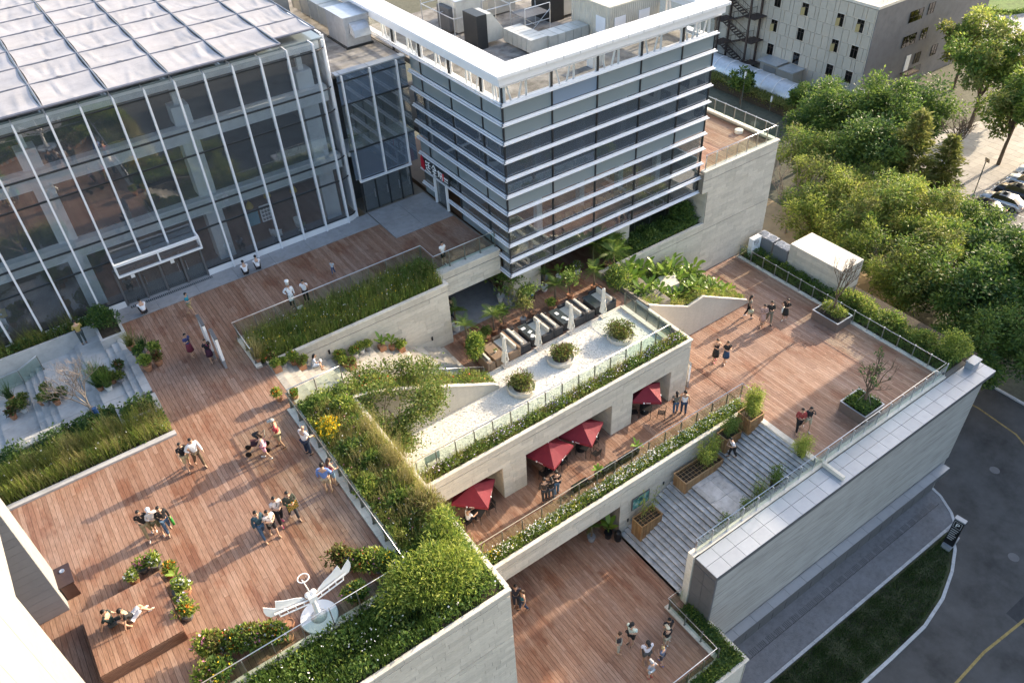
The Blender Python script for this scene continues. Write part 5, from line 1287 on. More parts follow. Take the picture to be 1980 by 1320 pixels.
# ---- round planters standing in the gravel
for i, (x, y) in enumerate([(18.75, 28.0), (22.1, 28.6), (26.3, 27.95)]):
    t = thing('round_planter', 'low white round planter with reddish green shrubs '+['nearest the sloping wall', 'in the middle of the gravel', 'near the far gravel corner'][i], 'planter', (x, y, -4.42), group='round planters in the gravel')
    b = MB(); b.lathe((x, y, -4.43), [(.82, 0), (.86, .05), (.86, .26), (.84, .29), (.78, .29), (.76, .22)], 32); b.build('ring', COPE, t, smooth=False)
    b = MB(); b.lathe((x, y, -4.25), [(.77, 0), (.4, .06), (.05, .08)], 20); b.build('soil', SOIL, t)
    shrub_parts((x, y, -3.88), (1.12+.1*(i == 1), 1.1, .46), 2500, .12, [LEAF_O, LEAF_R, LEAF_G], [.45, .25, .3], parent=t, lobes=14, rad0=(.25, .5))
    b = MB()
    for k in range(8): a = k*.8; branch_mb(b, (x+.3*math.cos(a), y+.3*math.sin(a), -4.2), (.3*math.cos(a), .3*math.sin(a), 1), .55, .015, 1)
    b.build('twig', BARK, t)
# ---- broad leaved plants on the bank: every big leaf is a piece
def big_leaf(L, W, bend, m, name='leaf'):
    n = 6; v = []
    for i in range(n+1):
        s = i/n; w = W*math.sin(math.pi*min(s*.9+.08, 1))**.75*.5; a = bend*s
        x = L*(math.sin(a)/max(bend, .01)); z = L*((1-math.cos(a))/max(bend, .01))*-1
        x, z = L*s*math.cos(a*.6), L*s*math.sin(.9)*.35-L*.55*s*s*bend*.6
        v += [(x, -w, z+.03*w), (x, 0, z-.12*w), (x, w, z+.03*w)]
    f = []
    for i in range(n):
        k = 3*i; f += [(k, k+3, k+4, k+1), (k+1, k+4, k+5, k+2)]
    me = bpy.data.meshes.new(name); me.from_pydata(v, [], f); me.materials.append(m)
    me.polygons.foreach_set('use_smooth', [True]*len(f)); return me
BL = [big_leaf(1.0, .34, b_, LEAF_B) for b_ in (.5, .9, 1.3)]
def big_plant(label, x, y, z, h, n, sc=1.0, group='broad leaved plants on the bank'):
    t = thing('broad_leaved_plant', label, 'plant', (x, y, z), random.random()*6, group)
    b = MB()
    for i in range(n):
        a = i*2.4+random.gauss(0, .2); hh = h*(.45+.55*(i+1)/n)*random.uniform(.8, 1.05); r = .06
        p = (r*math.cos(a), r*math.sin(a), 0); q = (.18*math.cos(a), .18*math.sin(a), hh*.62)
        b.tube([p, q], [.022, .012], 4)
        o = bpy.data.objects.new('leaf', random.choice(BL)); C.objects.link(o); o.parent = t; o.location = q
        o.rotation_euler = (random.gauss(0, .25), -random.uniform(.25, .95), a); s = sc*random.uniform(.65, 1.05); o.scale = (s, s*random.uniform(.8, 1.1), s)
    b.build('stalk', LEAF_G, t, local=True); return t
BAN = [(31.4, 33.2), (32.4, 32.9), (31.2, 32.1), (33.7, 32.6), (35.0, 32.2), (34.5, 31.2), (36.3, 31.9), (37.2, 32.3), (34.0, 31.9), (30.7, 32.0), (31.4, 30.9), (31.6, 30.2), (32.6, 29.9),
       (33.4, 29.9), (34.3, 29.9), (35.1, 29.8), (36.2, 29.7), (37.2, 29.6), (38.0, 29.7), (32.6, 31.0), (33.0, 33.3), (35.8, 33.2), (30.4, 30.6), (37.8, 30.6)]
for i, (x, y) in enumerate(BAN):
    back = y > 31.5; rank = sorted([p for p in BAN if (p[1] > 31.5) == back]).index((x, y))
    big_plant('broad leaved plant, '+ORD[rank]+' from the tower, '+('back row by the block wall' if back else 'front row above the trailing grass'), x, y, float(zw(np.array([x]), 0)[0])-.1, (1.9 if back else 1.15)*random.uniform(.8, 1.1), 9 if back else 8, 1.05 if back else .8)
    if i % 3: pass
t = thing('stepping_slab', 'pale flat stone lying among the broad leaved plants', 'stone', (33.2, 31.2, -5.8)); b = MB()
b.prism([(32.4, 30.6), (33.9, 30.5), (34.2, 31.4), (33.4, 31.9), (32.5, 31.7)], -5.95, -5.2); b.build('slab_top', COPE, t)
# ---- potted plants and palms
def pot(t, m, r, h, x=0, y=0, z=0, square=False):
    b = MB()
    if square: b.box(x-r, x+r, y-r, y+r, z, z+h); b.box(x-r*.86, x+r*.86, y-r*.86, y+r*.86, z+h, z+h+.01)
    else: b.lathe((x, y, z), [(r*.72, 0), (r*.95, h*.85), (r, h*.86), (r, h), (r*.86, h), (r*.84, h*.9)], 14)
    b.build('pot', m, t, local=True)
def potted(label, x, y, z, kind, pm=TERRA, r=.2, h=.32, s=1.0, group='potted plants', square=False, mats=None, fl=None):
    t = thing('potted_plant', label, 'potted plant', (x, y, z), random.random()*6 if not square else 0, group)
    pot(t, pm, r, h, square=square)
    mats = mats or [LEAF_G, LEAF_D]
    if kind == 'bush': shrub_parts((0, 0, h+.26*s), (.36*s, .36*s, .32*s), int(420*s*s)+120, .10+.03*s, mats, parent=t, local=True, flowers=fl)
    elif kind == 'grass':
        P = np.zeros((int(170*s), 3)); P[:, :2] = rng.normal(0, r*.4, (len(P), 2)); P[:, 2] = h
        quad_obj('foliage', [(blades(P, .8*s, .03, .9), 0)], [mats[0]], t, True)
    elif kind == 'tall':
        b = MB(); tips = []
        for k in range(3): branch_mb(b, (0, 0, h), (random.gauss(0, .2), random.gauss(0, .2), 1), .7*s, .025, 2, .4, 3, tips)
        b.build('stem', BARK, t, local=True)
        P = np.array(tips); i = rng.integers(0, len(P), int(420*s)); Q = P[i]+rng.normal(0, .16*s, (len(i), 3))
        quad_obj('foliage', [(leaf_quads(Q, .17, .3, .55), 0)], [mats[0]], t, True)
    elif kind == 'palm':
        b = MB(); H = 1.0*s; b.tube([(0, 0, h), (.03, .02, h+H*.5), (0, .04, h+H)], [.07, .055, .05], 7); b.build('trunk', BARK, t, local=True)
        fr = frond_mesh()
        for k in range(15):
            o = bpy.data.objects.new('frond', fr); C.objects.link(o); o.parent = t; o.location = (0, .04, h+H)
            o.rotation_euler = (0, -random.uniform(-.25, 1.05), k*2.4+random.gauss(0, .1)); q = s*.78*random.uniform(.75, 1.05); o.scale = (q, q, q)
    elif kind == 'broad':
        b = MB()
        for k in range(8):
            a = k*2.4; o = bpy.data.objects.new('leaf', BL[k % 3]); C.objects.link(o); o.parent = t; o.location = (.05*math.cos(a), .05*math.sin(a), h+.2*s+.05*k*s)
            o.rotation_euler = (0, -random.uniform(.2, .9), a); q = .6*s*random.uniform(.8, 1.1); o.scale = (q, q, q)
            b.tube([(0, 0, h-.02), (.05*math.cos(a), .05*math.sin(a), h+.2*s+.05*k*s)], .012, 4)
        b.build('stalk', LEAF_G, t, local=True)
    return t
FR = {}
def frond_mesh():
    if 'f' in FR: return FR['f']
    Q = []
    n = 22; rib = []
    for i in range(n+1):
        s = i/n; rib.append(Vector((.95*s, 0, .30*s-.62*s*s)))
    for i in range(1, n):
        p = rib[i]; L = .27*math.sin(math.pi*(i/n)**.8)+.05
        for sd_ in (-1, 1):
            d = Vector((.55, sd_*.85, -.12)).normalized()*L; w = Vector((.022, 0, .006))
            Q.append([p-w*.7, p+w*.7, p+d+w*.15, p+d-w*.15])
    for i in range(n): Q.append([rib[i]-Vector((0, .008, 0)), rib[i]+Vector((0, .008, 0)), rib[i+1]+Vector((0, .006, 0)), rib[i+1]-Vector((0, .006, 0))])
    v = np.array([[tuple(c) for c in q] for q in Q]); FR['f'] = np_mesh('frond', v.reshape(-1, 3), np.arange(len(Q)*4).reshape(-1, 4), LEAF_G); return FR['f']
random.seed(21)
# along the deck edge and down the shaded court
for i, (x, y, kd, pm, s, txt) in enumerate([(1.35, 38.7, 'bush', GREYPOT, 1.0, 'leftmost of the pot cluster on the deck edge by the court'), (1.35, 37.6, 'bush', TERRA, 1.1, 'nearest of the pot cluster on the deck edge by the court'), (1.95, 37.7, 'bush', TERRA, .9, 'with olive leaves in the pot cluster on the deck edge'),
        (2.1, 38.5, 'bush', GREYPOT, 1.1, 'at the outer corner of the pot cluster on the deck edge'), (1.6, 39.3, 'grass', GREYPOT, .8, 'with blue spiky leaves behind the pot cluster on the deck edge'), (1.1, 39.9, 'grass', TERRA, .9, 'with thin grass farthest in the pot cluster on the deck edge')]):
    potted('potted plant '+txt, x, y, .02, kd, pm, .24, .34, s, 'pots on the deck edge by the court', mats=[[LEAF_G, LEAF_D], [LEAF_Y, LEAF_G], [LEAF_O, LEAF_R], [LEAF_G, LEAF_Y], [LEAF_D], [LEAF_O]][i])
for i, (x, y, z, kd, pm, s) in enumerate([(.2, 38.8, -.3, 'bush', GREYPOT, .9), (-.1, 38.1, -.45, 'bush', GREYPOT, .8), (-.45, 38.35, -.45, 'bush', TERRA, .8), (-.7, 38.9, -.45, 'bush', TERRA, 1.0), (-.78, 37.9, -.45, 'grass', WHITEPOT, 1.3), (-1.1, 38.9, -.45, 'grass', TERRA, 1.1), (-1.15, 38.2, -.45, 'grass', TERRA, 1.2),
        (-3.5, 40.3, -.9, 'bush', GREYPOT, .9), (-3.75, 39.4, -.9, 'bush', GREYPOT, .9), (-3.3, 39.1, -.9, 'bush', TERRA, .8), (-4.0, 40.0, -1.2, 'bush', TERRA, .7), (-2.9, 39.4, -.9, 'bush', GREYPOT, .8), (-5.35, 41.8, -1.5, 'grass', TERRA, .9), (-5.25, 40.7, -1.5, 'bush', GREYPOT, 1.0), (-4.95, 40.4, -1.5, 'bush', WHITEPOT, .8), (-5.5, 40.2, -1.5, 'bush', TERRA, .8), (-4.75, 41.0, -1.5, 'bush', GREYPOT, .8)]):
    where = 'between the upper court steps' if z > -.6 else ('middle court landing by the bare tree' if z > -1.3 else 'lower court landing at the left edge')
    cnt = globals().setdefault('CNT', {}); cnt[where] = cnt.get(where, -1)+1
    potted(('grassy' if kd == 'grass' else 'bushy')+' pot plant'+(' in white' if pm is WHITEPOT else '')+', '+ORD[cnt[where]]+' from the deck, '+where, x, y, z+.01, kd, pm, .19, .28, s, 'pots in the shaded court', mats=[LEAF_G, LEAF_O] if i % 3 else [LEAF_D, LEAF_R])
def stair_z(x): 
    if x < 10.3: return -.16*math.floor((x-6.62)/.336)
    if x < 12.4: return -1.76
    return -1.76-.165*(math.floor((x-12.4)/.294)+1)
for i, (x, y, kd, pm, s) in enumerate([(6.9, 33.75, 'bush', TERRA, .9), (7.3, 33.6, 'bush', GREYPOT, .8), (6.85, 33.2, 'bush', TERRA, .8), (7.9, 33.7, 'bush', TERRA, 1.0), (8.15, 33.3, 'bush', TERRA, .8), (8.45, 33.65, 'bush', GREYPOT, .7),
        (10.5, 33.75, 'bush', TERRA, 1.0), (10.45, 33.2, 'bush', TERRA, .9), (10.75, 32.9, 'bush', TERRA, .7), (11.3, 33.6, 'bush', WHITEPOT, .9), (11.75, 33.7, 'bush', WHITEPOT, .8), (12.15, 33.7, 'bush', GREYPOT, .8), (12.95, 33.6, 'broad', TERRA, .9), (13.55, 33.6, 'broad', TERRA, .9), (14.05, 33.5, 'bush', TERRA, 1.0)]):
    where = ['first flight', 'middle landing', 'lower flight'][0 if i < 6 else 1 if i < 12 else 2]
    potted(('flowering' if i % 3 == 0 else 'broad leaved' if kd == 'broad' else 'green')+' pot plant, '+ORD[i]+' from the top down the garden steps, '+where, x, y, stair_z(x)+.01, kd, pm, .2, .3, s, 'pots along the garden steps', square=pm is TERRA and i % 2 == 0, mats=[LEAF_G, LEAF_R] if i % 4 == 0 else [LEAF_G, LEAF_Y], fl=(FLW_R, 10, .08) if i % 3 == 0 else None)
for i, (x, y, z, kd, pm, s, lab) in enumerate([(6.3, 34.5, .05, 'grass', TERRA, 1.3, 'pale feathery grass in a trough at the planter corner above the steps'), (6.05, 31.05, .01, 'bush', TERRA, .9, 'orange and red flowers in a pot at the railing corner by the steps'), (6.75, 30.75, -.15, 'bush', TERRA, .7, 'small potted flowers just inside the railing corner by the steps')]):
    potted(lab, x, y, z, kd, pm, .2, .28, s, mats=[LEAF_S] if i == 0 else [LEAF_G, LEAF_Y], fl=None if i == 0 else (FLW_O, 26, .09))
# cafe level
for i, (x, y, kd, pm, r, h, s, lab) in enumerate([(18.6, 34.9, 'palm', WHITEPOT, .3, .5, 1.1, 'potted palm in a white pot against the long wall end'), (22.55, 35.6, 'tall', WHITEPOT, .28, .5, 1.1, 'tall potted plant in the lobby shade left of the column'), (22.7, 34.95, 'tall', GREYPOT, .34, .5, 1.25, 'tall potted plant in a big grey pot left of the column'),
        (22.4, 32.9, 'tall', GREYPOT, .22, .35, 1.0, 'small tree in a grey pot behind the second sofa pair'), (25.5, 34.75, 'palm', WHITEPOT, .25, .4, .95, 'spiky palm in a white pot beside the waste bins'), (26.95, 35.0, 'broad', WHITEPOT, .25, .45, 1.1, 'broad leaved plant in a white pot under the tower'),
        (27.75, 34.9, 'bush', WHITEPOT, .24, .4, 1.0, 'potted bush in a patterned pot under the tower'), (28.4, 34.9, 'bush', WHITEPOT, .24, .42, 1.0, 'lilac flowering plant in a white pot under the tower'), (26.3, 35.8, 'palm', GREYPOT, .3, .5, 1.8, 'tall palm in a grey pot under the tower soffit'), (20.3, 33.1, 'palm', TERRA, .24, .35, 1.25, 'palm behind the brown sofa'),
        (18.3, 33.2, 'palm', TERRA, .26, .4, 1.2, 'fan palm at the foot of the long wall'), (21.1, 33.2, 'tall', TERRA, .22, .3, .8, 'leafy shrub in a pot behind the first sofa pair'), (25.2, 33.15, 'palm', TERRA, .22, .35, 1.2, 'palm behind the third table'), (26.3, 33.0, 'tall', TERRA, .22, .35, 1.1, 'slim leafy tree beside the palm behind the third table'),
        (23.3, 33.0, 'tall', TERRA, .22, .3, 1.15, 'pale leaved tree behind the dark sofas in the middle'), (24.3, 34.9, 'bush', WHITEPOT, .2, .35, .9, 'white orchid flowers beside the waste bins'), (24.6, 32.8, 'bush', TERRA, .22, .3, 1.0, 'low bush behind the dark table'), (28.1, 32.7, 'palm', TERRA, .25, .4, 1.3, 'large palm at the end of the sofa row'), (19.6, 32.9, 'bush', TERRA, .24, .32, 1.1, 'low green bush behind the brown sofa'), (23.5, 34.4, 'grass', GREYPOT, .3, .35, .8, 'grassy plant in a box by the column')]):
    potted(lab, x, y, -4.39, kd, pm, r, h, s, 'potted plants of the cafe terrace', mats=[LEAF_O, LEAF_G] if i % 3 == 0 else [LEAF_G, LEAF_Y], fl=(FLW_V, 40, .09) if i in (7, 15) else None)
# big loose leaf palm shrubs between cafe and bank
for i, (x, y) in enumerate([(30.0, 33.0), (30.6, 34.2), (29.6, 34.6)]):
    potted(['large yellow green palm bush between the cafe and the planted bank', 'dense palm bush under the tower edge', 'dark palm bush beside the niche'][i], x, y, -4.45, 'palm', TERRA, .3, .4, 1.7, 'potted plants of the cafe terrace')
# pots of the main deck: flower heaps
for i, (x, y, kd, s, f_) in enumerate([(-2.45, 25.0, 'bush', .9, FLW_P), (-2.9, 24.7, 'bush', .8, FLW_W), (-1.95, 24.85, 'bush', 1.0, FLW_W), (-1.6, 24.1, 'bush', .9, FLW_O), (-1.45, 23.5, 'broad', .62, None), (-1.35, 22.9, 'bush', 1.0, FLW_W), (-1.6, 23.0, 'broad', .5, None), (-1.6, 22.3, 'bush', .8, FLW_V), (-1.65, 21.75, 'bush', 1.1, FLW_O)]):
    potted(['pink flowers', 'silvery leaves', 'white flowers', 'yellow and orange flowers', 'large round leaves', 'white petals', 'broad leaves', 'lilac flowers', 'orange red flowers'][i]+' in a pot beside the timber platform, '+('behind it' if y > 24.2 else 'along its right side'), x, y, .01, kd, TERRA if i % 2 else DARKP, .24, .3, s, 'pots round the timber platform', mats=[LEAF_G, LEAF_Y], fl=(f_, 34, .085) if f_ else None)
k = 0
for (x0, x1, y0, y1, n) in ((-1.75, 1.1, 18.45, 19.8, 20), (3.95, 5.95, 18.4, 20.3, 18)):
    for i in range(n):
        x = x0+(x1-x0)*((i*.618) % 1); y = y0+(y1-y0)*((i*.381+.1) % 1)
        f_ = [FLW_P, FLW_W, FLW_V, FLW_R, None, FLW_Y][i % 6]
        rank = sorted(range(n), key=lambda q: (q*.618) % 1).index(i)
        potted(['pink flowered', 'white flowered', 'lilac flowered', 'red flowered', 'leafy', 'yellow flowered'][i % 6]+' pot plant, '+ORD[rank]+' from the left in the heap '+('left of the wings' if x0 < 0 else 'in the deck corner'), x, y, .01, 'bush', TERRA if i % 3 else GREYPOT, .2, .27, random.uniform(1.0, 1.6), 'flower pots by the wing sculpture', mats=[[LEAF_G, LEAF_Y], [LEAF_O, LEAF_R], [LEAF_G, LEAF_D]][i % 3], fl=(f_, 42, .085) if f_ else None)
for i, (x, y) in enumerate([(1.45, 19.0), (1.2, 18.5)]):
    t = thing('empty_pot', ['round terracotta pot behind the handrail left of the wing base', 'round terracotta pot under the handrail left of the wing base'][i], 'pot', (x, y, .01), group='empty pots by the wing base'); pot(t, TERRA, .2, .26)
    b = MB(); b.lathe((0, 0, .2), [(.16, 0), (.02, .01)], 10); b.build('soil', SOIL, t, local=True)
# pots along the walkway
for i, (x, y, kd) in enumerate([(19.1, 23.0, 'none'), (20.35, 22.95, 'broad'), (21.3, 22.95, 'none'), (22.6, 22.95, 'none'), (23.4, 22.95, 'broad')]):
    if kd == 'none':
        t = thing('trough_planter', 'black trough planter behind the walkway railing, '+['left', '', 'middle', 'right'][i]+' one of three', 'planter', (x, y, -8.69), group='trough planters on the walkway')
        b = MB(); b.box(-.55, .55, -.16, .16, 0, .35); b.build('trough', BLACKM, t, local=True)
        shrub_parts((0, 0, .38), (.5, .14, .08), 90, .08, [LEAF_D], parent=t, local=True)
    else: potted('broad leaved plant in a black pot behind the walkway railing, '+('left one' if i == 1 else 'right one'), x, y, -8.69, 'broad', BLACKM, .2, .35, .8, 'trough planters on the walkway')
potted('large leaved plant in a dark pot beside the plaza opening', 20.35, 21.75, -13.19, 'broad', BLACKM, .26, .5, 1.4)
potted('drooping palm in the shade of the plaza opening', 19.4, 22.2, -13.19, 'palm', GREYPOT, .26, .4, .9)
b = MB(); b.lathe((20.7, 21.25, -13.19), [(.2, 0), (.24, .3), (.2, .75), (.12, .85)], 14); tag(b.build('urn', BLACKM, None), 'black urn at the foot of the plaza stairs', 'urn')
# bamboo in slatted boxes up the stairs
def st_z(x): 
    z = -13.2
    for (a, c, zz_) in STAIR:
        if x >= a: z = zz_
    return z
def bamboo(t, x0, x1, y0, y1, z, h, n, mat_=LEAF_Y, stem=LEAF_O, lean=.25, leaves=70, thick=.012):
    b = MB(); Q = []
    for i in range(n):
        x = random.uniform(x0, x1); y = random.uniform(y0, y1); hh = h*random.uniform(.65, 1.05); a = random.uniform(0, 6.28); l_ = lean*hh*random.random()
        p = [(x, y, z), (x+l_*.25*math.cos(a), y+l_*.25*math.sin(a), z+hh*.55), (x+l_*math.cos(a), y+l_*math.sin(a), z+hh)]
        b.tube(p, [thick, thick*.8, thick*.3], 4, cap=False)
        for j in range(leaves):
            s = .25+.75*random.random()
            Q.append((p[0][0]+l_*s*s*math.cos(a)+random.gauss(0, .14), p[0][1]+l_*s*s*math.sin(a)+random.gauss(0, .14), z+hh*s+random.gauss(0, .08)))
    b.build('stem', stem, t)
    Q = np.array(Q); D = rng.normal(size=(len(Q), 3)); D[:, 2] -= .35; D /= np.linalg.norm(D, axis=1)[:, None]
    quad_obj('foliage', [(leaf_quads(Q, .17, 0, .22, D), 0)], [mat_], t)
for i, (xa, xb, ya, yb, h, n, lv, lab) in enumerate([(21.55, 23.2, 20.15, 21.0, 2.3, 7, 36, 'slatted timber box with thin bamboo beside the wall picture, lowest on the stairs'), (25.0, 28.2, 20.2, 21.2, 2.2, 22, 75, 'long slatted timber box with bamboo on the stair landing'),
        (28.6, 29.9, 20.5, 21.3, 1.9, 16, 80, 'small slatted timber box with bamboo beside the man on the stairs'), (30.2, 31.4, 20.2, 21.25, 2.3, 34, 95, 'topmost slatted timber box with dense bamboo at the head of the stairs')]):
    zt = st_z((xa+xb)/2)+.02; zb = st_z(xa+.05)
    zt = max(zt, st_z(xb-.1)) if i != 1 else zt
    t = thing('bamboo_box', lab, 'planter', ((xa+xb)/2, (ya+yb)/2, zb), group='bamboo boxes on the plaza stairs')
    H = zt+.62
    K = []
    nx = int((xb-xa)/.1)
    for k_ in range(nx): K += [(xa+(k_+.5)*(xb-xa)/nx, ya, (zb+H)/2, .08, .03, H-zb), (xa+(k_+.5)*(xb-xa)/nx, yb, (zb+H)/2, .08, .03, H-zb)]
    ny = int((yb-ya)/.1)
    for k_ in range(ny): K += [(xa, ya+(k_+.5)*(yb-ya)/ny, (zb+H)/2, .03, .08, H-zb), (xb, ya+(k_+.5)*(yb-ya)/ny, (zb+H)/2, .03, .08, H-zb)]
    pieces('slat', K, BAMBOO, t)
    b = MB(); b.box(xa-.03, xb+.03, ya-.03, ya+.04, H, H+.04); b.box(xa-.03, xb+.03, yb-.04, yb+.03, H, H+.04); b.box(xa-.03, xa+.04, ya+.04, yb-.04, H, H+.04); b.box(xb-.04, xb+.03, ya+.04, yb-.04, H, H+.04); b.build('rim', BAMBOO, t)
    b = MB(); b.box(xa+.03, xb-.03, ya+.03, yb-.03, zb, H-.18); b.build('soil', SOIL, t)
    if i < 2:
        b = MB()
        for k_ in range(1, int((xb-xa)/.28)): b.tube([(xa+.28*k_, ya, H+.01), (xa+.28*k_, yb, H+.01)], .012, 4)
        for k_ in range(1, 4): b.tube([(xa, ya+(yb-ya)*k_/4, H+.02), (xb, ya+(yb-ya)*k_/4, H+.02)], .012, 4)
        b.build('cane_grid', BAMBOO, t)
    bamboo(t, (xa+xb)/2 if i == 1 else xa+.25, xb-.2, ya+.15, yb-.15, H-.2, h, n, LEAF_Y if i != 2 else LEAF_G, leaves=lv)
for i, (x, y, n, h, lv) in enumerate([(31.1, 17.0, 14, 1.3, 110), (28.9, 16.9, 10, 1.6, 70), (27.6, 16.8, 10, 2.0, 60), (26.4, 16.8, 10, 1.3, 80), (24.9, 16.8, 9, 1.7, 50), (24.0, 16.9, 7, 1.2, 40)]):
    z = st_z(x)
    t = thing('stair_plant', ['bright green bush at the top of the stairs by the railing', 'leafy plant by the railing two flights below the stair top', 'tall feathery bamboo by the stair railing, middle', 'low dense plant by the stair railing above the landing', 'loose leafy plant by the railing beside the landing', 'lowest small leafy plant by the stair railing'][i], 'plant', (x, y, z), group='plants along the stair railing')
    b = MB(); b.lathe((x, y, z+.005), [(.24, 0), (.28, .3), (.24, .3)], 12); b.build('pot', BLACKM, t)
    bamboo(t, x-.35, x+.35, y-.3, y+.3, z+.2, h, n, LEAF_G if i != 0 else LEAF_Y, leaves=lv)
# terrace planter boxes with their trees
def planter_box(label, x0, x1, y0, y1, z0, z1):
    t = thing('planter_box', label, 'planter', ((x0+x1)/2, (y0+y1)/2, z0), group='metal planter boxes on the terrace')
    for (a, b_, c, d) in ((x0, x1, y0, y0+.05), (x0, x1, y1-.05, y1), (x0, x0+.05, y0+.05, y1-.05), (x1-.05, x1, y0+.05, y1-.05)):
        b = MB(); b.box(a, b_, c, d, z0, z1); b.build('side_panel', plain((.17,.135,.12), .5, .2), t)
    b = MB(); b.box(x0-.03, x1+.03, y0-.03, y0+.06, z1, z1+.03); b.box(x0-.03, x1+.03, y1-.06, y1+.03, z1, z1+.03); b.box(x0-.03, x0+.06, y0+.06, y1-.06, z1, z1+.03); b.box(x1-.06, x1+.03, y0+.06, y1-.06, z1, z1+.03); b.build('rim', METALP, t)
    b = MB(); b.box(x0+.05, x1-.05, y0+.05, y1-.05, z0, z1-.1); b.build('soil', SOIL, t); return t
planter_box('brown metal planter box with low shrubs at the terrace edge', 41.7, 43.3, 22.8, 24.9, -8.69, -7.95)
shrub('low yellow green shrubs filling the brown planter box', (42.5, 23.85, -7.75), (.85, 1.05, .38), 1900, .13, [LEAF_Y, LEAF_O, LEAF_G], lobes=10)
planter_box('grey brown metal planter box by the long railing', 35.75, 37.6, 16.2, 18.0, -8.69, -7.95)
bed('dark green ground cover in the planter box by the long railing', [(35.85, 37.5, 16.3, 17.9)], -8.05, 900, [('leaf', LEAF_D, .6, .13, .5), ('leaf', LEAF_G, .4, .13, .5)])
t_tips = []
def bare_tree(label, x, y, z, h, r, m=BARKG, depth=4, kids=3, lean=(0, 0), props=True, cat='tree', spread=.45, trunk=.35, n0=5):
    t = thing('bare_tree', label, cat, (x, y, z)); b = MB()
    b.tube([(x, y, z), (x+lean[0]*.3, y+lean[1]*.3, z+h*trunk)], [r, r*.8], 7); b.build('trunk', m, t)
    b = MB(); tips = []
    for k in range(n0):
        a = k*2*math.pi/n0+random.random(); branch_mb(b, (x+lean[0]*.3, y+lean[1]*.3, z+h*trunk*random.uniform(.75, 1)), (.42*math.cos(a)+lean[0], .42*math.sin(a)+lean[1], 1), h*.26, r*.5, depth-1, spread, kids, tips, .25)
    b.build('crown', m, t); t_tips.clear(); t_tips.extend(tips)
    if props:
        b = MB()
        for k in range(3): a = k*2.1+.4; b.tube([(x+.65*math.cos(a), y+.65*math.sin(a), z-.02), (x+.04*math.cos(a), y+.04*math.sin(a), z+h*trunk*.9)], .02, 5)
        b.build('support_stake', BARKG, t)
    return t
random.seed(5)
bare_tree('leafless twiggy tree growing from the brown planter box', 42.6, 23.9, -8.0, 4.6, .09, BARK, 4, 3, spread=.32, trunk=.28)
t = bare_tree('half leafless tree with a few dark leaves in the planter box by the railing', 36.7, 17.0, -8.05, 4.2, .11, BARK, 4, 3, spread=.38, trunk=.3)
T = np.array(t_tips); T = T[T[:, 2] < np.quantile(T[:, 2], .25)]; P = T[rng.integers(0, len(T), 300)]+rng.normal(0, .11, (300, 3))
quad_obj('crown_leaves', [(leaf_quads(P, .14, .3, .6), 0)], [LEAF_D], t)
bare_tree('leafless pale branched tree with blue wrapped trunk in the shaded court', -1.8, 35.4, .05, 3.9, .08, BARKG, 5, 3, lean=(-.25, .2), spread=.55, trunk=.25)
b = MB(); b.tube([(-1.72, 35.2, .05), (-1.72, 35.2, .95)], .11, 10); tag(b.build('trunk_wrap', plain((.02,.06,.16), .8), None), 'dark blue sleeve on the stake beside the bare court tree', 'sleeve')
# garden tree leaning over the gravel
t = thing('garden_tree', 'spreading small leaved tree leaning over the white gravel from the garden bed', 'tree', (11.3, 28.5, -4.4))
b = MB(); b.tube([(11.3, 28.45, -4.45), (11.2, 28.3, -3.2), (10.9, 28.2, -2.2)], [.13, .11, .09], 8); b.build('trunk', BARK, t)
b = MB(); tips = []
for k in range(7):
    a = k*.9; branch_mb(b, (10.95, 28.25, -2.5+.08*k), (1.15*math.cos(a)-.05, .95*math.sin(a), .62), 1.25, .05, 3, .5, 3, tips, .06)
b.build('limb', BARK, t)
T = np.array(tips); i = rng.integers(0, len(T), 19000); P = T[i]+rng.normal(0, .26, (19000, 3))
quad_obj('crown', [(leaf_quads(P[:10500], .125, .2, .6), 0), (leaf_quads(P[10500:], .125, .2, .6), 1)], [LEAF_O, LEAF_G], t)
shrub('leafy bush at the foot of the garden tree beside the gravel', (10.6, 27.5, -3.4), (1.0, .9, 1.2), 2200, .14, [LEAF_G, LEAF_O])
for i, (x, y) in enumerate([(11.6, 28.6)]): pass
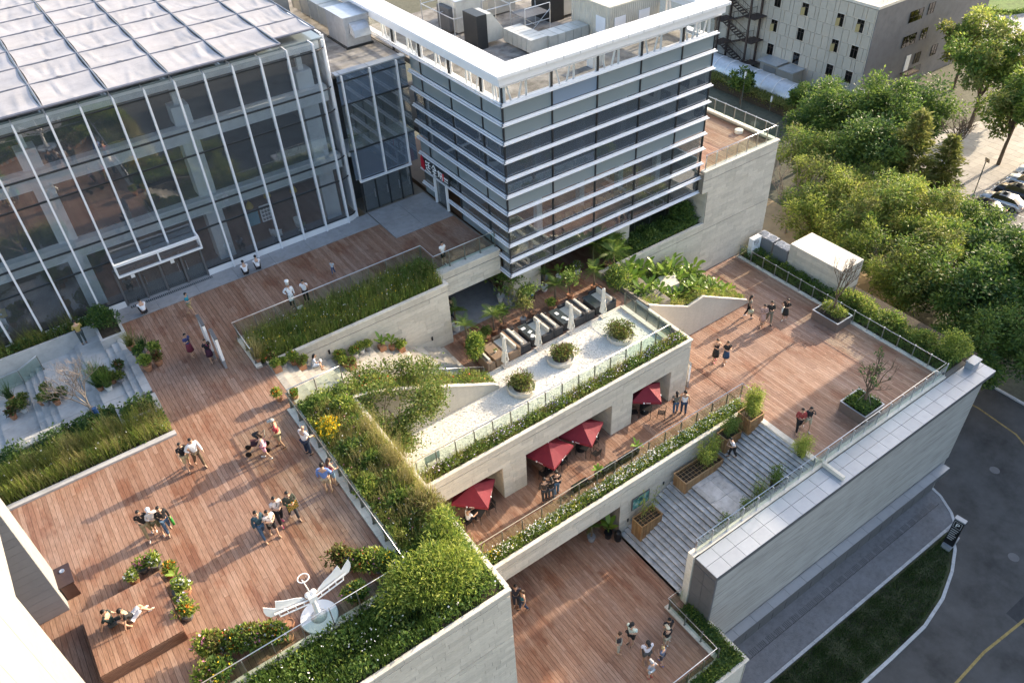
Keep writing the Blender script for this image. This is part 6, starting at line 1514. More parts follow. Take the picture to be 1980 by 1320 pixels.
# ------------------------------------------------------------------ trees beyond the terraces
def tree_proto(R, H, th, n, leaf, mats, shares, lobes, seed, limbs=6, asp=.55):
    """crown of leaves round many lobes on a tapered trunk with limbs; built at the origin"""
    global rng
    keep = rng; rng = np.random.default_rng(seed); random.seed(seed)
    L = rng.normal(size=(lobes, 3)); L /= np.linalg.norm(L, axis=1)[:, None]
    cen = L*np.array([R, R, (H-th)/2])*rng.uniform(.3, .98, (lobes, 1)); cen[:, 2] += (H+th)/2
    rad = rng.uniform(.13, .34, lobes)*R
    i = rng.integers(0, lobes, n); d = rng.normal(size=(n, 3)); d[:, 2] *= .8; d /= np.linalg.norm(d, axis=1)[:, None]
    P = cen[i]+d*rad[i][:, None]*(.25+.85*rng.random((n, 1))+.5*rng.random((n, 1))**6)
    D = d+rng.normal(size=(n, 3))*.6; D /= np.linalg.norm(D, axis=1)[:, None]
    Q = leaf_quads(P, leaf, .2, asp, D)
    lab = rng.choice(len(mats), lobes, p=np.array(shares)/sum(shares))[i]
    sw = rng.random(n) < .3; lab[sw] = rng.choice(len(mats), sw.sum())
    crown = np_mesh('crown', Q.reshape(-1, 3), np.arange(4*n).reshape(-1, 4), mats, lab)
    b = MB(); b.tube([(0, 0, -.2), (.05, .03, th*.6), (.1, -.05, th*1.25)], [R*.055, R*.045, R*.035], 8); trunk = b.mesh('trunk', BARK)
    b = MB()
    for k in range(min(lobes, limbs+6)):
        c = cen[k]; m = (c[0]*.35, c[1]*.35, th+(c[2]-th)*.45); b.tube([(.08, -.03, th*random.uniform(.75, 1.15)), m, tuple(c)], [R*.026, R*.018, R*.006], 5, cap=False)
    limb = b.mesh('limb', BARK); rng = keep
    return crown, trunk, limb
def conifer_proto(R, H, n, seed):
    global rng
    keep = rng; rng = np.random.default_rng(seed)
    P = []; D = []
    for k in range(64):
        z = H*(.12+.86*k/64); r = R*(1-(z/H))**.8*rng.uniform(.75, 1.1); a = k*2.4
        m = max(10, int(n/64*(1.6-z/H)))
        s = rng.random(m)**.7*r
        P.append(np.stack([s*math.cos(a)+rng.normal(0, .16, m)*(.3+s), s*math.sin(a)+rng.normal(0, .16, m)*(.3+s), z+.22*s-.13*s*s+rng.normal(0, .06, m)], 1))
        D.append(np.tile([math.cos(a), math.sin(a), .25], (m, 1))+rng.normal(0, .5, (m, 3)))
    P = np.concatenate(P); D = np.concatenate(D); D /= np.linalg.norm(D, axis=1)[:, None]
    crown = np_mesh('crown', leaf_quads(P, .42, 0, .28, D).reshape(-1, 3), np.arange(4*len(P)).reshape(-1, 4), LEAF_O)
    b = MB(); b.tube([(0, 0, -.2), (0, 0, H*.97)], [.16, .03], 7); trunk = b.mesh('trunk', BARK); rng = keep
    b = MB()
    for k in range(30):
        z = H*(.15+.8*k/30); r = R*(1-z/H)**.8*.8; a = k*2.4; b.tube([(0, 0, z), (r*math.cos(a), r*math.sin(a), z+.1*r)], [.04, .012], 4, cap=False)
    return crown, trunk, b.mesh('limb', BARK)
PROTO = {'willow': [tree_proto(3.0, 8.2, 2.6, 13000, .25, [LEAF_O, LEAF_G, LEAF_Y], [.45, .3, .25], 46, s, asp=.34) for s in (1, 2, 3)],
         'dense': [tree_proto(3.6, 9.6, 3.0, 16000, .26, [LEAF_G, LEAF_D], [.6, .4], 52, s) for s in (4, 5)],
         'ginkgo': [tree_proto(3.1, 9.5, 3.2, 9000, .30, [LEAF_G, LEAF_O, LEAF_Y], [.5, .3, .2], 32, s) for s in (6, 7)],
         'conifer': [conifer_proto(2.6, 8.5, 5000, 8), conifer_proto(2.2, 7.5, 4200, 9)],
         'small': [tree_proto(1.7, 5.2, 1.6, 4000, .28, [LEAF_D, LEAF_G], [.5, .5], 22, s) for s in (10, 11)]}
LAB = {'willow': 'grey green willow leaved tree', 'dense': 'dense dark green round crowned tree', 'ginkgo': 'loose crowned yellow green tree', 'conifer': 'feathery yellow green conifer', 'small': 'small dark slender tree'}
def at_px(u, v, z):
    d = CAM_R.T @ np.array([(u-990)/CAM_F, (v-660)/CAM_F, 1.]); t_ = (z-28)/d[2]; return d[0]*t_, d[1]*t_
TREES = [  # kind, variant, x, y, scale, where
 ('willow', 0, 62.5, 39.2, 1.0, 'beside the end of the limestone block wall'), ('willow', 1, 60.2, 33.8, .98, 'behind the grey air conditioners'), ('willow', 2, 65.8, 35.6, 1.12, 'in the middle of the tree belt'),
 ('willow', 1, 69.5, 33.0, 1.1, 'left of the parked cars in the lower row'), ('willow', 0, 64.4, 28.6, 1.15, 'above the pale stone box'), ('willow', 2, 59.3, 27.2, 1.05, 'directly behind the pale stone box'),
 ('dense', 0, 61.2, 22.6, 1.0, 'behind the hedge of the terrace'), ('dense', 1, 66.6, 23.4, 1.08, 'at the right edge above the road'), ('dense', 0, 71.0, 27.4, .82, 'just below the parked cars'),
 ('willow', 0, 66.8, 41.6, 1.08, 'with a half bare grey crown beside the roof terrace'), ('willow', 2, 70.6, 46.8, 1.05, 'next to the hedge behind the roof terrace'),
 ('dense', 1, 75.5, 43.2, 1.12, 'in the middle above the dark shade, left half'), ('dense', 0, 80.3, 46.6, 1.18, 'largest one below the panelled building'), ('dense', 1, 85.6, 45.2, 1.1, 'right of the largest one, before the blue carts'),
 ('dense', 0, 79.0, 52.0, 1.0, 'touching the foot of the panelled building'), ('conifer', 0, 77.4, 39.6, 1.3, 'between the dark trees and the flagstones, taller one'), ('conifer', 1, 80.0, 37.0, 1.15, 'between the dark trees and the flagstones, shorter one'),
 ('willow', 1, 71.6, 39.2, .85, 'left of the two conifers'), ('willow', 0, 74.4, 31.8, .72, 'below the shorter conifer'), ('ginkgo', 0, 95.3, 38.1, 1.15, 'standing on the flagstones, left one'), ('ginkgo', 1, 97.6, 36.0, 1.15, 'standing on the flagstones by the cars, right one'),
 ('ginkgo', 1, 101.5, 45.6, 1.3, 'tall one before the curved plaza'), ('ginkgo', 0, 110.6, 53.6, 1.1, 'at the right corner of the grey side wall'), ('small', 0, 85.2, 69.4, 1.0, 'by the hedge, left of the lamp post'), ('small', 1, 86.2, 60.2, 1.05, 'before the utility sheds'),
 ('dense', 1, 83.6, 55.4, .85, 'before the right end of the vaulted cover'), ('small', 1, 120.5, 62.5, .9, 'beside the far white gate post'), ('dense', 0, 56.6, 18.9, .82, 'nearest the far coping corner'), ('willow', 1, 60.8, 19.3, .9, 'low one at the right edge by the kerb'),
 ('small', 0, 106.5, 44.0, 1.2, 'right of the tall loose crowned tree')]
random.seed(3)
for kd, v, x, y, s, where in TREES:
    cr, tr, li = PROTO[kd][v]
    t = thing({'conifer': 'conifer_tree', 'small': 'slender_tree'}.get(kd, 'broadleaf_tree'), LAB[kd]+' '+where, 'tree', (x, y, ZG), random.random()*6.28, 'trees beyond the terraces')
    s *= 1.12; t.scale = (s*random.uniform(.98, 1.12), s*random.uniform(.98, 1.12), s*.95)
    for nm, me in (('crown', cr), ('trunk', tr), ('limb', li)): link(nm, me, t, local=True)
t = bare_tree('leafless dark conifer skeleton between the flagstones and the trees', 85.0, 38.9, ZG, 6.5, .14, BARK, 3, 4, spread=.7, trunk=.9, props=False, n0=9)
random.seed(12)
for i, (x, y, s) in enumerate([(64.6, 44.0, 1.1)]):
    bare_tree('half bare grey twiggy tree showing through the willow leaves', x, y, ZG, 8.5*s, .16, BARKG, 4, 3, spread=.4, trunk=.3, props=False)
# hedge, sand path, flagstones, far plaza
t = thing('clipped_hedge', 'long clipped yellow green hedge along the vaulted cover', 'hedge', (87.3, 70, ZG))
n = 15000; P = np.stack([rng.uniform(86.3, 88.2, n), rng.uniform(58, 92, n), ZG+1.5*rng.random(n)**.35], 1)
quad_obj('foliage', [(leaf_quads(P, .3, .5, .4), 0)], [LEAF_O, LEAF_Y], t)
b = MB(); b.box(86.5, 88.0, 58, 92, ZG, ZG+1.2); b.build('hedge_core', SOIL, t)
sheet('sandy_path', [(52, 24), (58.5, 24), (67.5, 34), (69, 52), (63, 60), (52, 60)], ZG-.0, SAND, .02)
b = MB(); b.box(58.8, 59.0, 24, 37, ZG, ZG+1.3); tag(b.build('low_wall', CREAM, None), 'low sand coloured wall behind the pale stone box', 'wall')
sheet('flagstone_ground', [(82, 34.2), (108, 34.2), (108, 45), (99, 47), (82, 47)], ZG-.0, FLAG, .02)
fl = MB(); fl.box(82, 82.05, 36, 36.05, ZG-.01, ZG); f0 = struct('flagstone_paving', fl, FLAG)
pieces('flagstone', [(83+1.25*i+.1*(j % 2), 36+1.0*j, ZG+.005+random.uniform(-.003, .003), 1.22, .97, .02) for i in range(19) for j in range(10)], FLAG, f0)
sheet('car_park', [(70, 22), (112, 22), (112, 34.2), (70, 34.2)], ZG-.002, mat('pale_asphalt', (.20, .195, .19), .9, var=.12, scale=.8, dirt=.2), .02)
for k in range(9):
    stripe('bay_line', [(78.5+2.75*k, 28.4), (77.8+2.75*k, 33.4)], .12, ZG+.012, WHITEL)
stripe('bay_line', [(74, 28.2), (108, 28.2)], .2, ZG+.02, plain((.62, .42, .18), .8))
b = MB(); b.prism([(112, 40), (175, 40), (175, 90), (135, 100), (124, 62)], ZG-.02, ZG+.006); struct('curved_plaza', b, mat('plaza_paving', (.40,.38,.37), .85, var=.1, scale=.5, dirt=.15))
for lab, (cx, cy, rx, ry) in (('front', (151, 66.5, 10, 4.5)), ('right', (140, 54, 8, 4.2))):
    pts = [(cx+rx*math.cos(a*.2618), cy+ry*math.sin(a*.2618)) for a in range(24)]
    b = MB(); b.prism([(cx+(x-cx)*1.06, cy+(y-cy)*1.1) for x, y in pts], ZG, ZG+.25); struct('plaza_kerb', b, KERB)
    b = MB(); b.prism(pts, ZG+.2, ZG+.32); struct('plaza_lawn', b, LAWNB)
    t = thing('low_hedge', 'low dark hedge round the '+lab+' plaza lawn', 'hedge', (cx, cy, ZG), group='plaza hedges')
    P = []
    for (x0, y0), (x1, y1) in zip(pts, pts[1:]+pts[:1]):
        q = rng.random((260, 1)); P.append(np.concatenate([np.array([[x0, y0]])*(1-q)+np.array([[x1, y1]])*q+rng.normal(0, .2, (260, 2)), ZG+.3+.6*rng.random((260, 1))], 1))
    P = np.concatenate(P); quad_obj('foliage', [(leaf_quads(P, .3, .4, .5), 0)], [LEAF_G], t)
b = MB()
for k in range(20): 
    a = -1.6+.17*k; b.box(0, 0, 0, 0, 0, 0) if False else None
stripe('plaza_band', [(118+28*math.cos(-.4+.12*k)*1.1, 78+22*math.sin(-1.5+.1*k)) for k in range(14)], .5, ZG+.02, plain((.30,.31,.33), .8))
# cars
def car(label, x, y, rot, paint, group='cars parked in the row'):
    t = thing('parked_car', label, 'car', (x, y, ZG+.01), rot, group)
    sec = [(-2.25, .42, .62, .74), (-2.15, .30, .84, .82), (-1.5, .24, .98, .88), (-.6, .22, .98, .9), (.8, .22, .94, .9), (1.6, .24, .86, .88), (2.15, .28, .72, .80), (2.28, .4, .58, .70)]
    b = MB(); v = []
    for (xx, zl, zh, hw) in sec: v += [(xx, -hw*.96, zl), (xx, -hw, (zl+zh)/2), (xx, -hw*.86, zh), (xx, 0, zh+.03), (xx, hw*.86, zh), (xx, hw, (zl+zh)/2), (xx, hw*.96, zl)]
    n = 7; f = [(i*n+j, (i+1)*n+j, (i+1)*n+j+1, i*n+j+1) for i in range(len(sec)-1) for j in range(n-1)]+[(i*n+n-1, (i+1)*n+n-1, (i+1)*n, i*n) for i in range(len(sec)-1)]
    f += [tuple(range(n)), tuple(range((len(sec)-1)*n+n-1, (len(sec)-1)*n-1, -1))]
    b.add(v, f); b.build('body', paint, t, True, local=True)
    b = MB(); cs = [(-1.75, .97, .70), (-1.05, 1.40, .60), (-.2, 1.46, .60), (.45, 1.40, .60), (1.15, .93, .72)]
    v = []
    for (xx, z, hw) in cs: v += [(xx, -hw, z), (xx, -hw*.4, z+.03), (xx, hw*.4, z+.03), (xx, hw, z)]
    v += [(-1.75, -.80, .9), (1.2, -.80, .9), (1.2, .80, .9), (-1.75, .80, .9)]
    f = [(4*i+j, 4*(i+1)+j, 4*(i+1)+j+1, 4*i+j+1) for i in range(4) for j in range(3)]
    b.add(v, f, 0); b.add([v[0], v[4], v[8], v[12], v[16], v[21], v[20]], [(0,1,2,3,4,5,6)], 1); b.add([v[3], v[7], v[11], v[15], v[19], v[22], v[23]], [(6,5,4,3,2,1,0)], 1)
    gm = CARGL
    b.m = [gm_ for gm_ in b.m]
    for i in range(3): b.m[i] = 1; b.m[9+i] = 1
    b.build('cabin', [paint, gm], t, True, local=True)
    b = MB(); b.box(-.25, .25, -.35, .35, 1.492, 1.5); b.build('sunroof', gm, t, local=True)
    for xx in (-1.4, 1.42):
        for s in (-1, 1):
            b = MB(); b.tube([(xx, s*.72, .33), (xx, s*.90, .33)], .33, 14); w = b.build('wheel', BLACKM, t, local=True)
            b = MB(); b.tube([(xx, s*.895, .33), (xx, s*.912, .33)], .2, 10); o = b.build('rim', STEEL, w, local=True)
    for s in (-1, 1):
        b = MB(); b.ball((2.16, s*.58, .66), (.12, .18, .08), 8, 4); b.build('headlight', WHITEG, t, local=True)
        b = MB(); b.ball((-2.18, s*.62, .74), (.08, .16, .07), 8, 4); b.build('tail_light', plain((.4,.02,.02), .4), t, local=True)
        b = MB(); b.ball((.75, s*.98, .98), (.09, .1, .07), 8, 4); b.build('mirror', paint, t, local=True)
CARGL = mat('car_glass', (.02,.022,.025), .08, var=.02, spec=.6)
CPA = mat('silver_paint', (.52,.53,.55), .25, var=.03, metal=.5); CPB = mat('black_paint', (.02,.022,.026), .2, var=.05, spec=.6); CPW = mat('white_paint', (.72,.72,.72), .25, var=.02)
for i, (x, y, p, lab) in enumerate([(84.2, 33.5, CPB, 'dark car almost hidden by the tree crowns, nearest of the parked row'), (87.0, 32.9, CPA, 'silver saloon car with a sunroof, second in the parked row'), (89.9, 33.0, CPB, 'black car parked between two silver cars'),
        (92.8, 33.2, CPA, 'silver car with a sunroof, fourth in the parked row'), (95.6, 33.6, CPW, 'white car at the right edge, farthest in the parked row'), (98.4, 33.8, CPA, 'silver car at the right edge behind the white car')]):
    car(lab, x, y, math.radians(98), p)
# small street furniture beyond
def lamp(label, x, y, h, z=ZG):
    t = thing('lamp_post', label, 'lamp', (x, y, z), group='slim lamp posts'); b = MB(); b.tube([(x, y, z), (x, y, z+h)], .06, 8); b.build('pole', POSTM, t)
    b = MB(); b.box(x-.1, x+.1, y-.1, y+.1, z+h, z+h+.9); b.build('lamp_head', WHITEG, t)
    b = MB(); b.box(x-.12, x+.12, y-.12, y+.12, z+h+.9, z+h+.95); b.build('cap', POSTM, t)
lamp('slim lamp post by the hedge left of the vaulted cover', 84.3, 68.4, 4.2); lamp('slim lamp post at the end of the hedge', 86.5, 65.2, 1.2)
lamp('slim lamp post between dark trees behind the terrace hedge', 62.9, 28.4, 2.2)
t = thing('solar_lamp', 'tilted panel lamp on a thin post beside the flagstones', 'lamp', (87.0, 36.1, ZG)); b = MB(); b.tube([(87, 36.1, ZG), (87, 36.1, ZG+4.2)], .06, 8); b.build('pole', POSTM, t)
b = MB(); b.obox((87, 36.0, ZG+4.25), (.9, .5, .05), .5, tilt=.4); b.build('panel', BLACKM, t)
t = thing('white_fence', 'low white bar fence between the flagstones and the cars', 'fence', (92, 34.9, ZG))
pieces('paling', [(88+.22*i, 34.9, ZG+.45, .06, .04, .8) for i in range(76)], WHITEG, t)
b = MB(); b.box(87.9, 104.8, 34.87, 34.93, ZG+.2, ZG+.26); b.box(87.9, 104.8, 34.87, 34.93, ZG+.72, ZG+.78); b.build('rail', WHITEG, t)
for i, (x, y, m_, lab) in enumerate([(91.0, 50.4, plain((.18,.33,.42), .6), 'pale blue market cart behind the dark trees'), (93.2, 48.6, plain((.05,.10,.28), .6), 'dark blue cart roof next to the pale blue cart'), (96.6, 57.4, GALV, 'grey sheet roofed kiosk by the side wall'), (90.2, 54.8, GALV, 'second grey kiosk roof between the tree crowns')]):
    t = thing('kiosk', lab, 'kiosk', (x, y, ZG), .3*i, 'carts and kiosks by the side wall')
    b = MB(); b.box(-1.3, 1.3, -.9, .9, 0, 1.9); b.build('body', WHITEP, t, local=True)
    b = MB(); b.prism_y([(-1.6, 1.9), (1.6, 1.9), (1.6, 2.0), (0, 2.35), (-1.6, 2.0)], -1.2, 1.2); b.build('roof', m_, t, local=True)
    for s in (-1, 1):
        b = MB(); b.tube([(s*.8, -1.0, .3), (s*.8, -.9, .3)], .3, 10); b.build('wheel', BLACKM, t, local=True)
for i, x in enumerate((80.4, 81.3)):
    t = thing('swing_frame', 'yellow play frame under the dark trees, '+('left' if i == 0 else 'right')+' one', 'play frame', (x, 46.3, ZG), group='yellow play frames')
    b = MB(); b.tube([(x-.3, 46.3, ZG), (x-.3, 46.3, ZG+1.5), (x+.3, 46.3, ZG+1.5), (x+.3, 46.3, ZG)], .06, 5); b.build('frame', plain((.6,.42,.05), .5), t)
# ------------------------------------------------------------------ parking sign
t = thing('parking_sign', 'black parking totem with a white P, leaning away on its grey plinth by the kerb', 'sign', (42.1, 10.75, ZG+.13), math.radians(-84))
b = MB(); b.box(-.3, .3, -.35, 1.0, 0, .4); b.build('plinth', METALP, t, local=True)
b = MB(); b.box(-.33, .33, -.12, .12, .4, 3.0); b.build('panel', BLACKM, t, local=True)
b = MB(); b.box(-.36, .36, -.18, .18, 3.0, 3.1); b.build('cap', METALP, t, local=True)
def txt(name, body, size, loc, rot, m, parent, ext=.006, align='CENTER'):
    c = bpy.data.curves.new(name, 'FONT'); c.body = body; c.size = size; c.extrude = ext; c.align_x = align; c.materials.append(m)
    o = bpy.data.objects.new(name, c); C.objects.link(o); bpy.context.view_layer.update()
    me = bpy.data.meshes.new_from_object(o.evaluated_get(bpy.context.evaluated_depsgraph_get())); bpy.data.objects.remove(o); bpy.data.curves.remove(c)
    if not me.materials: me.materials.append(m)
    o = bpy.data.objects.new(name, me); C.objects.link(o); o.parent = parent; o.location = loc; o.rotation_euler = rot
    return o
txt('lettering', 'P', .52, (0, -.128, 2.32), (math.pi/2, 0, 0), WHITEG, t)
b = MB()
for (x0, x1, z0, z1) in ((-.26, .26, 2.79, 2.82), (-.26, .26, 2.2, 2.23), (-.26, -.23, 2.23, 2.79), (.23, .26, 2.23, 2.79)): b.box(x0, x1, -.13, -.12, z0, z1)
for k in range(6): b.box(-.26, .22-.06*(k % 3), -.128, -.12, 1.95-.2*k, 2.03-.2*k)
b.build('marking', plain((.35,.35,.36), .5), t, local=True)
# ------------------------------------------------------------------ equipment by the terrace
t = thing('stone_kiosk', 'pale stone clad rectangular box building behind the terrace railing', 'building', (46.3, 27.6, -8.7))
b = MB(); b.box(45.13, 47.5, 25.43, 30.0, -12, -6.55); b.build('wall_core', LIMEC, t)
pieces('stone', stone_boxes('y', 45.115, 25.4, 30.03, -8.7, -6.5, .31, (.7, 1.4))+stone_boxes('x', 25.415, 45.1, 47.53, -8.7, -6.5, .31, (.7, 1.4)), LIME, t)
pieces('roof_slab', [(45.1+.405+.81*i, 25.4+.58+1.16*j, -6.49, .80, 1.15, .06) for i in range(3) for j in range(4)], COPE, t)
b = MB(); b.box(46, 59, 16, 33, -20.4, -12.0) if False else None
sheet('east_strip', [(45.9, 15.9), (47.9, 15.9), (47.9, 33.6), (45.9, 33.6)], -9.2, SOIL, 11)
def ac_unit(name, label, x0, x1, y0, y1, z0, z1, fans, side, group):
    t = thing(name, label, 'air conditioner', ((x0+x1)/2, (y0+y1)/2, z0), group=group)
    b = MB(); b.box(x0, x1, y0, y1, z0, z1); b.build('casing', plain((.20,.21,.23), .5, .2) if side == 'top' else WHITEG, t)
    for k in range(fans):
        b = MB()
        if side == 'top':
            cy = y0+(y1-y0)*(k+.5)/fans; cx = (x0+x1)/2; r = .36
            for q in (.36, .26, .16, .06): b.lathe((cx, cy, z1), [(q, 0), (q, .03), (q-.025, .03), (q-.025, 0)], 18)
        else:
            cx = x0+.42; cz = (z0+z1)/2
            for q in (.25, .17, .08):
                b.tube([(cx+q*math.cos(a*.3927), y0-.012, cz+q*math.sin(a*.3927)) for a in range(17)], .012, 4)
        b.build('fan_grille', STEEL if side == 'top' else DARKP, t)
    b = MB(); b.box(x0+.1, x0+.2, y0-.004, y0, z1-.28, z1-.2); b.build('badge', DARKF, t)
ac_unit('condenser_unit', 'white split air conditioner condenser on top of another by the block wall', 44.0, 44.95, 32.6, 33.0, -7.75, -7.0, 1, 'front', 'white condensers')
ac_unit('condenser_unit', 'lower white condenser half hidden behind the railing by the block wall', 44.0, 44.95, 32.6, 33.0, -8.6, -7.8, 1, 'front', 'white condensers')
ac_unit('outdoor_unit', 'large grey outdoor unit with two fans nearest the block wall', 45.1, 45.95, 31.6, 33.2, -8.8, -7.15, 2, 'top', 'large grey outdoor units')
ac_unit('outdoor_unit', 'large grey outdoor unit with two fans beside the pale stone box', 45.0, 45.85, 30.1, 31.4, -8.8, -7.15, 2, 'top', 'large grey outdoor units')
# ------------------------------------------------------------------ timber platform, bin, sculpture
t = thing('timber_platform', 'big square timber sitting platform with two people on it', 'platform', (-3.45, 22.5, 0))
b = MB(); b.box(-4.95, -2.0, 20.95, 24.02, .0, .56); b.build('platform_core', DECKD, t)
pieces('plank', plank_boxes(-5.0, -1.95, 20.9, 24.07, .61, .155, .01, (1.2, 3.2)), DECK, t)
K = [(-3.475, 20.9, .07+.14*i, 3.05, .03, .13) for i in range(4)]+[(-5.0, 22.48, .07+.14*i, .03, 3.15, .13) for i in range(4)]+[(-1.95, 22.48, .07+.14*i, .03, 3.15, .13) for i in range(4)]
pieces('side_board', K, DECK_SHADE, t)
t = thing('litter_bin', 'brown metal litter bin with two sections beside the portal wall', 'bin', (-5.1, 26.0, 0))
b = MB(); b.box(-5.35, -4.85, 25.5, 26.0, .02, .85); b.box(-5.35, -4.85, 26.05, 26.5, .02, .85); b.build('box', plain((.10,.055,.045), .45, .2), t)
b = MB(); b.box(-5.4, -4.8, 25.45, 26.55, .85, .9); b.build('lid', plain((.06,.04,.04), .4, .3), t)
b = MB(); b.lathe((-5.1, 26.25, .9), [(.1, 0), (.1, .03), (.06, .03), (.05, .01)], 12); b.build('ashtray', STEEL, t)
sc_ = thing('wing_sculpture', 'white angel wings photo sculpture with halo on a round white base', 'sculpture', (2.52, 18.66, 0))
b = MB(); b.lathe((2.52, 18.66, .005), [(.72, 0), (.74, .06), (.72, .12), (.05, .125)], 40); b.build('base_disc', WHITEG, sc_)
b = MB(); b.lathe((2.52, 18.66, .12), [(.34, 0), (.17, .16), (.11, .42), (.10, 1.3), (.12, 1.45)], 18); b.build('column', WHITEG, sc_, True)
for s in (-1, 1):
    b = MB()
    for k_, pts in enumerate(([(.22,1.42),(.32,1.62),(.6,1.84),(.95,2.03),(1.25,2.28),(1.30,2.05),(1.34,1.85),(1.1,1.66),(.7,1.48)],
                [(.9,1.38),(1.12,1.66),(1.34,1.84),(1.5,2.02),(1.71,2.25),(1.75,2.0),(1.72,1.75),(1.6,1.52),(1.3,1.42)])):
        pts = [(2.52+s*px_, z) for px_, z in pts]
        if s > 0: pts = pts[::-1]
        b.prism_y(pts[::-1], 18.72+.035*k_, 18.75+.035*k_)
    b.build('wing', WHITEG, sc_)
    b = MB(); b.tube([(2.52, 18.62, 1.42), (2.52+s*1.45, 18.64, 1.72)], .035, 6); b.tube([(2.52, 18.62, 1.18), (2.52+s*1.3, 18.64, 1.42)], .03, 6)
    for k in range(4): u = .25+.22*k; b.tube([(2.52+s*1.4*u, 18.63, 1.18+.26*u), (2.52+s*1.45*u, 18.63, 1.44+.3*u)], .022, 5)
    b.build('wing_strut', WHITEG, sc_)
b = MB(); b.tube([(2.52, 18.68, 1.5), (2.50, 18.72, 1.75), (2.44, 18.74, 2.3), (2.40, 18.72, 2.62)], .022, 6); b.build('halo_rod', WHITEG, sc_)
b = MB(); b.tube([(2.46+.21*math.cos(a*.2618), 18.72+.19*math.sin(a*.2618), 2.68) for a in range(25)], .022, 6); b.build('halo', WHITEG, sc_, True)
b = MB(); b.box(2.36, 2.68, 18.52, 18.7, 1.35, 1.6); b.ball((2.62, 18.72, 1.62), (.14, .12, .14)); b.ball((2.4, 18.72, 1.6), (.13, .12, .13)); b.build('hub', WHITEG, sc_)
# direction totem boards
def totem(label, x, y, z, w, h, rot):
    t = thing('sign_totem', label, 'sign', (x, y, z), rot)
    b = MB(); b.box(-w/2, w/2, -.07, .07, .55, h); b.build('board', WHITEG, t, local=True)
    b = MB(); b.box(-w/2-.02, w/2+.02, -.09, .09, h, h+.06); b.build('cap', DARKP, t, local=True)
    b = MB(); b.box(-w/2, w/2, -.06, .06, 0, .55); b.build('foot', METALP, t, local=True)
    b = MB(); b.box(-w/2+.06, -w/2+.1, -.075, .075, .6, h-.05); b.box(w/2-.1, w/2-.06, -.075, .075, .6, h-.05); b.build('stripe', DARKP, t, local=True)
totem('tall white sign totem edge-on on the upper deck, taller board behind', 4.55, 36.75, .0, 1.1, 2.3, math.radians(88)); totem('shorter white sign totem in front of the taller one on the upper deck', 4.75, 35.6, .0, 1.0, 2.0, math.radians(88))
totem('white information totem at the terrace corner below the gravel garden', 29.9, 25.4, -8.7, .5, 2.0, math.radians(80))
for i, y in enumerate((35.9,)): pass
# wall picture and steplights
t = thing('wall_picture', 'framed blue green landscape picture hung on the stair wall', 'picture', (22.5, 21.4, -10.9))
b = MB(); b.box(21.8, 23.2, 21.36, 21.42, -11.4, -10.35); b.build('frame', DARKP, t)
m_, n_, l_, b_ = nodes('landscape_print'); ge = n_.new('ShaderNodeNewGeometry'); te = n_.new('ShaderNodeTexNoise'); te.inputs['Scale'].default_value = 3.2; te.inputs['Detail'].default_value = 8
l_.new(ge.outputs['Position'], te.inputs['Vector']); ra = ramp(n_, [(.3, (.02,.06,.06)), (.45, (.05,.20,.20)), (.55, (.12,.30,.28)), (.7, (.5,.55,.5))]); l_.new(te.outputs['Fac'], ra.inputs[0]); l_.new(ra.outputs[0], b_.inputs['Base Color'])
b = MB(); b.box(21.87, 23.13, 21.352, 21.362, -11.33, -10.42); b.build('print', m_, t)
for i, (x, y, z) in enumerate([(21.6, 21.42, -12.3), (24.4, 21.42, -10.9), (10.0, 34.02, -1.1), (13.0, 34.02, -1.9), (14.6, 34.02, -2.7), (16.4, 34.02, -3.5)]):
    b = MB(); b.box(x-.05, x+.05, y-.02, y+.01, z, z+.28); tag(b.build('step_light', BLACKM, None), ['small black wall light at the foot of the plaza stairs', 'small black wall light above the bamboo box by the landing', 'small black wall light near the seated girl on the steps', 'first small black wall light past the pots on the long wall', 'second small black wall light past the pots on the long wall', 'last small black wall light on the long wall before the cafe'][i], 'wall light', 'step lights')
# ------------------------------------------------------------------ cafe furniture
def sofa(label, x0, x1, y0, y1, m, face, group='cafe sofas'):
    """face: +1 sits looking towards +x, -1 towards -x"""
    t = thing('wicker_sofa', label, 'sofa', ((x0+x1)/2, (y0+y1)/2, -4.39), group=group)
    z = -4.39; bx = (x0, x0+.16) if face > 0 else (x1-.16, x1)
    b = MB(); b.box(bx[0], bx[1], y0, y1, z, z+.74); b.build('backrest', m, t)
    sx = (bx[1], x1) if face > 0 else (x0, bx[0])
    for (ya, yb) in ((y0, y0+.16), (y1-.16, y1)):
        b = MB(); b.box(sx[0], sx[1], ya, yb, z, z+.60); b.build('armrest', m, t)
    b = MB(); b.box(sx[0], sx[1], y0+.16, y1-.16, z, z+.28); b.build('seat_base', m, t)
    k = 2 if y1-y0 > 1.3 else 1
    for i in range(k):
        d = (y1-y0-.34)/k; ya = y0+.17+d*i
        b = MB(); b.box(sx[0]+.01, sx[1]-.01, ya+.01, ya+d-.01, z+.28, z+.44); o = b.build('seat_cushion', CUSH, t)
        xb = bx[1] if face > 0 else bx[0]
        b = MB(); b.obox((xb+face*.10, ya+d/2, z+.64), (.15, d-.04, .38)); b.build('back_cushion', CUSH, t)
    for o in t.children:
        if o.type == 'MESH': 
            mo = o.modifiers.new('soft_edge', 'BEVEL'); mo.width = .03; mo.segments = 2
def table(label, x0, x1, y0, y1, m, top, things_=()):
    t = thing('cafe_table', label, 'table', ((x0+x1)/2, (y0+y1)/2, -4.39), group='cafe tables'); z = -4.39
    b = MB(); b.box(x0+.06, x1-.06, y0+.06, y1-.06, z, z+.60); b.build('frame', m, t)
    b = MB(); b.box(x0, x1, y0, y1, z+.60, z+.66); b.build('tabletop', top, t)
TOPG = mat('smoked_glass_top', (.05,.06,.065), .12, var=.05, spec=.6)
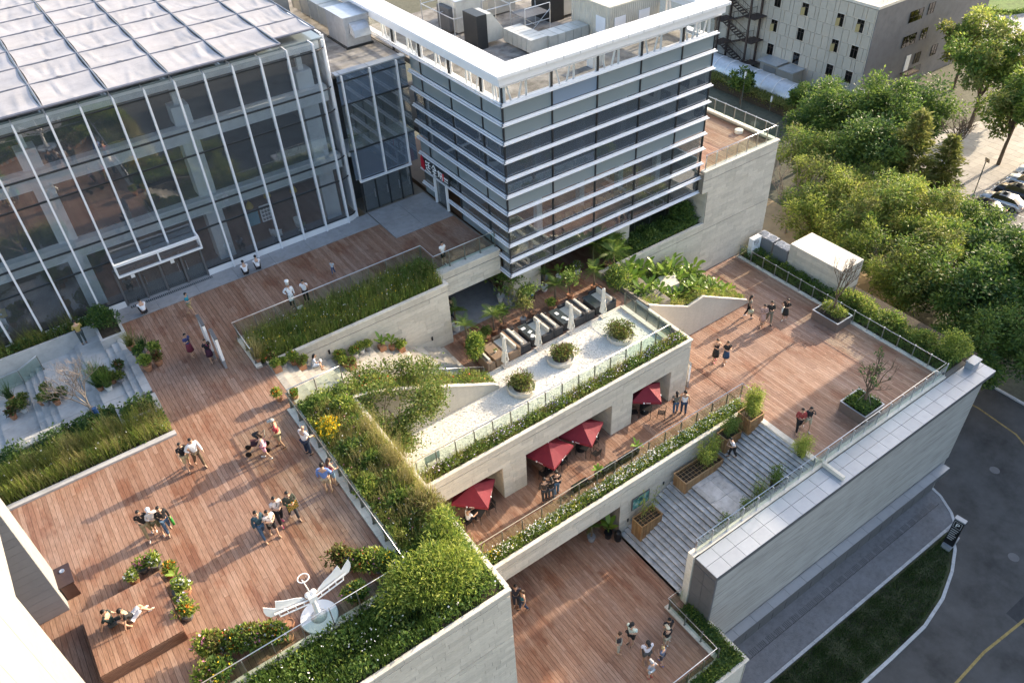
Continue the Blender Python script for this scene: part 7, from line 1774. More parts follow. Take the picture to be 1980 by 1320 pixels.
sofa('brown wicker armchair nearest the steps, facing the brown table', 17.95, 18.5, 30.3, 31.4, WICKERB, 1)
table('brown wicker table between the brown armchair and the brown sofa', 18.55, 19.3, 30.3, 31.9, WICKERB, WICKERB)
sofa('brown wicker sofa with cream cushions facing the brown table', 19.55, 20.4, 30.35, 32.3, WICKERB, -1)
sofa('charcoal sofa back to back with the brown sofa', 20.42, 21.2, 30.4, 32.4, WICKERD, 1)
table('charcoal wicker table with menus beside the second white parasol', 21.35, 22.0, 30.5, 32.1, WICKERD, TOPG)
sofa('charcoal sofa behind the second white parasol, facing the menus', 22.1, 22.95, 30.4, 32.3, WICKERD, -1)
sofa('charcoal sofa back to back behind the second white parasol', 22.98, 23.7, 30.4, 32.3, WICKERD, 1)
table('dark glass table beside the third white parasol', 23.8, 24.5, 30.5, 32.1, WICKERD, TOPG)
sofa('charcoal sofa behind the third white parasol, facing the glass table', 24.65, 25.5, 30.4, 32.3, WICKERD, -1)
sofa('charcoal sofa back to back behind the third white parasol', 25.53, 26.25, 30.4, 32.2, WICKERD, 1)
table('dark glass table before the last sofa', 26.4, 27.05, 30.5, 31.9, WICKERD, TOPG)
sofa('last charcoal sofa by the fourth white parasol at the gravel corner', 27.15, 28.0, 30.35, 32.2, WICKERD, -1)
for i, (x, y) in enumerate([(21.55, 31.7), (21.7, 31.2), (21.6, 30.8), (21.75, 30.6), (24.1, 31.6), (24.2, 31.0), (24.3, 30.7)]):
    b = MB(); b.obox((x, y, -3.715), (.28, .2, .02), .4*i); tag(b.build('menu', plain((.6,.66,.66), .5) if i % 2 else WHITEG, None), ['open menu', 'white menu', 'folded menu', 'small menu', 'blue menu', 'white menu', 'small menu'][i]+(' on the charcoal table by the second parasol' if i < 4 else ' on the dark glass table by the third parasol'), 'menu', 'menus on the cafe tables')
b = MB(); b.lathe((18.95, 30.95, -3.73), [(.05, 0), (.07, .12), (.05, .14)], 10); v_ = tag(b.build('vase', WHITEPOT, None), 'small white vase of green leaves on the brown table', 'vase')
P = np.tile([18.95, 30.95, -3.55], (60, 1))+rng.normal(0, .07, (60, 3)); quad_obj('foliage', [(leaf_quads(P, .08, .4, .5), 0)], [LEAF_G], v_)
for i, x in enumerate((19.12, 21.6, 24.15, 26.75)):
    t = thing('folded_parasol', ['folded cream parasol beside the brown sofa', 'folded cream parasol beside the menu table', 'folded cream parasol beside the dark glass table', 'folded cream parasol beside the last sofa'][i], 'parasol', (x, 30.2, -4.39), group='folded parasols of the cafe')
    b = MB(); b.box(x-.22, x+.22, 30.0, 30.4, -4.39, -4.33); b.build('base_plate', COPE, t)
    b = MB(); b.tube([(x, 30.2, -4.33), (x, 30.2, -2.15)], .025, 8); b.build('pole', WHITEG, t)
    b = MB(); n = 16; prof = [(.02, 2.27), (.09, 2.2), (.10, 1.7), (.13, 1.1), (.19, .55), (.22, .38), (.10, .42)]; v = []
    for k_, (r, z) in enumerate(prof):
        for j in range(n): a = 2*math.pi*j/n; q = r*(1.18 if j % 2 else .78); v.append((x+q*math.cos(a), 30.2+q*math.sin(a), -4.39+z+(.05 if j % 2 and k_ in (4, 5) else 0)))
    b.add(v, [(i_*n+j, i_*n+(j+1) % n, (i_+1)*n+(j+1) % n, (i_+1)*n+j) for i_ in range(len(prof)-1) for j in range(n)]); b.build('canopy', CANVAS, t)
    b = MB(); b.lathe((x, 30.2, -4.39+1.25), [(.15, 0), (.155, .05), (.14, .06)], 12); b.build('strap', CANVAS, t)
    b = MB()
    for k_ in range(4): b.box(x-.02-.03*(k_ % 2), x+.03, 29.985-.005*k_, 29.99-.005*k_, -3.8+.07*k_, -3.76+.07*k_)
    b.build('printed_mark', BLACKM, t)
t = thing('litter_bin', 'brown double waste bin with blue signs beside the column', 'bin', (24.05, 34.7, -4.39))
b = MB(); b.box(23.65, 24.05, 34.4, 34.85, -4.39, -3.45); b.box(24.07, 24.47, 34.4, 34.85, -4.39, -3.45); b.build('box', plain((.09,.05,.035), .5), t)
b = MB(); b.box(23.6, 24.52, 34.35, 34.9, -3.45, -3.4); b.build('lid', DARKP, t)
b = MB(); b.box(23.76, 23.95, 34.39, 34.4, -4.1, -3.85); b.box(24.17, 24.36, 34.39, 34.4, -4.1, -3.85); b.build('label', plain((.05,.22,.5), .5), t)
# ------------------------------------------------------------------ red parasols, tables and chairs of the walkway
def red_parasol(label, x, y, side, rot, z0=-8.69, h=2.42):
    t = thing('red_parasol', label, 'parasol', (x, y, z0), rot, 'dark red parasols under the terrace'); s = side/2
    b = MB(); b.tube([(0, 0, 0), (0, 0, h+.12)], .03, 8); b.build('pole', WHITEG, t, local=True)
    b = MB(); b.lathe((0, 0, 0), [(.28, 0), (.28, .06), (.08, .1)], 16); b.build('base', BLACKM, t, local=True)
    cor = [(-s, -s), (s, -s), (s, s), (-s, s)]; zr = h-.62
    for i in range(4):
        a = cor[i]; c = cor[(i+1) % 4]; m = ((a[0]+c[0])/2*.97, (a[1]+c[1])/2*.97)
        ap = (0, 0, h); k = 5; v = []
        for j in range(k+1):
            u = j/k
            for (p, dz) in ((a, 0), (m, -.05), (c, 0)): v.append((p[0]*u, p[1]*u, h+(zr-h)*u-.05*math.sin(math.pi*u)+(dz*u)))
        f = [(3*j+q, 3*j+3+q, 3*j+4+q, 3*j+1+q) for j in range(k) for q in range(2)]
        v2 = [(p[0], p[1], zr+dz-.16) for p, dz in ((a, 0), (m, -.05), (c, 0))]; n0 = len(v); v += v2; f += [(3*k, n0, n0+1, 3*k+1), (3*k+1, n0+1, n0+2, 3*k+2)]
        b = MB(); b.add(v, f); b.build('canopy_panel', REDC, t, local=True)
        an = math.atan2(c[1]-a[1], c[0]-a[0])
        b = MB(); mx_, my_ = m
        dx, dy = math.cos(an), math.sin(an)
        def rect(b, u0, u1, z0_, z1_): 
            o_ = (dy*.012, -dx*.012); b.add([(mx_+dx*u0+o_[0], my_+dy*u0+o_[1], z0_), (mx_+dx*u1+o_[0], my_+dy*u1+o_[1], z0_), (mx_+dx*u1+o_[0], my_+dy*u1+o_[1], z1_), (mx_+dx*u0+o_[0], my_+dy*u0+o_[1], z1_)], [(0,1,2,3)])
        zc = zr-.12
        b.lathe((mx_-dx*.15+dy*.012, my_-dy*.15-dx*.012, zc), [(.05, -.04), (.055, 0), (.05, .04)], 8)
        for q in range(4): rect(b, .0+.07*q, .045+.07*q, zc-.03, zc+.03)
        b.build('valance_mark', WHITEG, t, local=True)
    b = MB()
    for i in range(4): b.tube([(0, 0, h-.5), (cor[i][0]*.6, cor[i][1]*.6, h-.42)], .012, 4)
    b.build('rib', BLACKM, t, local=True)
red_parasol('dark red parasol nearest the garden wall', 13.3, 25.2, 2.05, math.radians(45)); red_parasol('dark red parasol left of the pair between two piers', 18.45, 25.1, 2.1, math.radians(20))
red_parasol('dark red parasol right of the pair between two piers', 20.95, 25.2, 2.05, math.radians(31)); red_parasol('dark red parasol by the terrace corner pier', 26.1, 25.2, 1.8, math.radians(50))
def bistro_table(label, x, y, z=-8.69):
    t = thing('bistro_table', label, 'table', (x, y, z), random.random(), 'bistro tables under the parasols')
    b = MB(); b.box(-.38, .38, -.38, .38, .71, .74); b.build('tabletop', BLACKM, t, local=True)
    for sx in (-1, 1):
        for sy in (-1, 1):
            b = MB(); b.tube([(sx*.32, sy*.32, .71), (sx*.34, sy*.34, 0)], .02, 6); b.build('leg', BLACKM, t, local=True)
CH = None
def bistro_chair(label, x, y, rot, z=-8.69):
    global CH
    if CH:
        return dup(CH, (x, y, z), rot, label)
    t = thing('bistro_chair', label, 'chair', (x, y, z), rot, 'bistro chairs under the parasols'); m = BLACKM
    b = MB()
    for k in range(5): b.box(-.2, .2, -.2+.085*k, -.13+.085*k, .44, .46)
    b.build('seat', m, t, local=True)
    b = MB()
    for k in range(4): b.box(-.2, .2, -.24, -.22, .58+.08*k, .63+.08*k)
    b.build('backrest', m, t, local=True)
    for sx in (-1, 1):
        for sy in (-1, 1):
            b = MB(); b.tube([(sx*.2, sy*.2, .45), (sx*.22, sy*.24, 0)], .015, 5); b.build('leg', m, t, local=True)
        b = MB(); b.tube([(sx*.21, -.23, .45), (sx*.21, -.24, .92)], .015, 5); b.build('back_post', m, t, local=True)
        b = MB(); b.tube([(sx*.22, -.23, .66), (sx*.23, .18, .66), (sx*.21, .2, .45)], .015, 5); b.build('armrest', m, t, local=True)
    CH = t; return t
for lab, x, y in (('bistro table below the left parasol of the pair', 18.5, 24.9), ('bistro table below the right parasol of the pair', 20.9, 24.9), ('bistro table below the parasol by the garden wall', 13.2, 24.7), ('bistro table below the parasol at the corner pier', 26.0, 25.0)): bistro_table(lab, x, y)
for lab, x, y, r in (('chair pushed under the left table of the pair, garden side', 17.8, 24.7, -1.4), ('chair right of the left table of the pair', 19.2, 24.8, 1.6), ('chair between the two parasols of the pair', 19.9, 25.4, -1.2), ('chair in the sun before the right table of the pair', 21.2, 24.1, .1),
        ('chair beside the pier at the right table of the pair', 21.7, 24.9, 1.7), ('chair in the sun before the corner pier table', 26.6, 24.2, .7), ('chair behind the corner pier table', 25.3, 25.3, -2.0), ('chair at the table near the garden wall, pier side', 14.0, 24.7, 1.5), ('chair behind the table near the garden wall', 13.6, 25.6, 2.9), ('chair seated by the person near the garden wall', 12.4, 24.6, -1.5)):
    bistro_chair('black bistro '+lab, x, y, r)
t = thing('notice_sign', 'small pale notice board behind the gravel railing near the garden wall', 'sign', (11.6, 26.25, -4.4))
b = MB(); b.box(11.2, 12.1, 26.2, 26.25, -4.1, -3.55); b.build('panel', plain((.55,.56,.53), .5), t)
b = MB(); b.box(11.25, 11.3, 26.2, 26.24, -4.42, -4.1); b.box(12.0, 12.05, 26.2, 26.24, -4.42, -4.1); b.build('leg', BLACKM, t)
b = MB(); b.box(9.7, 10.05, 36.95, 36.97, .35, .55); b.box(9.85, 9.9, 36.95, 36.96, .05, .35); tag(b.build('plant_label', WHITEG, None), 'small white plant label standing in the grass planter near the cook', 'label')
b = MB(); b.lathe((45.3, 36.6, .02), [(.3, 0), (.32, .25), (.2, .28)], 16); tag(b.build('floor_lamp', COPE, None), 'low round pale fitting on the roof terrace deck', 'fitting')
# ------------------------------------------------------------------ people
SKIN = [plain((.46,.28,.19), .6), plain((.38,.22,.14), .6), plain((.30,.165,.10), .6)]
HAIRC = {'black': plain((.012,.010,.010), .5), 'brown': plain((.05,.028,.016), .55), 'grey': plain((.30,.29,.28), .6), 'blond': plain((.42,.30,.14), .6)}
SHOE = {'dark': plain((.02,.02,.022), .5), 'white': plain((.7,.7,.7), .5), 'red': plain((.5,.03,.03), .5), 'blue': plain((.03,.09,.4), .5), 'pink': plain((.7,.05,.22), .5), 'tan': plain((.4,.25,.14), .6)}
def skin_obj(name, verts, edges, radii, m, parent, root=0, sub=1):
    me = bpy.data.meshes.new(name); me.from_pydata([tuple(v) for v in verts], edges, []); me.materials.append(m)
    o = bpy.data.objects.new(name, me); C.objects.link(o); o.parent = parent
    md = o.modifiers.new('skin', 'SKIN'); md.use_smooth_shade = True
    sv = me.skin_vertices[0].data
    for i, r in enumerate(radii):
        sv[i].radius = r if hasattr(r, '__len__') else (r, r); sv[i].use_root = (i == root)
    if sub: s = o.modifiers.new('subdivision', 'SUBSURF'); s.levels = sub; s.render_levels = sub
    return o
def person(label, x, y, z=0, h=1.72, face=0, top=(.7,.7,.7), legs=(.05,.05,.06), hair='black', skin=0, pose='stand', sleeve='short', bottom='long', shoe='dark', arms=None,
           build=1.0, hat=None, longhair=False, bag=None, step=.0, group=None, hold=None, lean=0, skirt=None, apron=None):
    """one body mesh; hair, clothes, shoes and what is held are further meshes. face = heading (0 looks along +y)"""
    t = thing('person', label, 'person', (x, y, z), face, group); t.scale = (h/1.72*(1.2 if z < -12 else 1.12 if z < -6 else 1.04 if y < 31 else 1.0),)*3
    B = build; sk = SKIN[skin]
    J = {}   # joints
    hz = .92
    if pose == 'sit': hz = .16 if bottom_sit.get(label) is None else bottom_sit[label]
    if pose == 'squat': hz = .30
    bend = lean
    if pose in ('sit', 'squat'): bend = lean if lean else .28
    sp = lambda k: (0, math.sin(bend)*k, hz+math.cos(bend)*k)
    J['pel'] = (0, 0, hz); J['spi'] = sp(.22); J['che'] = sp(.43); J['nek'] = sp(.56)
    hb = sp(.60); J['hd1'] = (hb[0], hb[1]+.02, hb[2]+.02); J['hd2'] = (hb[0], hb[1]+.035+.03*math.sin(bend), hb[2]+.105); J['hd3'] = (hb[0], hb[1]+.02+.03*math.sin(bend), hb[2]+.19)
    c = J['che']; sh = .185*B
    arms = arms or ('down', 'down')
    A = {}
    for s, pz in zip((-1, 1), arms):
        S_ = (s*sh, c[1]-.01, c[2]+.055)
        if pz == 'down': E_ = (S_[0]+s*.06, S_[1]-.02, S_[2]-.27); H_ = (E_[0]+s*.01, E_[1]+.07, E_[2]-.24)
        elif pz == 'swing': E_ = (S_[0]+s*.05, S_[1]+.13, S_[2]-.24); H_ = (E_[0], E_[1]+.16, E_[2]-.17)
        elif pz == 'back': E_ = (S_[0]+s*.05, S_[1]-.13, S_[2]-.24); H_ = (E_[0], E_[1]-.06, E_[2]-.23)
        elif pz == 'fold': E_ = (S_[0]+s*.06, S_[1]+.03, S_[2]-.25); H_ = (E_[0]-s*.16, E_[1]+.18, E_[2]+.02)
        elif pz == 'phone': E_ = (S_[0]+s*.05, S_[1]+.05, S_[2]-.24); H_ = (E_[0]-s*.12, E_[1]+.17, E_[2]+.12)
        elif pz == 'hip': E_ = (S_[0]+s*.16, S_[1]-.06, S_[2]-.22); H_ = (E_[0]-s*.14, E_[1]+.08, E_[2]-.16)
        elif pz == 'rail': E_ = (S_[0]+s*.05, S_[1]+.06, S_[2]-.25); H_ = (E_[0]-s*.03, E_[1]+.20, E_[2]-.10)
        elif pz == 'face': E_ = (S_[0]+s*.08, S_[1]+.10, S_[2]-.18); H_ = (S_[0]-s*.05, S_[1]+.17, S_[2]+.05)
        elif pz == 'hug': E_ = (S_[0]+s*.2, S_[1]+.02, S_[2]-.12); H_ = (E_[0]+s*.2, E_[1]+.02, E_[2]+.02)
        elif pz == 'knee': E_ = (S_[0]+s*.04, S_[1]+.14, S_[2]-.22); H_ = (E_[0]-s*.05, E_[1]+.2, E_[2]+.02)
        elif pz == 'prop': E_ = (S_[0]+s*.08, S_[1]-.12, S_[2]-.22); H_ = (E_[0]+s*.03, E_[1]-.08, E_[2]-.24)
        A[s] = (S_, E_, H_)
    Lg = {}
    for s in (-1, 1):
        hp = (s*.095*B, 0, hz-.03)
        st = step*s
        if pose == 'stand': kn = (s*.10*B, st*.42+.02, hz*.53); an = (s*.10*B, st*.95-(.05 if st else 0), .075+max(0, -st)*.22)
        elif pose == 'sit': kn = (s*.13, .38, hz+.16+(.1 if s > 0 else 0)); an = (s*.12, .50+.06*s, .06 if hz < .3 else hz-.34)
        elif pose == 'squat': kn = (s*.16, .34, .50); an = (s*.13, .18, .075)
        elif pose == 'lounge': kn = (s*.12, .40, hz+.2); an = (s*.10, .78, hz+.08)
        if pose == 'sit' and bottom_sit.get(label): kn = (s*.11, .42, hz+.02); an = (s*.11, .44, hz-.36)
        Lg[s] = (hp, kn, an, (an[0]+s*.02, an[1]+.17, an[2]-.035))
    # body: one chain from the pelvis
    V = [J['pel'], J['spi'], J['che'], J['nek'], J['hd1'], J['hd2'], J['hd3']]
    Rr = [(.125*B, .10*B), (.115*B, .09*B), (.135*B, .10*B), .052, .062, (.078, .092), (.055, .065)]
    Eg = [(0,1), (1,2), (2,3), (3,4), (4,5), (5,6)]
    hands = []
    for s in (-1, 1):
        S_, E_, H_ = A[s]; k = len(V); hd = tuple(H_[i]+(H_[i]-E_[i])/.26*.075 for i in range(3))
        V += [S_, E_, H_, hd]; Rr += [.056, .042, .030, (.040, .022)]; Eg += [(2, k), (k, k+1), (k+1, k+2), (k+2, k+3)]; hands.append((H_, hd, s))
        hp, kn, an, toe = Lg[s]; k = len(V); V += [hp, kn, an, toe]; Rr += [.088*B, .058, .042, (.042, .03)]; Eg += [(0, k), (k, k+1), (k+1, k+2), (k+2, k+3)]
    body_ = skin_obj('body', V, Eg, Rr, sk, t, 0, 1)
    # fingers rooted in the palm, nose, ears and eyes belong to the body mesh's own detail piece
    b = MB()
    for (H_, hd, s) in hands:
        d = Vector(hd)-Vector(H_); d.normalize(); w = d.cross(Vector((s, .2, .1))).normalized()
        for q, L_ in zip((-1.5, -.5, .5, 1.5), (.062, .076, .080, .066)):
            p = Vector(hd)+w*.013*q-d*.02; b.tube([p, p+d*L_*.55, p+d*L_*.9+Vector((-s*.012, .008, 0))], [.0095, .009, .006], 4)
        p = Vector(H_)+d*.03+w*.02; b.tube([p, p+w*.035+d*.03, p+w*.04+d*.06], [.011, .010, .007], 4)
    hc = Vector(J['hd2']); 
    b.tube([hc+Vector((0, .075, .02)), hc+Vector((0, .108, -.018)), hc+Vector((0, .078, -.028))], [.012, .016, .01], 5)
    for s in (-1, 1): b.ball(hc+Vector((s*.082, .0, -.005)), (.012, .024, .034), 6, 4)
    b.build('hands_and_face', sk, t, True, local=True)
    b = MB()
    for s in (-1, 1): b.ball(hc+Vector((s*.032, .083, .018)), (.012, .008, .008), 6, 4)
    b.build('eye', HAIRC['black'], t, local=True)
    b = MB(); b.ball(hc+Vector((0, .078, -.052)), (.024, .01, .007), 6, 4); b.build('mouth', plain((.30,.09,.08), .6), t, local=True)
    # hair or headgear
    b = MB()
    if hair != 'bald':
        n, k = 12, 7; v = []
        for i in range(k):
            a = (i/(k-1))*1.75
            for j in range(n):
                th_ = 2*math.pi*j/n; fr = math.sin(th_); lim = a*(.62 if fr > .3 else 1.0)
                v.append((hc.x+.094*math.sin(lim)*math.cos(th_), hc.y-.008+.108*math.sin(lim)*math.sin(th_), hc.z+.012+.118*math.cos(lim)))
        b.add(v, [(i*n+j, (i+1)*n+j, (i+1)*n+(j+1) % n, i*n+(j+1) % n) for i in range(k-1) for j in range(n)])
        if longhair: b.tube([hc+Vector((0, -.06, .04)), hc+Vector((0, -.10, -.10)), hc+Vector((0, -.11, -.28))], [.075, .075, .035], 8)
        b.build('hair', HAIRC[hair], t, True, local=True)
    if hat:
        b = MB()
        if hat[0] == 'cap': b.ball(hc+Vector((0, -.005, .055)), (.104, .116, .085), 12, 6); b.obox(hc+Vector((0, .135, .06)), (.15, .12, .012), tilt=-.12)
        elif hat[0] == 'sunhat': b.ball(hc+Vector((0, 0, .06)), (.105, .115, .09), 12, 6); b.lathe(hc+Vector((0, 0, .05)), [(.20, 0), (.10, .02)], 14)
        else: b.lathe(hc+Vector((0, -.01, .06)), [(.095, 0), (.098, .16), (.12, .2), (.12, .28), (.08, .3)], 14)
        b.build('hat', plain(hat[1], .7), t, True, local=True)
    # shirt
    V = [(0, 0, hz+.02), J['spi'], J['che'], (J['nek'][0], J['nek'][1], J['nek'][2]-.045)]; Rr = [(.142*B, .118*B), (.138*B, .112*B), (.156*B, .122*B), .074]; Eg = [(0,1), (1,2), (2,3)]
    for s in (-1, 1):
        S_, E_, H_ = A[s]; k = len(V)
        if sleeve == 'none': V += [(S_[0]*.9, S_[1], S_[2])]; Rr += [.062]; Eg += [(2, k)]
        else:
            mid = tuple(S_[i]+(E_[i]-S_[i])*(.62 if sleeve == 'short' else 1) for i in range(3)); V += [S_, mid]; Rr += [.072, .058 if sleeve == 'short' else .054]; Eg += [(2, k), (k, k+1)]
            if sleeve == 'long': V += [tuple(E_[i]+(H_[i]-E_[i])*.9 for i in range(3))]; Rr += [.042]; Eg += [(k+1, k+2)]
    skin_obj('shirt', V, Eg, Rr, plain(top, .85), t, 1, 1)
    # trousers, shorts or skirt
    if skirt:
        b = MB(); n = 14
        if pose == 'stand': b.lathe((0, .01, 0), [(.135*B, hz+.09), (.165*B, hz-.03), (.19*B, hz-.2), (.21*B, hz-skirt)], n)
        else: b.ball((0, .2, hz+.1), (.2, .3, .12), 12, 6)
        b.build('skirt', plain(legs, .85), t, True, local=True)
    else:
        V = [(0, 0, hz+.03)]; Rr = [(.138*B, .112*B)]; Eg = []
        for s in (-1, 1):
            hp, kn, an, toe = Lg[s]; k = len(V)
            if bottom == 'long': V += [hp, kn, tuple(kn[i]+(an[i]-kn[i])*.9 for i in range(3))]; Rr += [.102*B, .074, .058]; Eg += [(0, k), (k, k+1), (k+1, k+2)]
            else: V += [hp, tuple(hp[i]+(kn[i]-hp[i])*.92 for i in range(3))]; Rr += [.105*B, .084]; Eg += [(0, k), (k, k+1)]
        skin_obj('shorts' if bottom == 'short' else 'trousers', V, Eg, Rr, plain(legs, .85), t, 0, 1)
    for s in (-1, 1):
        hp, kn, an, toe = Lg[s]; b = MB(); d = Vector(toe)-Vector(an); q = Vector(an)+Vector((0, .06, -.035))
        b.ball(q, (.046, .125, .045), 10, 6); b.build('shoe', SHOE[shoe], t, True, local=True)
    if bag:
        kind, colr = bag[:2]; b = MB(); s = bag[2] if len(bag) > 2 else 1
        if kind == 'tote': p = A[s][2]; b.box(p[0]-.05, p[0]+.05, p[1]-.16, p[1]+.16, p[2]-.42, p[2]-.1); b.tube([(p[0], p[1]-.1, p[2]-.1), (p[0], p[1], p[2]+.02), (p[0], p[1]+.1, p[2]-.1)], .012, 4)
        elif kind == 'back': b.ball((0, c[1]-.19, c[2]-.10), (.15, .09, .2), 10, 6)
        elif kind == 'sling': b.ball((s*.16, c[1]-.06, hz+.06), (.07, .11, .1), 8, 5); b.tube([(s*.15, c[1]-.05, hz+.1), (0, c[1]+.13, c[2]-.05), (-s*.12, c[1], c[2]+.1)], .014, 4)
        o = b.build('bag', plain(colr, .8), None, True, local=True)
        if kind == 'back': o.parent = t
        else:
            o.parent = t
    if apron:
        b = MB(); b.prism([(-.15*B, .10), (.15*B, .10), (.15*B, .135), (-.15*B, .135)], hz-.38, hz+.12); b.build('apron', plain(apron, .85), t, local=True)
    if hold == 'phone':
        p = Vector(A[1][2])+Vector((-.03, .08, .05)); b = MB(); b.obox(p, (.07, .012, .14), 0, tilt=.5); b.build('phone', BLACKM, t, local=True)
    elif hold == 'book':
        p = Vector(A[1][2])+Vector((-.05, .06, .05)); b = MB(); b.obox(p, (.2, .02, .15), 0, tilt=.6); b.build('book', WHITEG, t, local=True)
    elif hold == 'shawl':
        b = MB(); b.box(-.24, .2, .16, .2, hz-.12, hz+.28); b.build('shawl', SHAWL, t, local=True)
    return t
bottom_sit = {}
m_, n_, l_, b_ = nodes('tartan_cloth'); ge = n_.new('ShaderNodeTexCoord'); ck = n_.new('ShaderNodeTexChecker'); ck.inputs['Scale'].default_value = 14
ck.inputs['Color1'].default_value = (.35,.16,.02,1); ck.inputs['Color2'].default_value = (.02,.09,.03,1); l_.new(ge.outputs['Object'], ck.inputs['Vector']); l_.new(ck.outputs[0], b_.inputs['Base Color']); SHAWL = m_
K_ = (.015,.015,.017); Wt = (.70,.70,.70); JN = (.055,.10,.17); KH = (.30,.24,.14); NV = (.02,.03,.06)
def hd(dx, dy): return math.atan2(-dx, dy)
# main deck
g = 'three friends walking arm in arm on the main deck'
person('person in black shirt and khaki trousers, left of three walking arm in arm', -1.72, 26.55, 0, 1.76, math.pi-.1, K_, KH, arms=('down', 'fold'), step=.22, shoe='white', group=g)
person('person in white cap and white top, middle of three walking arm in arm', -1.35, 26.5, 0, 1.68, math.pi, (.62,.6,.6), (.13,.12,.07), hat=('cap', (.7,.7,.7)), arms=('fold', 'fold'), sleeve='long', step=-.2, bottom='short', shoe='white', group=g)
person('person in black jacket and jeans with green bag, right of three walking', -.98, 26.3, 0, 1.70, math.pi+.1, K_, JN, arms=('down', 'fold'), sleeve='long', step=.2, bag=('tote', (.03,.22,.03), -1), group=g)
g = 'four people strolling across the middle of the main deck'
person('person in dark teal sweater and jeans, front left of four strolling on the deck', 2.22, 23.5, 0, 1.78, math.pi+.25, (.025,.06,.085), JN, sleeve='long', step=.25, shoe='tan', group=g)
person('person in white blouse and black shorts, front of four strolling on the deck', 2.62, 23.35, 0, 1.66, math.pi+.2, (.62,.56,.55), K_, arms=('fold', 'fold'), bottom='short', shoe='tan', bag=('sling', K_, -1), step=-.2, group=g)
person('person in white top with red scarf and black trousers, among four strolling on the deck', 3.12, 23.75, 0, 1.76, math.pi+.15, (.62,.55,.52), K_, arms=('fold', 'fold'), shoe='pink', bag=('sling', K_, 1), step=.15, group=g, hold=None)
person('person in dark olive sweater holding a checked shawl, right of four strolling on the deck', 3.68, 23.65, 0, 1.78, math.pi+.1, (.035,.04,.03), (.04,.04,.045), sleeve='long', arms=('fold', 'fold'), hold='shawl', step=-.22, group=g)
g = 'couple walking at the shade line of the main deck'
person('person in black top and khaki shorts beside the person in white shirt', .88, 29.35, 0, 1.70, math.pi+.1, K_, (.38,.30,.17), bottom='short', step=.24, arms=('fold', 'swing'), group=g)
person('person in white shirt and brown trousers walking near the court planter', 1.36, 29.2, 0, 1.80, math.pi+.2, Wt, (.12,.085,.055), sleeve='long', step=-.24, arms=('swing', 'hip'), group=g)
g = 'family with a pushchair on the main deck'
person('girl in pink sleeveless top and pink shorts with ponytail, walking by the pushchair', 4.05, 27.75, 0, 1.62, hd(-.8, .5), (.72,.55,.58), (.62,.32,.40), hair='brown', sleeve='none', bottom='short', longhair=True, shoe='white', skin=0, step=.2, arms=('swing', 'fold'), group=g)
person('heavy man in grey cap, red shirt and khaki shorts behind the pushchair', 4.85, 28.0, 0, 1.80, hd(-.9, .2), (.34,.045,.055), (.33,.28,.17), hat=('cap', (.35,.34,.31)), build=1.25, bottom='short', arms=('swing', 'fold'), step=.1, skin=1, group=g)
t = thing('pushchair', 'dark folding pushchair with black hood on the main deck', 'pushchair', (3.9, 28.45, 0), hd(-.9, .3))
b = MB(); b.obox((0, .0, .55), (.42, .5, .08), tilt=.2); b.obox((0, -.25, .78), (.42, .06, .5), tilt=-.35); b.build('seat', plain((.06,.02,.025), .8), t, local=True)
b = MB(); v = [(.23*math.cos(a*.5236)*1.0, -.25+.32*s_*math.sin(a*.5236), .95+.25*math.sin(a*.5236)*(1-.3*s_)) for s_ in (0, .5, 1) for a in range(7)]
b.add(v, [(i*7+j, i*7+j+1, (i+1)*7+j+1, (i+1)*7+j) for i in range(2) for j in range(6)]); b.build('hood', BLACKM, t, local=True)
b = MB()
for s_ in (-.24, .24): b.tube([(s_, .45, .15), (s_, -.1, .6), (s_, -.5, 1.02)], .016, 5); b.tube([(s_, -.42, .15), (s_, -.02, .6)], .016, 5)
b.tube([(-.24, -.5, 1.02), (.24, -.5, 1.02)], .018, 6); b.build('frame', POSTM, t, local=True)
for s_ in (-.24, .24):
    for yy in (.45, -.42):
        b = MB(); b.tube([(s_-.03, yy, .14), (s_+.03, yy, .14)], .14, 12); b.build('wheel', BLACKM, t, local=True)
b = MB(); b.ball((0, -.3, .5), (.18, .14, .2), 8, 5); b.build('basket', plain((.08,.02,.03), .8), t, local=True)
person('bald man in white T-shirt and navy trousers leaning on the garden railing', 5.72, 26.75, 0, 1.78, hd(.8, .35), (.72,.68,.66), NV, hair='bald', build=1.1, arms=('rail', 'rail'), skin=0, lean=.06)
person('man in blue shirt and beige shorts standing at the garden railing', 5.5, 24.1, 0, 1.84, hd(.5, .7), (.14,.22,.48), (.40,.30,.20), bottom='short', sleeve='long', arms=('down', 'rail'), shoe='tan', build=1.08)
person('woman in red top and denim shorts leaning beside the man in blue', 5.88, 24.35, 0, 1.66, hd(.9, .3), (.40,.04,.06), (.18,.26,.38), hair='brown', longhair=True, bottom='short', sleeve='none', arms=('rail', 'rail'), shoe='tan')
person('boy in teal T-shirt and tan shorts walking below the hall entrance', 4.79, 40.85, .02, 1.56, hd(.9, -.5), (.02,.19,.27), (.34,.26,.14), bottom='short', step=.28, arms=('fold', 'fold'), shoe='tan')
person('woman in patterned red and blue dress looking at her phone on the shaded deck', 3.6, 37.2, .01, 1.60, hd(.5, -.8), (.05,.06,.16), (.16,.03,.05), bottom='short', skirt=.45, step=.12, arms=('phone', 'phone'), hold='phone', shoe='tan')
person('woman in black dress with a pink shoulder bag beside the sign totems', 4.3, 36.1, .01, 1.58, hd(.3, -.9), (.02,.018,.022), (.06,.02,.04), bottom='short', skirt=.40, hair='brown', step=.15, bag=('sling', (.55,.05,.22), -1), arms=('fold', 'down'))
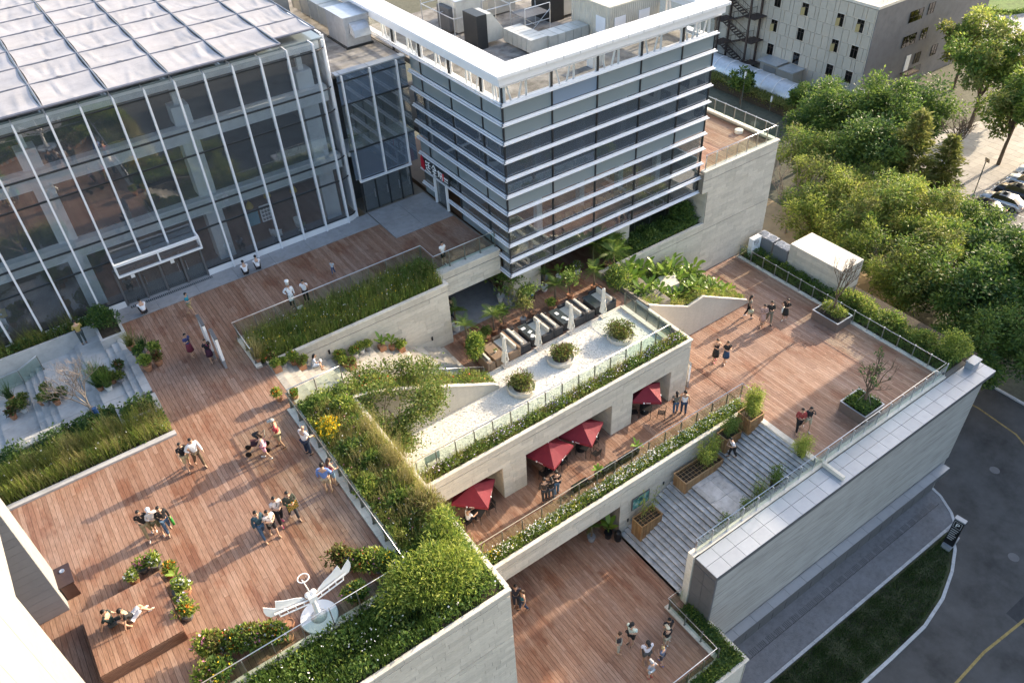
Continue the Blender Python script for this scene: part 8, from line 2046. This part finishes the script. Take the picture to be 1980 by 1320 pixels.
person('chef in tall white hat and white jacket standing behind the grass planter', 9.75, 37.85, .01, 1.66, hd(-.1, -1), (.74,.74,.76), K_, hat=('toque', (.76,.76,.76)), sleeve='long', apron=(.72,.72,.74), arms=('down', 'hip'))
person('young cook in white jacket drinking beside the chef', 10.6, 37.75, .01, 1.58, hd(-.4, -.9), (.72,.70,.72), K_, arms=('face', 'down'))
person('small child in blue dungarees and white shirt alone on the shaded deck', 13.03, 39.3, .01, .98, hd(-.7, -.6), (.45,.48,.52), (.05,.09,.18), arms=('down', 'fold'), step=.15)
person('man in white T-shirt and black shorts leaning at the bridge railing', 18.85, 35.98, .01, 1.62, hd(.1, -1), (.74,.73,.72), K_, bottom='short', arms=('fold', 'rail'), shoe='white', build=.95)
person('man in white shirt with black strap, left of two squatting by the hall', 8.75, 42.55, .02, 1.62, hd(.1, 1), (.70,.70,.73), K_, pose='squat', bag=('sling', K_, 1), arms=('knee', 'knee'), group='two men squatting by the apron')
o_ = person('man in white number shirt, right of two squatting by the hall', 9.55, 42.6, .02, 1.62, hd(.2, 1), (.72,.72,.75), K_, pose='squat', arms=('knee', 'knee'), group='two men squatting by the apron')
txt('shirt_number', '175', .14, (0, -.06, .60), (math.pi/2+.28, 0, 0), NV, o_, .002) if False else txt('shirt_number', '175', .15, (0, -.035, .60), (math.pi/2-.28, 0, 0), plain(NV, .8), o_, .002)
person('seated man in white shirt alone below the hall entrance doors', 2.6, 42.6, .02, 1.66, hd(-.1, 1), (.70,.71,.75), K_, pose='squat', arms=('knee', 'knee'), build=1.1)
person('man in mustard shirt and grey trousers standing by the raised court planter', -.92, 42.75, -.44, 1.70, hd(-.2, 1), (.36,.27,.08), (.06,.075,.075), arms=('fold', 'fold'), sleeve='long', build=1.05)
g = 'two people lounging on the timber platform'
person('person in dark T-shirt and checked shorts sitting on the timber platform, left of two', -4.05, 22.75, .61, 1.74, hd(.8, -.5), (.018,.03,.03), (.05,.06,.065), pose='sit', bottom='short', arms=('knee', 'prop'), lean=-.15, group=g, shoe='tan')
person('person in black T-shirt and pale shorts reclining with crossed legs on the timber platform', -3.35, 22.55, .61, 1.74, hd(.95, .15), (.02,.02,.022), (.6,.62,.68), pose='sit', bottom='short', arms=('prop', 'prop'), lean=-.45, group=g, shoe='white')
bottom_sit['girl with long black hair in pale blue clothes reading on the garden steps'] = .48
person('girl with long black hair in pale blue clothes reading on the garden steps', 8.75, 33.3, stair_z(9.05)-.02, 1.55, hd(.9, -.3), (.42,.48,.58), (.40,.46,.55), pose='sit', longhair=True, bottom='short', arms=('face', 'knee'), hold='book', shoe='tan')
# terrace
g = 'four women walking across the terrace deck'
zt_ = -8.69
person('woman with a pale shoulder bag, leftmost of four on the terrace deck', 38.35, 27.7, zt_, 1.72, hd(.9, -.7), (.22,.20,.16), K_, longhair=True, bag=('tote', (.42,.42,.30), 1), step=.22, group=g, shoe='white')
person('woman in pinkish coat with a dark handbag, front of four on the terrace deck', 38.3, 26.45, zt_, 1.72, hd(-.6, -.8), (.40,.27,.23), (.42,.28,.24), skirt=.42, sleeve='long', bottom='short', bag=('sling', K_, -1), arms=('fold', 'fold'), shoe='dark', step=.15, group=g)
person('person in black coat and khaki trousers beside the pink coat on the terrace deck', 38.9, 26.35, zt_, 1.78, hd(-.5, -.8), (.03,.028,.026), (.16,.15,.11), sleeve='long', arms=('fold', 'fold'), step=-.2, group=g)
person('woman in black dress carrying a large white bag, rightmost of four on the terrace deck', 40.05, 25.9, zt_, 1.70, hd(-.9, -.3), (.02,.02,.02), (.02,.02,.02), skirt=.42, bottom='short', longhair=True, bag=('tote', (.62,.62,.58), 1), arms=('fold', 'hip'), shoe='white', step=.12, group=g)
g = 'two women in the sun on the terrace deck'
person('woman in black dress shading her eyes, left of two in the sun on the terrace', 33.05, 25.85, zt_, 1.76, hd(-.5, -.9), (.018,.018,.02), (.018,.018,.02), skirt=.48, bottom='short', sleeve='none', arms=('face', 'fold'), shoe='pink', step=.12, group=g)
person('woman in black and blue dress, right of two in the sun on the terrace', 33.45, 25.3, zt_, 1.72, hd(-.5, -.9), (.02,.02,.022), (.02,.05,.11), skirt=.4, bottom='short', longhair=True, arms=('phone', 'fold'), shoe='white', step=.12, group=g)
g = 'couple walking in the shade of the terrace'
person('man in red jacket and black trousers walking in the terrace shade', 32.3, 18.3, zt_, 1.80, hd(-.6, -.7), (.30,.05,.045), K_, sleeve='long', arms=('fold', 'fold'), step=.28, group=g)
person('woman in black jacket and beige shorts walking beside the man in red', 32.85, 18.1, zt_, 1.72, hd(-.5, -.8), (.022,.022,.024), (.36,.31,.22), sleeve='long', bottom='short', longhair=True, arms=('face', 'fold'), step=-.25, shoe='white', group=g)
g = 'couple at the terrace corner pier'
person('woman in grey T-shirt and jeans with ponytail beside the corner pier', 27.55, 23.95, zt_, 1.66, hd(.6, .7), (.13,.13,.11), JN, longhair=True, bag=('sling', K_, -1), step=.1, group=g, shoe='tan')
person('man in white sleeveless shirt and dark jeans beside the corner pier', 27.9, 23.6, zt_, 1.78, hd(.6, .7), (.66,.66,.68), (.03,.05,.09), sleeve='none', step=-.1, group=g, skin=1)
g = 'three people arm in arm on the walkway'
person('man in brown black shirt, left of three arm in arm on the walkway', 16.85, 23.4, zt_, 1.80, hd(.35, 1), (.05,.035,.03), (.035,.035,.04), sleeve='long', arms=('down', 'hug'), step=.1, group=g)
person('woman in black, middle of three arm in arm on the walkway', 17.25, 23.3, zt_, 1.66, hd(.3, 1), K_, (.05,.06,.08), longhair=True, arms=('hug', 'hug'), step=-.1, group=g)
person('man in black shirt and jeans, right of three arm in arm on the walkway', 17.7, 23.4, zt_, 1.80, hd(.35, 1), K_, (.09,.14,.20), arms=('hug', 'down'), step=.1, group=g, bag=('sling', K_, 1))
bottom_sit['person in white seated at the table under the parasol by the garden wall'] = .48
person('person in white seated at the table under the parasol by the garden wall', 12.45, 24.65, zt_, 1.7, hd(1, .05), (.7,.7,.72), K_, pose='sit', arms=('knee', 'knee'), lean=.25)
person('man in white shirt bending at the bamboo box on the plaza stairs', 28.75, 20.05, st_z(28.75)+.01, 1.68, hd(-.7, .3), (.62,.62,.68), K_, arms=('fold', 'fold'), lean=.4, step=.2)
# lower plaza
g = 'visitors standing on the lower plaza'; zp = -13.19
person('man in dark shirt at the plaza wall corner, half behind the woman in blue', 13.15, 21.3, zp, 1.78, hd(-.6, -.8), (.03,.03,.045), (.03,.035,.05), bag=('tote', (.6,.6,.6), -1), group='two people by the plaza wall corner')
person('woman in turquoise sleeveless top and jeans at the plaza wall corner', 13.3, 20.85, zp, 1.68, hd(-.8, .2), (.02,.19,.27), (.03,.05,.09), hair='brown', longhair=True, sleeve='none', step=.2, group='two people by the plaza wall corner')
person('woman in black top and beige trousers, hand on hip, on the lower plaza', 15.95, 15.75, zp, 1.66, hd(.6, -.7), (.025,.025,.03), (.36,.34,.28), hair='brown', arms=('down', 'hip'), bottom='long', shoe='tan', build=1.1, group=g)
person('man in black cap and pale green shirt looking at his phone', 16.8, 15.7, zp, 1.78, hd(-.9, -.2), (.55,.64,.58), K_, hat=('cap', K_), arms=('phone', 'phone'), hold='phone', bottom='short', build=1.1, shoe='dark', group=g)
person('man in black cap and white polo shirt in the middle of the lower plaza group', 16.75, 14.45, zp, 1.78, hd(-.4, -.9), (.62,.60,.66), (.07,.07,.07), hat=('cap', K_), bottom='short', skin=2, build=1.12, shoe='tan', group=g)
person('blond child in slate blue shirt and blue shoes on the lower plaza', 17.35, 13.9, zp, 1.42, hd(-.2, 1), (.13,.15,.22), (.05,.05,.07), hair='blond', bottom='short', shoe='blue', arms=('fold', 'down'), step=.15, group=g)
person('grey capped child in grey shirt, pale shorts and red shoes on the lower plaza', 16.35, 13.65, zp, 1.40, hd(.1, 1), (.30,.30,.33), (.42,.47,.52), hat=('cap', (.36,.36,.38)), bottom='short', shoe='red', arms=('hip', 'hip'), group=g)
person('man in black shirt and khaki shorts at the planted corner of the lower plaza', 18.55, 14.75, zp, 1.76, hd(-.3, -.9), (.02,.02,.022), (.33,.31,.24), bottom='short', arms=('fold', 'face'), skin=1, shoe='white', group=g)
person('person in beige cap hugging the man at the planted plaza corner', 18.2, 14.45, zp, 1.62, hd(.2, .9), K_, (.33,.31,.24), hat=('cap', (.55,.50,.38)), bottom='short', arms=('fold', 'face'), shoe='white', group=g)
person('person in dark clothes walking into the shaded lobby under the bridge', 19.0, 36.0, -4.4, 1.7, hd(-.5, .8), K_, (.03,.03,.04), step=.2)
